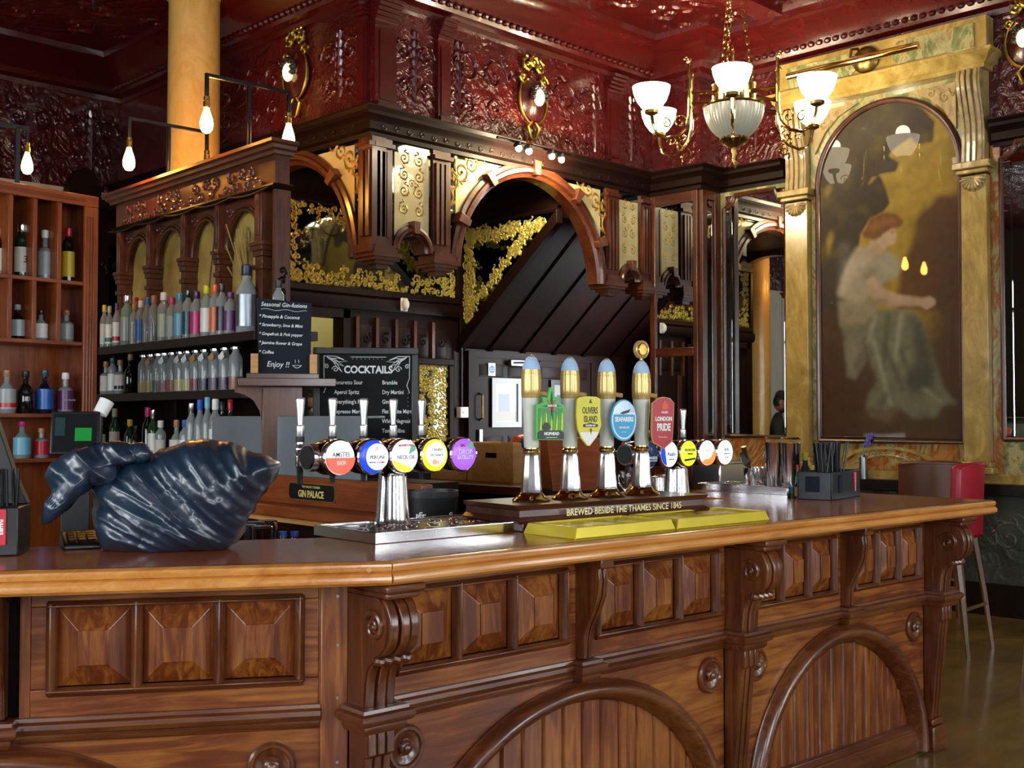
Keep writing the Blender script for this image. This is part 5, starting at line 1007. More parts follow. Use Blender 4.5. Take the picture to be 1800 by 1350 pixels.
tin(1361, 870, 5.49, .034, .046, .235, 'tall stack of steel cocktail tins, left of the pair', 1); tin(1391, 872, 5.37, .034, .046, .235, 'tall stack of steel cocktail tins beside the caddy', 1)
def atray(px, D): p = od(px, 870, D); return (p.x, p.y, ZT1 + .012)
b_ = thing('ice_bucket', 'small steel bucket holding bar spoons and a strainer', 'bucket', atray(1330, 5.62)); obj('pail', MB().lathe([(.055, 0), (.058, .004), (.066, .11), (.069, .113), (.063, .112), (.052, .01)], 30), 'chrome', b_); obj('handle', MB().tube([(-.066, -.02, .10), (-.075, -.05, .05), (-.05, -.085, .02)], .004, 6), 'chrome', b_)
obj('bar_spoon', MB().tube([(.01, 0, .02), (.06, -.01, .20), (.075, -.01, .235)], [.003, .003, .004], 6).tube([(.062, -.01, .245), (.09, -.01, .236)], .005, 6), 'chrome', b_)
obj('strainer', MB(Matrix.Translation((-.075, .02, .155)) @ Matrix.Rotation(1.2, 4, 'X')).lathe([(.038, 0), (.042, .004), (.040, .008), (.002, -.014)], 24), 'steel', b_); obj('strainer_handle', MB().tube([(-.05, .02, .14), (.02, .02, .05)], .005, 6), 'chrome', b_); obj('muddler', MB().tube([(.0, .02, .03), (-.06, .03, .20), (-.066, .03, .215)], [.010, .012, .014], 10), 'mahogany_z', b_)
sp_ = thing('steel_bin', 'low square steel bin behind the right-hand font', 'bin', atray(1262, 6.0)); obj('tub', MB().box(-.11, .11, -.09, .09, 0, .12), 'chrome', sp_, bev=.006); obj('lip', MB().box(-.12, .12, -.10, .10, .12, .128), 'chrome', sp_)
for k, (px, D) in enumerate(((1152, 5.35), (1168, 5.5))): o = thing('steel_jigger', ['squat steel cup behind the stout lens, nearer the bell', 'squat steel cup behind the second lens'][k], 'cup', od(px, 870, D).xy.to_3d() + Vector((0, 0, ZT1))); obj('cup', MB().lathe([(.045, 0), (.048, .09), (.050, .092), (.044, .09)], 24), 'chrome', o); obj('base_ring', MB().lathe([(.047, 0), (.049, .004), (.046, .008)], 24), 'chrome', o)
def bitters(px, D, h, r, cap, body, lab, label, zz=ZT1):
    p = od(px, 870, D); o = thing('small_bottle', label, 'bottle', (p.x, p.y, zz)); obj('body', MB().lathe([(r, 0), (r, h * .6), (r * .5, h * .72), (r * .4, h * .85)], 18), body, o); obj('cap', MB().lathe([(r * .55, h * .83), (r * .55, h)], 16), cap, o); obj('label', MB().lathe([(r * 1.02, h * .12), (r * 1.02, h * .55)], 18, cap=False), lab, o)
bitters(1416, 5.45, .20, .026, 'badge_yellow', 'black_plastic', 'cream_label', 'bitters bottle with yellow cap and white label behind the caddy'); bitters(1402, 5.3, .15, .012, 'cup_red', 'badge_green', 'badge_sky', 'slim green pen-like bottle with red cap by the caddy'); bitters(1428, 5.5, .14, .018, 'badge_yellow', 'amber_glass', 'tan_card', 'little amber bottle with cream cap behind the caddy')
bitters(1403, 5.2, .10, .016, 'tan_card', 'amber_glass', 'tan_card', 'tiny dark bottle with cork standing against the caddy')
p = od(1436, 872, 5.55); o = thing('dropper_bottle', 'clear cruet with a dark stopper behind the straws', 'bottle', (p.x, p.y, ZT1)); obj('flask', MB().lathe([(.03, 0), (.032, .01), (.018, .13), (.016, .20)], 18), 'clear_glass', o); obj('stopper', MB().lathe([(.016, .20), (.019, .21), (.012, .225), (.014, .235), (.004, .24)], 16), 'dark_steel', o)
p = ox(1517, 833, 8.475); o = thing('bud_vase', 'small grey vase with a lavender sprig on the wall shelf', 'vase', (p.x, p.y, .98)); o.scale = (1.15, 1.15, 1.15); obj('vase', MB().lathe([(.024, 0), (.026, .06), (.024, .15), (.014, .16), (.012, .17)], 18), 'steel', o); obj('stem', MB().tube([(0, 0, .1), (.01, 0, .22), (.03, -.02, .30)], .003, 6), 'badge_green', o)
fl_ = MB(); rr = random.Random(2)
for k in range(46): f_ = rr.random(); fl_.add(*_sph((.012 + .04 * f_ + rr.gauss(0, .012), -.012 - .03 * f_ + rr.gauss(0, .012), .225 + .085 * f_ + rr.gauss(0, .006)), (.008,) * 3, 6, 4))
obj('florets', fl_, 'pink_flower', o, kind='stuff')
# --- island back bar: steel upstand, GIN PALACE rail, ledge (runs along the gantry direction)
PR, PL = oz(443, 581, 1.98), oz(178, 610, 1.98); gv = Vector((PR.x - PL.x, PR.y - PL.y)); GA = math.atan2(gv.y, gv.x); GL = gv.length
s1 = on(640, 790, (3.2, 4.2), GA); SI = Matrix.Translation((s1.x, s1.y, 0)) @ Matrix.Rotation(GA, 4, 'Z')
ib = thing('island_back_bar', 'steel-backed island counter carrying the brass-lettered rail', 'counter', (s1.x, s1.y, 0), GA)
ux = lambda px, py: (SI.inverted() @ on(px, py, s1, GA))
a_ = ux(640, 731); bz = ux(560, 840).z; tz = a_.z; lz = ux(560, 898).z; xe = ux(745, 850).x
us = ux(372, 760).x
obj('steel_upstand', MB().box(us, 0, 0, .02, bz, tz).box(us, 0, .02, .12, tz - .012, tz), 'brushed_steel', ib, bev=.004)
obj('rail', MB().box(-3.9, xe, -.01, .05, lz + .02, bz), 'cherry_x', ib, bev=.004); obj('ledge', MB().box(-3.9, xe - .02, -.12, .08, lz - .035, lz + .02), 'cherry_x', ib, bev=.008); obj('ledge_lower', MB().box(-2.3, xe - .3, -.04, .3, lz - .07, lz - .04), 'pine', ib)
obj('cupboard', MB().box(-3.9, xe - .1, .08, .28, 0, bz), 'ebony_z', ib)
gp0, gp1 = ux(513, 868), ux(594, 862); pw_, pc_ = (gp1.x - gp0.x) / 2, (gp1.x + gp0.x) / 2; pz_ = (gp0.z + gp1.z) / 2; ph_ = .042
def plaq(w, h, k=.012): return [(-w, -h + k), (-w + k, -h), (w - k, -h), (w, -h + k), (w, h - k), (w - k, h), (-w + k, h), (-w, h - k)]
plain('letter_gold', '#e0cf78', .4)
pq_ = thing('lettered_plaque', 'black plaque with gold capitals on the cherry rail', 'plaque', (SI @ Vector((pc_, -.011, pz_)))[:], GA)
obj('rim', MB().prism(plaq(pw_, ph_), 'y', -.006, 0), 'pale_gilt', pq_); obj('field', MB().prism(plaq(pw_ - .004, ph_ - .004), 'y', -.008, -.005), 'badge_black', pq_)
obj('lettering', MB().add(*text('GIN PALACE', .046, frame((0, -.009, -.011), (1, 0, 0)), .0008, bold=.0012, sx=.86)).add(*text('THE VIADUCT TAVERN', .016, frame((0, -.009, .024), (1, 0, 0)), .0006, sx=.95)), 'letter_gold', pq_, 0)
# back shelf under the canopy with two crates
bs = thing('back_counter', 'dark timber back counter under the canopy corner', 'counter', (0, 0, 0)); obj('top', MB().box(4.55, 5.15, 4.45, 6.2, 1.03, 1.08), 'mahogany_y', bs, bev=.006); obj('body', MB().box(4.75, 5.1, 4.5, 6.15, 0, 1.03), 'ebony_z', bs)
def crate(y, w, label, hole):
    o = thing('wooden_crate', label, 'crate', (4.80, y, 1.08), 0, 'pine crates on the back counter'); h = .235; 
    obj('front', MB().box(0, .015, .03, w - .03, 0, h), 'pine', o, bev=.002); obj('back', MB().box(.25, .265, .03, w - .03, 0, h), 'pine', o)
    for yy in (0, w - .03): obj('end', MB().box(-.01, .27, yy, yy + .03, 0, h + .004), 'pine', o, bev=.002)
    obj('base', MB().box(.015, .25, .03, w - .03, 0, .012), 'pine', o); obj('hand_hole', MB().box(-.0015, .0, w * .38, w * .62, h * .62, h * .75), 'ebony_x' if hole else 'tan_card', o)
crate(4.78, .40, 'pine crate with a dark hand hole, right of the pair', True); crate(5.20, .40, 'pine crate with a worn label, left of the pair', False)
o = thing('crisp_packet', 'crumpled orange and blue crisp packet behind the first pump', 'packet', (0, 0, 0)); obj('bag', blob([(897, 782), (905, 768), (925, 764), (945, 770), (948, 788), (930, 796), (905, 790)], (922, 780), 6.9, .06, 40, 16, .03, 4, 2.4, None), 'badge_orange', o, 60); obj('print', blob([(914, 786), (918, 772), (930, 770), (938, 780), (930, 790)], (926, 780), 6.83, .03, 30, 12, .02, 6, 2.4, None), 'lens_blue_ink', o, 60)
# bar caddy with sloping lid + coffee corner
p = od(1012, 800, 6.2); o = thing('sloped_box', 'brown timber box with sloping front behind the pumps', 'box', (p.x, p.y, 1.0), math.radians(-30)); obj('body', MB().prism([(-.10, .08), (.14, .08), (.14, .36), (.02, .36)], 'x', -.16, .16), 'cherry_x', o, bev=.004); obj('tray', MB().box(-.19, .19, -.12, .17, .0, .08), 'ebony_x', o, bev=.004); obj('support', MB().box(-.12, .12, -.05, .12, -1.0, 0), 'ebony_z', o)
# brass bell and glasses near right font
p = od(1106, 800, 5.25); o = thing('coffee_machine_head', 'chrome machine head with red top behind the fourth pump', 'machine', (p.x, p.y, ZT1)); obj('column', MB().lathe([(.05, 0), (.05, .06), (.02, .09), (.02, .16)], 18), 'mahogany_z', o); obj('head', MB().sph((0, 0, .20), (.06, .06, .045), 18, 10), 'chrome', o); obj('cap', MB().lathe([(.04, .235), (.035, .255), (.01, .262)], 18), 'cup_red', o); obj('spout', MB(Matrix.Translation((0, -.05, .17)) @ Matrix.Rotation(PI / 2, 4, 'X')).lathe([(.036, 0), (.036, .012), (.001, .014)], 20), 'chrome', o)
p = od(1100, 860, 4.9); o = thing('stemmed_glass', 'small clear glass standing behind the third pump', 'glass', (p.x, p.y, ZT1)); obj('bowl', MB().lathe([(.03, 0), (.008, .01), (.008, .05), (.03, .08), (.034, .12), (.03, .14), (.028, .12), (.006, .07)], 18), 'clear_glass', o); obj('foot', MB().lathe([(.031, 0), (.031, .003), (.008, .01)], 18), 'clear_glass', o)
# black bin with white crests
p = od(757, 905, 4.7); bk_ = thing('ice_pail', 'black round pail with white crests behind the left font', 'pail', (p.x, p.y, .845)); obj('pail', MB().lathe([(.085, 0), (.11, .30), (.115, .30), (.115, .325), (.104, .325), (.08, .02)], 32), 'black_plastic', bk_)
def curved(s, r, z, size, ang0, da): 
    mb = MB()
    for k, ch in enumerate(s): a = ang0 + da * k; mb.add(*text(ch, size, frame((r * math.cos(a), r * math.sin(a), z + .03 * math.sin(PI * k / max(1, len(s) - 1))), (-math.sin(a), math.cos(a), 0)), .0008, bold=.0008))
    return mb
for a0, s in ((3.35, 'GREEN'), (4.75, 'BELL')): obj('crest', curved(s, .104, .20, .032, a0, .13), 'badge_white', bk_, 0)
# glasses on the shelf behind the left bar, blue caps
tg = None
for k, (px, D) in enumerate(((432, 3.75), (447, 3.85), (461, 3.7), (470, 3.9))):
    p = od(px, 930, D); lab = ['tumbler on the shelf right of the bin bag, leftmost', 'tumbler on the shelf right of the bin bag, second', 'tumbler on the shelf right of the bin bag, third', 'tumbler on the shelf right of the bin bag, rightmost'][k]
    if tg is None:
        tg = thing('tumbler', lab, 'glass', (p.x, p.y, .90), 0, 'tumblers behind the bin bag'); obj('glass', MB().lathe([(.028, 0), (.034, .215), (.032, .215), (.026, .012)], 20), 'clear_glass', tg); obj('rim', MB().lathe([(.032, .213), (.0345, .216), (.032, .218)], 20), 'clear_glass', tg)
    else: dup(tg, (p.x, p.y, .90), 0, lab)
for k, px in enumerate((497, 518)): p = od(px, 945, 3.8); o = thing('mixer_bottle', ['mixer bottle with bright blue cap, nearer the tumblers', 'mixer bottle with bright blue cap, nearer the font tray'][k], 'bottle', (p.x, p.y, .90), 0, 'mixer bottles with blue caps'); obj('body', MB().lathe([(.022, 0), (.022, .125), (.013, .165), (.012, .18)], 16), 'clear_glass', o); obj('cap', MB().lathe([(.014, .175), (.014, .19)], 16), 'lit_blue' if 0 else 'sign_blue', o)
# ================================================================== gantry with bottles
GM = Matrix.Translation((PL.x, PL.y, 0)) @ Matrix.Rotation(GA, 4, 'Z'); GI = GM.inverted()
def gx(px, py=600, y=0.0): p = GM @ Vector((0, y, 0)); return (GI @ on(px, py, p, GA)).x
plain('gantry_glass', '#8f7c3c', .25, 0, .35, .4, 5); plain('dark_shelf', '#160c09', .4)
plain('gantry_pane', '#b39a52', .3, 0, .4, .3, 4)
ga = thing('bottle_gantry', 'carved timber gantry with arcade and bottle shelves behind the bar', 'gantry', (PL.x, PL.y, 0), GA)
Y0 = .16; XE = gx(484, 360, Y0)
posts = [gx(212, 400, Y0), gx(264, 400, Y0), gx(325, 400, Y0), gx(385, 400, Y0), gx(455, 400, Y0) + .02]
pw2 = .042
obj('cornice', MB().mould([(0, 3.05), (.02, 3.05), (.025, 3.07), (.045, 3.08), (.05, 3.10), (.07, 3.11), (.07, 3.13), (0, 3.13)], [(posts[0] - .12, Y0 + .12), (posts[0] - .12, Y0), (XE, Y0), (XE, Y0 + .12)]).box(posts[0] - .12, XE, Y0, Y0 + .12, 3.05, 3.13), 'carved_x', ga)
obj('frieze', MB().box(posts[0] - .10, XE - .02, Y0 + .01, Y0 + .11, 2.86, 3.05), 'carved_x', ga)
obj('string_course', MB().mould([(0, 2.84), (.02, 2.845), (.03, 2.86), (.02, 2.875), (0, 2.88)], [(posts[0] - .11, Y0), (XE - .01, Y0), (XE - .01, Y0 + .12)]), 'ebony_x', ga)
gp = lambda u, v, h: (u, Y0 + .01 - h, v)
for i in range(4):
    a, b = posts[i] + pw2, posts[i + 1] - pw2; g = MB(); n = max(3, int((b - a) / .055))
    for k in range(n): scroll(g, gp, a + (k + .5) * (b - a) / n, 2.955 + (.036 if k % 2 else -.036), .042, 1 if k % 2 else -1, k * 2.1, .011, 5, 1.2, 5, 12)
    obj('carved_scrolls', g, 'carved_x', ga); c, r = (a + b) / 2, (b - a) / 2
    obj('spandrel', MB().prism([(a - .02, 2.54), (a - .02, 2.85), (b + .02, 2.85), (b + .02, 2.54), (b, 2.54)] + [(c + (r + .012) * math.cos(PI * k / 16), 2.54 + .255 * math.sin(PI * k / 16)) for k in range(17)], 'y', Y0 + .03, Y0 + .08), 'carved_x', ga)
    obj('arch_bead', MB().tube([(c + r * .98 * math.cos(PI * k / 20), Y0 + .03, 2.54 + .232 * math.sin(PI * k / 20)) for k in range(21)], .012, 6).tube([(c + r * 1.06 * math.cos(PI * k / 20), Y0 + .03, 2.545 + .255 * math.sin(PI * k / 20)) for k in range(21)], .008, 6), 'carved_x', ga)
    g = MB(); 
    for sg in (-1, 1): scroll(g, lambda u, v, h: (u, Y0 + .03 - h, v), c + sg * r * .82, 2.79, .038, sg, 0, .010, 5, 1.1, 5, 10)
    obj('carved_scrolls', g, 'carved_x', ga)
    gl_ = MB(); gl_.box(a - .05, b + .05, Y0 + .085, Y0 + .10, 2.0, 2.82); obj('stained_pane', gl_, 'gantry_pane', ga, 0)
for i, x in enumerate(posts):
    e = .012 if i == 4 else 0; w = pw2 + e * 2; o = obj('post', MB().box(x - w * .62, x + w * .62, Y0 - .02, Y0 + .08, 2.54, 2.90), 'carved_z', ga, bev=.003)
    obj('flute', MB().box(x - w * .3, x + w * .3, Y0 - .026, Y0 - .019, 2.58, 2.84), 'carved_z', o, bev=.003)
    for k, (q, z0, z1) in enumerate(((1.15, 2.515, 2.54), (1.0, 2.485, 2.515), (.85, 2.45, 2.485), (.65, 2.40, 2.45), (.85, 2.37, 2.40), (.62, 1.98, 2.37))): obj('pedestal_step', MB().box(x - w * q, x + w * q, Y0 - .05 * q + .02, Y0 + .08, z0, z1), 'carved_x', o, bev=.003)
obj('end_panel', MB().box(XE - .03, XE - .005, Y0 + .0, Y0 + .11, 1.98, 2.86), 'carved_z', ga); g = MB()
for k in range(6): scroll(g, lambda u, v, h: (XE - .005 + h, u, v), Y0 + .055, 2.05 + k * .06, .03, 1 if k % 2 else -1, k, .008, 3, 1.1, 5, 10)
obj('carved_scrolls', g, 'ebony_z', ga)
SX0, SX1 = gx(172, 610), gx(447, 581)
obj('upper_shelf', MB().box(SX0, SX1, 0, .34, 1.925, 1.98), 'dark_shelf', ga, bev=.003)
z2 = (GM @ Vector((0, 0, 0))); lsz = on(417, 684, (PL.x, PL.y), GA).z
obj('lower_shelf', MB().box(SX0 - .02, gx(425, 690), 0, .34, lsz - .055, lsz), 'dark_shelf', ga, bev=.003)
obj('back_board', MB().box(SX0, SX1, .34, .37, 1.1, 2.02), 'ebony_x', ga)
for x in (SX0 + .02, (SX0 + SX1) / 2 - .1, SX1 - .06): obj('shelf_upright', MB().box(x, x + .03, .10, .34, 1.1, 1.925), 'ebony_z', ga)
obj('base_cupboard', MB().box(SX0, SX1, .1, .4, 0, 1.1), 'ebony_z', ga)
# --- bottles
def bottle(label, loc, h, r, body, cap, lab=None, lab2=None, style='gin', group=None, rz=0, liquid=None, tagc=None, txt=None, txtc='badge_black'):
    o = thing('bottle', label, 'bottle', loc, rz, group)
    prof = {'gin': [(r * .95, 0), (r, .008), (r, h * .66), (r * .93, h * .72), (r * .52, h * .79), (r * .42, h * .83), (r * .42, h * .90)],
            'tall': [(r * .95, 0), (r, .008), (r, h * .60), (r * .82, h * .69), (r * .45, h * .78), (r * .38, h * .84), (r * .38, h * .92)],
            'round': [(r * .9, 0), (r, .01), (r * 1.02, h * .38), (r * .95, h * .52), (r * .6, h * .64), (r * .34, h * .70), (r * .32, h * .86)],
            'square': [(r * 1.05, 0), (r * 1.1, .008), (r * 1.1, h * .56), (r * .9, h * .62), (r * .4, h * .66), (r * .38, h * .84)],
            'decanter': [(r * .95, 0), (r, .006), (r, h * .70), (r * .86, h * .78), (r * .52, h * .86), (r * .50, h * .93)]}[style]
    nseg = 8 if style == 'square' else 20
    obj('glass_body', MB().lathe(prof, nseg), body, o, 50); z1, z2 = prof[-1][1], h; rn_ = prof[-1][0]
    if style == 'decanter': obj('stopper', MB().lathe([(r * .56, h * .92), (r * .72, h * .935), (r * .72, h * .985), (r * .5, h)], 18), cap, o)
    else: obj('cap', MB().lathe([(rn_ * 1.25, h * .84), (rn_ * 1.34, h * .85), (rn_ * 1.32, h * .985), (rn_ * 1.0, h)], 16), cap, o)
    if lab: obj('label', MB().lathe([(prof[2][0] * 1.012, h * .10), (prof[2][0] * 1.012, h * .56)], nseg, cap=False), lab, o, 50)
    if lab2: obj('label_band', MB().lathe([(prof[2][0] * 1.02, h * .14), (prof[2][0] * 1.02, h * .24)], nseg, cap=False), lab2, o, 50)
    if liquid: obj('liquid', MB().lathe([(r * 1.006, .006), (r * 1.006, h * .30)], 18), liquid, o)
    if tagc: obj('paper_tag', MB(Matrix.Translation((r * .4, -r * .9, h * .78)) @ Matrix.Rotation(-.5, 4, 'Y')).box(-.035, .03, -.002, 0, -.022, .022), tagc, o)
    if txt: obj('lettering', MB().add(*text(txt, h * .14, frame((0, -prof[2][0] * 1.03, h * .32), (1, 0, 0)), .0006)), txtc, o, 0)
    return o
for nm, c in (('lab_pink', '#c02a72'), ('lab_sky', '#6fb4cc'), ('lab_teal', '#1d4a52'), ('lab_orange', '#d0641e'), ('lab_purple', '#5e3064'), ('lab_sage', '#a8b89a'), ('lab_grey', '#9aa4a0'), ('lab_blue', '#1f62b8'), ('lab_green', '#1c7a5a'), ('lab_yellow', '#d0b420'), ('lab_dark', '#1c222c'), ('foil_red', '#b8142a'), ('foil_purple', '#3c2060'), ('foil_sky', '#3aa0c4'), ('foil_yellow', '#d8d000'), ('foil_orange', '#e0601a'), ('cork', '#a8774a'), ('liq_gold', '#a8901e'), ('liq_red', '#6a0f28'), ('liq_orange', '#9a4214'), ('liq_navy', '#101a34'), ('liq_purple', '#3c1c44'), ('liq_amber', '#8a4a14'), ('liq_pale', '#c8b878')): plain(nm, c, .3, 0, .06)
plain('black_bottle', '#0a0d0c', .08, 0, .2, .5); plain('dark_green_bottle', '#0e2a1a', .08, 0, .2, .5); plain('navy_bottle', '#0c1430', .08, 0, .2, .5)
UPG = 'bottles along the upper gantry shelf'; LWG = 'infusion bottles along the lower gantry shelf'
ub = [(183, 77, .030, 'bottle_glass', 'lab_yellow', 'cream_label', None, 'tall', 'slim clear bottle with cream label, leftmost on the upper shelf'),
      (192, 74, .030, 'bottle_glass', 'lab_sage', 'badge_white', 'lab_green', 'tall', 'clear bottle with sage cap and green-footed white label'),
      (205, 78, .030, 'bottle_glass', 'foil_purple', 'badge_white', 'foil_red', 'tall', 'clear bottle with purple cap and red-footed white label'),
      (214, 88, .030, 'bottle_glass', 'foil_red', None, None, 'tall', 'clear bottle with bright red cap, behind the green-shouldered one'),
      (223, 90, .044, 'aqua_glass', 'chrome', 'lab_grey', None, 'gin', 'stout green-shouldered bottle with silver cap'),
      (236, 74, .034, 'bottle_glass', 'cork', None, None, 'gin', 'clear bottle with wooden stopper and no label'),
      (247, 78, .034, 'bottle_glass', 'badge_white', 'lab_blue', None, 'gin', 'clear bottle with a solid blue label'),
      (259, 82, .034, 'bottle_glass', 'lab_blue', None, None, 'tall', 'clear bottle with blue neck band'),
      (270, 84, .036, 'bottle_glass', 'cork', None, None, 'gin', 'tall clear bottle with cork, left of the sage label'),
      (287, 88, .040, 'bottle_glass', 'badge_white', 'lab_sage', None, 'gin', 'bottle with pale sage label and white cap'),
      (302, 78, .038, 'bottle_glass', 'lab_pink', 'lab_grey', None, 'gin', 'bottle with grey-green label and pink cap'),
      (315, 84, .038, 'bottle_glass', 'foil_sky', 'lab_sky', None, 'gin', 'bottle with sky-blue label and turquoise cap'),
      (330, 88, .036, 'bottle_glass', 'dark_green_bottle', 'lab_teal', None, 'gin', 'bottle with dark teal label'),
      (345, 84, .040, 'bottle_glass', 'foil_purple', 'lab_pink', None, 'gin', 'bottle with hot pink label'),
      (363, 92, .040, 'bottle_glass', 'foil_yellow', 'badge_white', None, 'gin', 'bottle with white label and yellow cap'),
      (378, 92, .036, 'bottle_glass', 'foil_orange', 'lab_orange', None, 'gin', 'bottle with orange label and orange cap'),
      (390, 92, .036, 'bottle_glass', 'lab_dark', 'lab_dark', None, 'gin', 'bottle with charcoal label near the big bottle'),
      (405, 76, .040, 'bottle_glass', 'lab_purple', 'lab_purple', None, 'gin', 'bottle with plum label beside the big bottle')]
for px, hp, r, body, cap, lab, l2, sty, desc in ub:
    x = gx(px, 590, .09); p = GM @ Vector((x, .09 if px not in (214,) else .2, 1.98)); D = (p.x + p.y) * S2; bottle(desc, p, hp * D / F, r, body, cap, lab, l2, sty, UPG, GA)
x = gx(430, 580, .09); p = GM @ Vector((x, .10, 1.98)); bottle('oversized clear display bottle with silver label at the shelf end', p, .42, .062, 'bottle_glass', 'badge_navy', 'steel', None, 'tall', None, GA)
x = gx(493, 520, .12); p = GM @ Vector((x - .02, .12, 1.98)); o = bottle('clear bottle with dark cap beyond the gantry end post', p, .30, .034, 'bottle_glass', 'badge_black', 'cream_label', None, 'gin', None, GA)
obj('end_shelf', MB().box(SX1, x + .06, .02, .34, 1.925, 1.98), 'dark_shelf', ga)
lb_ = [(186, 58, .040, 'bottle_glass', 'cork', 'cream_label', None, None, None, 'square', 'square bottle with white label, far left of the lower shelf', 'G'),
       (198, 64, .036, 'bottle_glass', 'lab_teal', 'badge_white', None, None, None, 'gin', 'pale bottle with teal stopper on the lower shelf', None),
       (211, 60, .040, 'bottle_glass', 'cork', 'cream_label', 'lab_dark', None, None, 'square', 'square bottle with blush label and cork', None),
       (229, 70, .046, 'black_bottle', 'cork', None, None, None, None, 'round', 'round black bottle with cork on the lower shelf', None)]
for px, hp, r, body, cap, lab, l2, liq, tg_, sty, desc, tx in lb_:
    x = gx(px, 690, .08); p = GM @ Vector((x, .08, lsz)); D = (p.x + p.y) * S2; bottle(desc, p, hp * D / F, r, body, cap, lab, l2, sty, None, GA, None, None, tx)
dd = [(253, 'liq_gold', None, 'golden'), (266, 'liq_gold', 'tan_card', 'golden, kraft-tagged'), (279, 'liq_navy', None, 'midnight blue'), (290, 'liq_red', 'badge_white', 'crimson, white-tagged'), (303, 'liq_orange', None, 'burnt orange'), (317, 'liq_pale', 'cream_label', 'straw-coloured'), (330, 'liq_pale', 'badge_white', 'pale, white-tagged'), (345, 'liq_red', 'tan_card', 'dark red, kraft-tagged'), (360, 'liq_navy', 'badge_white', 'blue-black, white-tagged'), (378, 'liq_purple', 'tan_card', 'violet, kraft-tagged'), (396, 'liq_purple', 'badge_white', 'plum, white-tagged'), (414, 'liq_amber', None, 'amber')]
for k, (px, liq, tg_, desc) in enumerate(dd):
    x = gx(px, 690, .07); p = GM @ Vector((x, .07, lsz)); bottle(desc + ' infusion in a glass-stoppered bottle on the lower shelf', p, .265, .042, 'bottle_glass', 'chrome', None, None, 'decanter', LWG, GA, liq, tg_)
# bottles standing on the island, seen over the bin bag
BK = 'speed-rail bottles behind the bin bag'
bk2 = [(176, 727, .034, 'dark_green_bottle', 'steel', 'cream_label', 'tall', 'dark wine bottle with steel pourer, leftmost behind the bag'), (201, 718, .034, 'green_glass', 'lab_sage', 'cream_label', 'tall', 'green wine bottle with grey-green pourer'), (228, 737, .036, 'dark_green_bottle', 'lab_yellow', None, 'tall', 'dark bottle with yellow foil neck'), (239, 748, .034, 'black_bottle', 'badge_black', None, 'tall', 'black bottle right of the yellow foil'), (259, 716, .036, 'black_bottle', 'lab_pink', None, 'tall', 'dark bottle with rose-red foil neck'),
       (269, 720, .034, 'green_glass', 'chrome', 'badge_white', 'tall', 'green bottle with silver cap and white label'), (282, 739, .034, 'bottle_glass', 'badge_white', 'cream_label', 'gin', 'clear bottle with white screw cap'), (310, 738, .042, 'bottle_glass', 'cork', 'cream_label', 'round', 'squat clear bottle with cork'), (325, 738, .034, 'bottle_glass', 'sign_blue', 'badge_white', 'gin', 'clear bottle with dark blue cap'), (336, 708, .034, 'bottle_glass', 'chrome', None, 'gin', 'clear bottle with silver cap by the steel upstand'),
       (351, 702, .036, 'bottle_glass', 'sign_blue', None, 'tall', 'clear bottle with bright blue cap'), (364, 698, .034, 'bottle_glass', 'lab_sky', None, 'tall', 'clear bottle with pale blue cap'), (378, 701, .036, 'bottle_glass', 'badge_white', 'badge_white', 'gin', 'clear bottle with broad white cap'), (390, 705, .028, 'black_bottle', 'badge_black', 'lab_dark', 'tall', 'slim black bottle next to the timber post'), (404, 702, .028, 'dark_green_bottle', 'foil_red', None, 'tall', 'dark bottle with red neck by the timber post')]
for k, (px, topy, r, body, cap, lab, sty, desc) in enumerate(bk2):
    p0_ = on(px, 800, (SI @ Vector((0, .2, 0))).xy, GA); zb = bz; zt = on(px, topy, (p0_.x, p0_.y), GA).z
    bottle(desc, (p0_.x, p0_.y, zb), max(.2, zt - zb), r, body, cap, lab, None, sty, BK, GA)
# ================================================================== shelf block, chalkboards
q0 = od(497, 672, 5.75); SB = math.radians(-32); sb = thing('timber_bracket_shelf', 'brown timber shelf block on a post carrying the small chalkboard', 'shelf', (q0.x, q0.y, q0.z), SB)
obj('board', MB().box(-.22, .26, -.10, .22, -.022, .018), 'mahogany_x', sb, bev=.003); obj('board_upper', MB().box(-.18, .18, -.02, .2, .018, .045), 'mahogany_x', sb, bev=.003)
obj('post', MB().box(-.10, .10, .0, .16, bz - q0.z, -.022), 'carved_z', sb, bev=.004); obj('curved_bracket', MB().prism([(-.10, -.022), (-.24, -.022), (-.235, -.05), (-.19, -.06), (-.145, -.09), (-.115, -.14), (-.10, -.20)], 'y', .04, .1), 'carved_z', sb)
c0 = od(494, 595, 5.78); w2 = .135; TL = od(448, 524, 5.78); zT, zB = od(494, 527, 5.78).z, q0.z + .046
gb = thing('gin_chalkboard', 'small slate chalkboard headed Seasonal Gin-fusions', 'chalkboard', (c0.x + .03, c0.y + .02, zB), SB)
hb = zT - zB; obj('slate_board', MB().prism([(-w2 - .005, hb + .012), (w2 + .005, hb - .012), (w2, 0), (-w2 + .012, 0)], 'y', 0, .012), 'slate', gb)
for sx in (-w2 - .03, w2 - .005): obj('wooden_clamp', MB().box(sx, sx + .038, -.03, .05, 0, .10), 'pine', gb, bev=.002)
tx = MB()
for s, z, u, sz in (('Seasonal Gin-fusions', .365, 0, .030), ('* Pineapple & Coconut', .305, -.125, .0235), ('* Strawberry, lime & Mint', .26, -.125, .0225), ('* Grapefruit & Pink pepper', .212, -.125, .0215), ('* Jasmine flower & Grape', .165, -.125, .0225), ('* Coffee', .115, -.125, .0235), ('Enjoy !!', .05, -.085, .040)):
    tx.add(*text(s, sz, frame((u, -.0012, z * hb / .39), (1, 0, -.03)), .0008, 'LEFT' if u else 'CENTER', .0003, .93, .18))
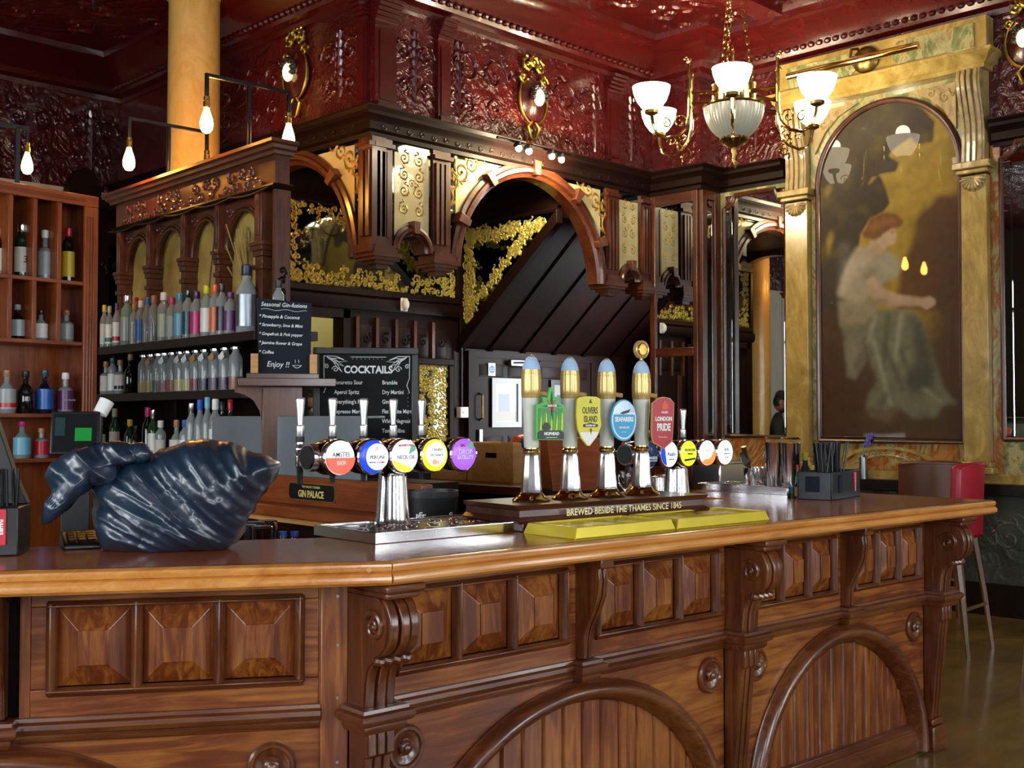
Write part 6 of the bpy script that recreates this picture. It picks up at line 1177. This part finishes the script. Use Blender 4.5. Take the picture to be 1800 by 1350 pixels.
tx.tube([(-.115 + .23 * i / 16, -.0012, (.342 - .008 * i / 16 + .004 * math.sin(i * .9)) * hb / .39) for i in range(17)], .0012, 4)
for u in (.058, .075): tx.tube([(u, -.0012, .075 * hb / .39), (u + .001, -.0012, .058 * hb / .39)], .0016, 4)
tx.tube([(.045 + .045 * i / 8, -.0012, (.045 - .014 * math.sin(PI * i / 8)) * hb / .39) for i in range(9)], .0018, 4); tx.tube([(.045 + .045 * i / 8, -.0012, .045 * hb / .39) for i in range(9)], .0012, 4)
obj('chalk_lettering', tx, 'chalk', gb, 0, kind='stuff')
kb0 = od(643, 730, 6.0); CA_ = math.radians(-38); zt_ = od(643, 611, 6.0).z; wB = .275
obj('rear_top', MB(SI.inverted() @ Matrix.Translation((kb0.x, kb0.y, 0)) @ Matrix.Rotation(CA_, 4, 'Z')).box(-.34, .34, -.08, .12, 0, bz), 'ebony_x', ib)
kb_ = thing('cocktail_chalkboard', 'large black framed chalkboard headed COCKTAILS', 'chalkboard', (kb0.x, kb0.y, bz), CA_); hB = zt_ - bz
obj('slate_board', MB().box(-wB + .03, wB - .03, .004, .016, .03, hB - .03), 'slate_black', kb_); 
for n_, bx_ in (('frame_rail', (-wB, wB, hB - .035, hB)), ('frame_rail', (-wB, wB, 0, .035)), ('frame_stile', (-wB, -wB + .035, .035, hB - .035)), ('frame_stile', (wB - .035, wB, .035, hB - .035))): obj(n_, MB().box(bx_[0], bx_[1], -.012, .022, bx_[2], bx_[3]), 'black_paint', kb_, bev=.003)
tx = MB(); fy = .003; tx.add(*text('COCKTAILS', .054, frame((.012, fy, hB - .118), (1, 0, 0)), .0008, bold=.0018, sx=.88))
Lc = ['Amaretto Sour', 'Aperol Spritz', "Everything's Rosy", 'Espresso Martini', 'Negroni', 'Mojito', 'Old Fashioned']; Rc = ['Bramble', 'Dry Martini', 'Gimlet', 'Flat White Martini', 'White Negroni', 'Tom Collins', 'Cosmopolitan']
for k in range(7):
    for u, s in ((-.165, Lc[k]), (.085, Rc[k])): tx.add(*text(s, .030, frame((u, fy, hB - .185 - .051 * k), (1, 0, 0)), .0008, 'LEFT', .0004, .80))
tx.tube([(-.08, fy, hB - .050), (.105, fy, hB - .050)], .0016, 4)
for k in range(8): tx.add(*_sph((-.07 + .022 * k, fy, hB - .060), (.002,) * 3, 6, 4))
for sg in (-1, 1):
    X = lambda u: .005 + sg * u
    tx.tube([(X(.225), fy, hB - .045), (X(.16), fy, hB - .047), (X(.12), fy, hB - .065)], .0022, 4); tx.tube([(X(.225), fy, hB - .045), (X(.224), fy, hB - .16), (X(.21), fy, hB - .2), (X(.225), fy, hB - .24)], .0022, 4)
    for (cu, cz, r) in ((.165, .115, .018), (.212, .10, .014)): tx.tube([(X(cu + a), fy, hB - cz + b) for a, b in spiral(0, 0, r, 1.4, 0, 1, 16)], .0022, 4)
    for (u0, z0, u1, z1) in ((.21, .05, .12, .10), (.19, .055, .13, .13), (.2, .06, .1, .075)): tx.tube([(X(u0), fy, hB - z0), (X((u0 + u1) / 2), fy, hB - (z0 + z1) / 2 + .012), (X(u1), fy, hB - z1), (X((u0 + u1) / 2), fy, hB - (z0 + z1) / 2 - .008), (X(u0), fy, hB - z0)], .0018, 4)
for k in range(9): tx.add(*_sph((.222, fy, hB - .22 - .022 * k), (.002,) * 3, 6, 4))
obj('chalk_lettering', tx, 'chalk', kb_, 0, kind='stuff')
# ================================================================== tall cherry cabinet with spirits at the left
KA2 = math.radians(7.2); k0_ = od(168, 600, 6.9); KM = Matrix.Translation((k0_.x, k0_.y, 0)) @ Matrix.Rotation(KA2, 4, 'Z'); KI = KM.inverted()
def kx(px, py, y=0.0): p = KM @ Vector((0, y, 0)); return KI @ on(px, py, (p.x, p.y), KA2)
cb = thing('spirit_cabinet', 'tall cherry-wood pigeonhole cabinet of spirits at the left', 'cabinet', (k0_.x, k0_.y, 0), KA2)
zt = kx(165, 346).z; zi = kx(140, 362).z; xl = -1.25; xs = kx(145, 500).x; zr = [kx(100, 491).z, kx(100, 599).z, kx(90, 727).z, kx(60, 800).z - .02]; dp = .26
obj('top_rail', MB().box(xl, 0, -.02, 0, zi, zt).box(xl, 0, 0, dp, zt - .03, zt), 'cherry_x', cb, bev=.004); obj('top_groove', MB().box(xl, xs, -.026, -.019, zi + .03, zi + .036).box(xl, xs, -.026, -.019, zt - .03, zt - .022), 'cherry_x', cb)
obj('stile', MB().box(xs, 0, -.02, .0, .4, zi), 'cherry_z', cb, bev=.004)
for u in (.25, .45, .65): obj('stile_reed', MB().box(xs * (1 - u) - .006, xs * (1 - u) + .006, -.027, -.019, .5, zi - .06), 'cherry_z', cb, bev=.003)
obj('side', MB().box(-.02, 0, 0, dp, 0, zt - .03).box(xl, xl + .02, 0, dp, 0, zt - .03), 'cherry_z', cb); obj('back', MB().box(xl + .02, -.02, dp - .01, dp, .0, zt - .03), 'cherry_z', cb); obj('plinth', MB().box(xl, 0, -.02, dp, 0, .4), 'cherry_x', cb)
for z in zr: obj('shelf', MB().box(xl + .02, xs, -.005, dp - .01, z - .022, z), 'cherry_x', cb, bev=.002)
dv = [kx(18, 420).x, kx(61, 420).x, kx(104, 420).x]; wdv = .03
for u in dv: obj('divider', MB().box(u - .012, u + .014, -.004, dp - .01, zr[0], zi + .02), 'cherry_z', cb, bev=.002); obj('divider', MB().box(u - .012, u + .014, -.004, dp - .01, zr[1], zr[0] - .022), 'cherry_z', cb, bev=.002)
cbt = [(36, 0, 393, .042, 'dark_green_bottle', 'chrome', 'cream_label', 'gin', 'dark green bottle labelled 3 in the top pigeonholes', '3'), (77, 0, 404, .040, 'bottle_glass', 'badge_white', 'lab_grey', 'square', 'clear bottle with white stopper in the top pigeonholes', None), (118, 0, 400, .038, 'black_bottle', 'foil_red', 'lab_yellow', 'gin', 'dark bottle with red cap and yellow label', None), (-4, 0, 400, .040, 'black_bottle', 'cork', 'cream_label', 'gin', 'dark bottle cut by the left edge in the top pigeonholes', None),
       (30, 1, 535, .046, 'black_bottle', 'lab_grey', 'lab_grey', 'round', 'black botanical bottle in the second row', None), (71, 1, 545, .040, 'bottle_glass', 'lab_dark', 'badge_white', 'round', 'clear bottle with white label in the second row', None), (116, 1, 545, .040, 'bottle_glass', 'cork', 'lab_grey', 'square', 'patterned clear bottle with cork in the second row', None),
       (13, 2, 650, .050, 'bottle_glass', 'cork', 'lab_grey', 'round', 'round clear bottle with red-banded label in the third row', None), (46, 2, 652, .048, 'black_bottle', 'badge_black', None, 'round', 'plain glossy black bottle in the third row', None), (80, 2, 650, .048, 'navy_bottle', 'lab_teal', 'lab_blue', 'round', 'dark blue bottle with bright label in the third row', None), (116, 2, 655, .044, 'bottle_glass', 'badge_white', 'lab_purple', 'square', 'clear bottle with plum lettered label in the third row', 'GIN PALACE'),
       (41, 3, 740, .048, 'aqua_glass', 'lab_pink', 'lab_sky', 'round', 'pale green bottle with round blue label on the bottom shelf', None), (75, 3, 752, .040, 'bottle_glass', 'cork', 'foil_red', 'square', 'clear bottle with red label on the bottom shelf', None)]
for px, row, ty, r, body, cap, lab, sty, desc, tx_ in cbt:
    q = kx(px, 600, .11); top = kx(px, ty, .11).z; p = KM @ Vector((q.x, .11, zr[row])); o = bottle(desc, p, top - zr[row], r, body, cap, lab, 'foil_red' if 'red-banded' in desc else None, sty, 'spirits in the cherry cabinet', KA2)
    if tx_: obj('lettering', MB().add(*text(tx_, .055 if tx_ == '3' else .013, frame((0, -r * 1.13, (top - zr[row]) * .33), (1, 0, 0)), .0006)), 'badge_black' if tx_ == '3' else 'badge_white', o, 0)
# till screen and its bits, left behind the bar
ts = od(132, 757, 4.2); TA2 = math.radians(-30); tl = thing('till_screen', 'tilted dark till screen showing a green button', 'till', (ts.x, ts.y, ts.z), TA2)
RX = Matrix.Rotation(-.28, 4, 'X'); obj('panel', MB(RX).box(-.085, .085, 0, .02, -.09, .075), 'black_plastic', tl, bev=.005); glow('screen_dim', '#1c2426', .05, '#0c1012'); glow('screen_green', '#1f9a3a', .28, '#0f5a20'); glow('screen_teal', '#3a6a6a', .05, '#1a3032')
obj('display', MB(RX).box(-.075, .075, -.002, 0, -.08, .065), 'screen_dim', tl, 0); obj('green_button', MB(RX).box(.0, .058, -.003, -.002, -.04, .01), 'screen_green', tl, 0); obj('side_list', MB(RX).box(-.07, -.035, -.003, -.002, -.02, .05), 'screen_teal', tl, 0)
obj('stand', MB().box(-.05, .05, .03, .12, .88 - ts.z, -.05), 'black_plastic', tl, bev=.004)
o = thing('till_roll', 'roll of white till paper beside the screen', 'paper roll', od(182, 716, 4.6)); obj('roll', MB(Matrix.Rotation(.5, 4, 'Y')).lathe([(.028, -.03), (.030, .03)], 20), 'badge_white', o); obj('holder', MB().tube([(0, .03, 0), (0, .05, -.8)], .012), 'black_plastic', o)
dk = thing('till_cabinet', 'dark till drawer unit behind the straw caddy', 'till drawer', (ts.x - .05, ts.y + .05, .0), TA2); obj('case', MB().box(-.25, .2, .0, .4, .3, .87), 'mahogany_x', dk, bev=.006); obj('drawer_front', MB().box(-.23, .18, -.015, 0, .68, .83), 'mahogany_x', dk, bev=.003); obj('knob', MB().sph((0, -.03, .76), .016), 'steel', dk); obj('foot', MB().box(-.2, .15, .05, .35, 0, .3), 'ebony_x', dk)
o = thing('plastic_tub', 'cloudy plastic tub on the till drawer', 'tub', (dk.location.x - .13, dk.location.y + .14, .87), TA2); plain('milky', '#b8bcc0', .3); obj('tub', MB().lathe([(.05, 0), (.065, .12), (.068, .122), (.06, .12), (.046, .01)], 20, sx=1.3), 'milky', o); obj('rim', MB().lathe([(.064, .118), (.07, .123), (.064, .126)], 20, sx=1.3), 'milky', o)

# dried grass and the lamp cord on the gantry
gq = GM @ Vector((gx(428, 480, .2), .235, 1.98)); dg = thing('dried_grass', 'bunch of dried grass in a jar behind the big display bottle', 'dried grass', gq[:]); plain('straw_tan', '#9a8448', .8); rg = random.Random(6)
obj('jar', MB().lathe([(.04, 0), (.042, .2), (.03, .24), (.032, .25)], 18), 'amber_glass', dg); gs = MB()
for k in range(70):
    a, b, L_ = rg.uniform(0, 6.28), abs(rg.gauss(.0, .09)), rg.uniform(.42, .72); gs.tube([(0, 0, .2), (b * .4 * math.cos(a), b * .35 * math.sin(a), .2 + (L_ - .2) * .5), (b * math.cos(a), b * .6 * math.sin(a), L_)], [.002, .002, .005], 4)
obj('stalks', gs, 'straw_tan', dg, kind='stuff')
wc = thing('lamp_cord', 'black lamp cord sagging along the gantry string course', 'cord', (PL.x, PL.y, 0), GA); cp_ = []
for i in range(41): f = i / 40; cp_.append((posts[0] - .1 + (XE - posts[0] + .08) * f, Y0 - .045, 2.845 - .018 * abs(math.sin(f * PI * 5))))
obj('cable', MB().tube(cp_, .007, 6), 'black_rubber', wc); obj('tail', MB().tube([(posts[3] + .02, Y0 - .04, 2.83), (posts[3] + .03, Y0 - .05, 2.6), (posts[3] + .01, Y0 - .07, 2.3)], .004, 6), 'black_rubber', wc)
# ================================================================== lamps
def lampoint(par, loc, watts, col, rad=.03):
    l = bpy.data.lights.new('lamp_light', 'POINT'); l.energy = watts; l.color = col; l.shadow_soft_size = rad; o = bpy.data.objects.new('lamp_light', l); COL.objects.link(o); o.parent = par; o.location = loc
def bulb(par, x, y, z, s=1.0, mat='bulb_glow'):
    "hanging teardrop filament bulb with brass holder; z is the top of the holder"
    o = obj('lamp_holder', MB().lathe([(.012 * s, 0), (.018 * s, -.004), (.020 * s, -.03 * s), (.017 * s, -.034 * s), (.021 * s, -.038 * s), (.021 * s, -.07 * s), (.016 * s, -.076 * s)], 16, (x, y, z)), 'brass', par)
    return obj('bulb', MB().lathe([(.014 * s, -.072 * s), (.018 * s, -.09 * s), (.034 * s, -.14 * s), (.041 * s, -.175 * s), (.038 * s, -.205 * s), (.024 * s, -.228 * s), (.004 * s, -.236 * s)], 20, (x, y, z)), mat, par)
def tee(px, py_base, py_bar, label, bulbs=(1, 1), arm=.29, wire=True):
    p = GM @ Vector((gx(px, 250, Y0 + .1), Y0 + .1, 0)); D = (p.x + p.y) * S2; zb = 3.13; zt_ = EYE + (735 - py_bar) * D / F
    o = thing('bulb_bracket', label, 'lamp bracket', (p.x, p.y, zb), AR); h = zt_ - zb; q = .011
    obj('upright', MB().box(-q, q, -q, q, 0, h), 'dark_steel', o, bev=.002); obj('cross_bar', MB().box(-arm, arm, -q, q, h - q, h + q), 'dark_steel', o, bev=.002)
    for k, sg in enumerate((-1, 1)):
        obj('drop', MB().box(sg * arm - q, sg * arm + q, -q, q, h - .13, h + q), 'dark_steel', o, bev=.002)
        if bulbs[k]: bulb(o, sg * arm, 0, h - .13)
    return o
tee(437, 243, 143, 'T-shaped black lamp bracket with two bare bulbs on the gantry end'); tee(297, 305, 217, 'T-shaped black lamp bracket with bare bulbs beside the marble column')
p = KM @ Vector((kx(38, 320).x, .05, zt)); o = thing('bulb_bracket', 'black lamp bracket with one small bulb on the cherry cabinet', 'lamp bracket', p[:], AR); h = kx(40, 225, .05).z - zt
obj('upright', MB().box(-.011, .011, -.011, .011, 0, h), 'dark_steel', o); obj('cross_bar', MB().box(-.25, .06, -.011, .011, h - .011, h + .011), 'dark_steel', o); obj('drop', MB().box(.05, .06, -.005, .005, h - .1, h), 'dark_steel', o); bulb(o, .055, 0, h - .08, .8, 'small_bulb')
# carved masks with lamps
def cartouche(m, label, s=1.0):
    o = thing('mask_lamp', label, 'wall lamp', (0, 0, 0)); o.matrix_world = m @ Matrix.Scale(s, 4); put = lambda u, v, h: (u, -.03 - h, v)
    obj('shield', MB(Matrix.Translation((0, 0, -.02)) @ Matrix.Rotation(PI / 2, 4, 'X')).lathe([(.16, 0), (.15, .03), (.10, .055), (.001, .07)], 32, sx=1, sy=1.25), 'red_paint', o)
    g = MB()
    for sg in (-1, 1):
        relief(g, [(sg * .17 * math.cos(a), -.02 + .22 * math.sin(a)) for a in [-1.45 + 2.4 * k / 14 for k in range(15)]], .014, put); scroll(g, put, sg * .13, .15, .05, sg, 0, .013, 3); scroll(g, put, sg * .07, .27, .06, -sg, PI / 2, .016, 4); relief(g, [(sg * .02, -.22), (sg * .07, -.27), (sg * .03, -.36), (0, -.38)], .016, put)
    scroll(g, put, 0, .30, .055, 1, 0, .018, 5); obj('gilt_scrolls', g, 'gilt', o)
    hr = MB(); r_ = random.Random(5)
    for k in range(70): a = r_.uniform(-.5, PI + .5); q = r_.uniform(.055, .085); hr.add(*_sph((q * math.cos(a), -.10 + r_.uniform(-.015, .015), .0 + q * 1.1 * math.sin(a)), (.018,) * 3, 6, 4))
    obj('dark_curls', hr, 'black_paint', o, kind='stuff'); obj('glowing_face', MB().sph((0, -.10, -.02), (.052, .04, .075), 18, 12), 'face_glow', o); obj('nose', MB().sph((0, -.14, -.025), (.010, .012, .020), 10, 8), 'face_glow', o); return o
pa = oy(932, 172, YC); cartouche(Matrix.Translation((pa.x, YC - .01, pa.z)), 'mask lamp in a gilt cartouche above the main canopy arch', .95)
pb_ = ox(526, 128, XC); cartouche(Matrix.Translation((XC - .01, pb_.y, pb_.z)) @ Matrix.Rotation(-PI / 2, 4, 'Z'), 'mask lamp in a gilt cartouche on the canopy side wall', .95)
pc_ = oy(262, 225, YB); cartouche(Matrix.Translation((pc_.x, YB - .01, pc_.z)), 'mask lamp in a gilt cartouche left of the marble column', 1.15)
pd_ = ox(1800, 70, XW); cartouche(Matrix.Translation((XW - .01, pd_.y - .03, pd_.z)) @ Matrix.Rotation(-PI / 2, 4, 'Z'), 'gilt cartouche lamp cut by the right edge of the frame', .9)
# spot bar over the main arch
pv = oy(948, 262, YC - .28); sb_ = thing('spot_bar', 'bar of four bright little spots over the main arch', 'spotlight', pv[:]); obj('bar', MB().tube([(-.42, .05, .03), (.42, .05, .03)], .012, 8), 'dark_steel', sb_); obj('arm', MB().tube([(0, .05, .03), (0, .16, .10), (0, .27, .09)], .012, 8), 'brass', sb_)
for px, py in ((912, 258), (930, 263), (970, 272), (987, 278)):
    q = oy(px, py, YC - .28); u = q.x - pv.x; v = q.z - pv.z; hd_ = obj('spot_head', MB(Matrix.Translation((u, .02, v)) @ Matrix.Rotation(.5, 4, 'X')).lathe([(.016, .05), (.03, .03), (.034, -.0), (.031, .0)], 16), 'dark_steel', sb_); obj('spot_bulb', MB().sph((u, .0, v - .012), .026, 12, 8), 'spot_glow', hd_); lampoint(sb_, (u, .0, v - .08), 16, (1, .8, .5), .03)
# ------------------------------------------------------------------ chandelier
pc1 = od(1290, 188, 8.5); ch = thing('chandelier', 'brass six-arm chandelier with opal shades and ribbed glass bowl', 'chandelier', (pc1.x, pc1.y, pc1.z), math.radians(33))
obj('drum', MB().lathe([(.165, .0), (.168, .01), (.165, .15), (.17, .16), (.15, .165)], 36), 'polished_brass', ch); obj('rim', MB().lathe([(.225, -.01), (.235, 0), (.225, .012), (.17, .014)], 40), 'antique_brass', ch)
glow('bowl_glass', '#d8d2b8', .10, '#6c6e68')
bw = MB(); n = 96; prof = [(.222, 0), (.220, -.04), (.205, -.10), (.175, -.16), (.135, -.205), (.10, -.23), (.08, -.24)]
bw.add([((r + (.004 if j % 2 else 0)) * math.cos(2 * PI * j / n), (r + (.004 if j % 2 else 0)) * math.sin(2 * PI * j / n), z) for r, z in prof for j in range(n)], [(i * n + j, i * n + (j + 1) % n, (i + 1) * n + (j + 1) % n, (i + 1) * n + j) for i in range(len(prof) - 1) for j in range(n)])
obj('ribbed_bowl', bw, 'bowl_glass', ch, 20); obj('finial', MB().lathe([(.088, -.235), (.09, -.25), (.06, -.29), (.02, -.31), (.022, -.34), (.012, -.36), (.016, -.39), (.002, -.44)], 20), 'antique_brass', ch)
lv = MB()
for k in range(14): a = 2 * PI * k / 14; lv.tube([(.085 * math.cos(a), .085 * math.sin(a), -.232), (.10 * math.cos(a), .10 * math.sin(a), -.25), (.075 * math.cos(a), .075 * math.sin(a), -.285)], [.012, .016, .006], 6)
obj('leaf_cup', lv, 'antique_brass', ch)
lk = MB(); 
for k in range(3):
    a = 2 * PI * k / 3 + .4; p0, p1_ = Vector((.15 * math.cos(a), .15 * math.sin(a), .16)), Vector((.03 * math.cos(a), .03 * math.sin(a), ZC - pc1.z)); n = 17; cm = MB()
    for i in range(n):
        c = p0 + (p1_ - p0) * ((i + .5) / n); d = (p1_ - p0).normalized(); s = Vector((-math.sin(a), math.cos(a), 0)) if i % 2 else Vector((math.cos(a), math.sin(a), 0))
        cm.tube([c + d * (.035 * math.cos(q)) + s * (.014 * math.sin(q)) for q in [2 * PI * j / 10 for j in range(11)]], .004, 5)
    obj('chain', cm, 'polished_brass', ch)
obj('ceiling_rose', MB().lathe([(.10, ZC - pc1.z), (.09, ZC - pc1.z - .03), (.04, ZC - pc1.z - .05)], 24), 'polished_brass', ch)
for k in range(6):
    a = PI + k * PI / 3; ca, sa = math.cos(a), math.sin(a); P3 = lambda r, z, t=0: (r * ca - t * sa, r * sa + t * ca, z)
    ar_ = MB(); ar_.tube([P3(.16, .09), P3(.24, .09), P3(.36, .08)], [.022, .016, .012], 8); ar_.tube([P3(.16, .0), P3(.36, .0)], .010, 8)
    ar_.tube([P3(.385, .30), P3(.38, .31), P3(.365, .30), P3(.37, .27), P3(.37, 0), P3(.375, -.10), P3(.40, -.19), P3(.46, -.25), P3(.56, -.28), P3(.64, -.25), P3(.67, -.17), P3(.68, -.10)], [.008, .012, .013, .013, .014, .014, .013, .012, .012, .012, .013, .015], 8)
    for (r0, z0, s, t0, d_) in ((.38, .32, .03, 0, 1), (.45, -.15, .06, PI, -1), (.43, -.30, .05, PI / 2, 1), (.56, -.17, .05, 0, 1)): ar_.tube([P3(r0 + u, z0 + v) for u, v in spiral(0, 0, s, 1.3, t0, d_, 16)], .006, 6)
    o = obj('arm', ar_, 'polished_brass', ch, label='scrolled brass arm')
    obj('drop_finial', MB().lathe([(.004, -.30), (.012, -.315), (.006, -.33), (.012, -.345), (.002, -.37)], 10, P3(.47, -.0)), 'polished_brass', o); obj('gallery', MB().lathe([(.02, -.12), (.05, -.105), (.052, -.085), (.046, -.08)], 18, P3(.68, 0)), 'antique_brass', o)
    obj('shade', MB().lathe([(.045, -.085), (.075, -.06), (.11, -.01), (.132, .05), (.138, .085), (.140, .09), (.130, .088), (.10, .0), (.04, -.07)], 28, P3(.68, 0), cap=False), 'shade_glass', o); lampoint(ch, P3(.68, .13), 9, (1, .83, .58), .06)
# ================================================================== stools
def stool(label, loc, rz, mat, bw_=.42, bh=.44, curve=.10):
    o = thing('bar_stool', label, 'stool', loc, rz, 'high-backed bar stools'); n = 14
    for sx, sy in ((-1, -1), (1, -1), (-1, 1), (1, 1)): obj('leg', MB().tube([(sx * .16, sy * .15, .70), (sx * .19, sy * .20, .35), (sx * .21, sy * .24, 0)], [.020, .018, .014], 4), 'stool_leg', o, 0)
    obj('seat', MB().box(-.18, .18, -.2, .17, .70, .79), mat, o, bev=.03)
    for z, q in ((.28, .195),): obj('footrest', MB().tube([(-q, -.21, z), (q, -.21, z)], .011, 8).tube([(-q, .21, z), (q, .21, z)], .011, 8), 'stool_leg', o)
    vs = []; 
    for i in range(n + 1):
        u = -1 + 2 * i / n; x = u * bw_ / 2; y = -.21 + curve * u * u; e = .02 * abs(u) ** 3
        vs += [(x, y - .03, .72), (x, y + .03, .72), (x, y + .03 - .02, .72 + bh - e), (x, y - .03 - .02, .72 + bh - e)]
    fs = [(4 * i + j, 4 * i + (j + 1) % 4, 4 * i + 4 + (j + 1) % 4, 4 * i + 4 + j) for i in range(n) for j in range(4)] + [(0, 3, 2, 1), (4 * n, 4 * n + 1, 4 * n + 2, 4 * n + 3)]
    obj('backrest', MB().add(vs, fs), mat, o, bev=.018); obj('piping', MB().tube([(vs[4 * i + 3][0], vs[4 * i + 3][1] - .004, vs[4 * i + 3][2] - .018) for i in range(n + 1)], .006, 6), mat, o); return o
e1_ = od(1705, 880, 7.2); stool('high bar stool with a red leather back', (e1_.x, e1_.y + .19, 0), math.radians(3), 'red_leather', .42, .47, .06)
e2_ = od(1646, 900, 8.2); stool('high bar stool with a brown leather back beside the red one', (e2_.x, e2_.y + .05, 0), math.radians(-60), 'brown_leather', .44, .45)
e3_ = oz(1795, 1212, 0); stool('high bar stool at the right edge showing only a leg', (e3_.x + .115, e3_.y - .297, 0), math.radians(-20), 'brown_leather')
# ================================================================== barman in the lobby doorway (mostly hidden, seen in the mirror)
plain('skin', '#9a6a52', .5, 0, .06); plain('black_cloth', '#0b0b0d', .8, 0, .2); plain('dark_jeans', '#10131c', .8, 0, .2); plain('hair_black', '#0a0807', .6)
def person(loc, rz):
    o = thing('person', 'barman in black top and black cap looking down in the doorway', 'person', loc, rz)
    J = {'pelvis': (0, 0, .95), 'waist': (0, .0, 1.10), 'chest': (0, .0, 1.30), 'neckb': (0, -.01, 1.47), 'neck': (0, -.03, 1.55), 'hipL': (-.10, 0, .90), 'kneeL': (-.11, -.03, .50), 'ankL': (-.11, .02, .09), 'toeL': (-.12, -.16, .03), 'hipR': (.10, 0, .90), 'kneeR': (.11, -.03, .50), 'ankR': (.11, .02, .09), 'toeR': (.12, -.16, .03),
         'shL': (-.19, 0, 1.42), 'elL': (-.25, -.04, 1.14), 'wrL': (-.17, -.25, 1.06), 'haL': (-.12, -.32, 1.06), 'shR': (.19, 0, 1.42), 'elR': (.25, -.04, 1.14), 'wrR': (.17, -.25, 1.06), 'haR': (.12, -.32, 1.06)}
    E_ = [('pelvis', 'waist'), ('waist', 'chest'), ('chest', 'neckb'), ('neckb', 'neck')] + [(a + s, b + s) for s in 'LR' for a, b in (('hip', 'knee'), ('knee', 'ank'), ('ank', 'toe'), ('sh', 'el'), ('el', 'wr'), ('wr', 'ha'))] + [('pelvis', 'hipL'), ('pelvis', 'hipR'), ('chest', 'shL'), ('chest', 'shR')]
    R_ = {'pelvis': .14, 'waist': .13, 'chest': .15, 'neckb': .075, 'neck': .055, 'hip': .095, 'knee': .065, 'ank': .045, 'toe': .035, 'sh': .075, 'el': .05, 'wr': .034, 'ha': .036}
    k = list(J); me = bpy.data.meshes.new('body'); me.from_pydata([J[a] for a in k], [(k.index(a), k.index(b)) for a, b in E_], []); b = bpy.data.objects.new('body', me); COL.objects.link(b); b.parent = o
    md_ = b.modifiers.new('skin', 'SKIN'); 
    for i, a in enumerate(k): r = R_.get(a, R_.get(a[:-1])); me.skin_vertices[0].data[i].radius = (r, r * .8)
    me.skin_vertices[0].data[0].use_root = True; b.modifiers.new('smooth', 'SUBSURF').levels = 2; b.modifiers['smooth'].render_levels = 2; me.materials.append(M['black_cloth'])
    H = Matrix.Translation((0, -.06, 1.66)) @ Matrix.Rotation(-.35, 4, 'X') if 0 else Matrix.Translation((0, -.05, 1.66)) @ Matrix.Rotation(.4, 4, 'X')
    hv = MB(H); vs, fs = _sph((0, 0, 0), (.078, .095, .115), 24, 18); vs = [(x * (1 - .25 * max(0, -z / .115) ** 1.5), y * (1 - .1 * max(0, -z / .115)), z) for x, y, z in vs]; hv.add(vs, fs)
    hv.sph((0, -.098, -.015), (.013, .020, .022), 10, 8)
    for s in (-1, 1): hv.sph((s * .078, .005, -.005), (.012, .022, .032), 10, 8)
    hd = obj('head', hv, 'skin', o, 60)
    for s in (-1, 1): obj('eye', MB(H).sph((s * .030, -.082, .012), (.012, .008, .007), 10, 6), 'hair_black', hd); obj('brow', MB(H).tube([(s * .015, -.090, .030), (s * .045, -.082, .030)], .005, 6), 'hair_black', hd)
    obj('mouth', MB(H).sph((0, -.083, -.060), (.024, .008, .006), 10, 6), 'red_leather', hd); obj('beard', MB(H).sph((0, -.045, -.085), (.052, .045, .038), 16, 10), 'hair_black', hd)
    obj('hair', MB(H).sph((0, .018, .01), (.083, .085, .10), 20, 14), 'hair_black', o); obj('cap', MB(H).lathe([(.088, .035), (.092, .055), (.088, .095), (.066, .125), (.03, .138), (.002, .14)], 24, (0, .002, 0), sy=1.12).box(-.06, .06, -.17, -.08, .035, .043), 'black_cloth', o)
    for s in (-1, 1):
        palm = Vector((s * .12, -.32, 1.06)); hn = MB(); hn.sph(palm, (.036, .045, .022), 12, 8)
        for f_ in range(4): u = -.027 + .018 * f_; L_ = (.055, .066, .064, .052)[f_]; hn.tube([palm + Vector((u * s, -.03, 0)), palm + Vector((u * s, -.045 - L_ * .45, .004)), palm + Vector((u * s * .95, -.05 - L_ * .85, -.018)), palm + Vector((u * s * .9, -.05 - L_, -.04))], [.010, .009, .0085, .006], 8)
        hn.tube([palm + Vector((-s * .03, .005, 0)), palm + Vector((-s * .055, -.025, -.005)), palm + Vector((-s * .055, -.055, -.015))], [.012, .010, .007], 8); obj('hand', hn, 'skin', o, 60)
    return o
person((5.16, 7.45, 0), math.radians(-30))
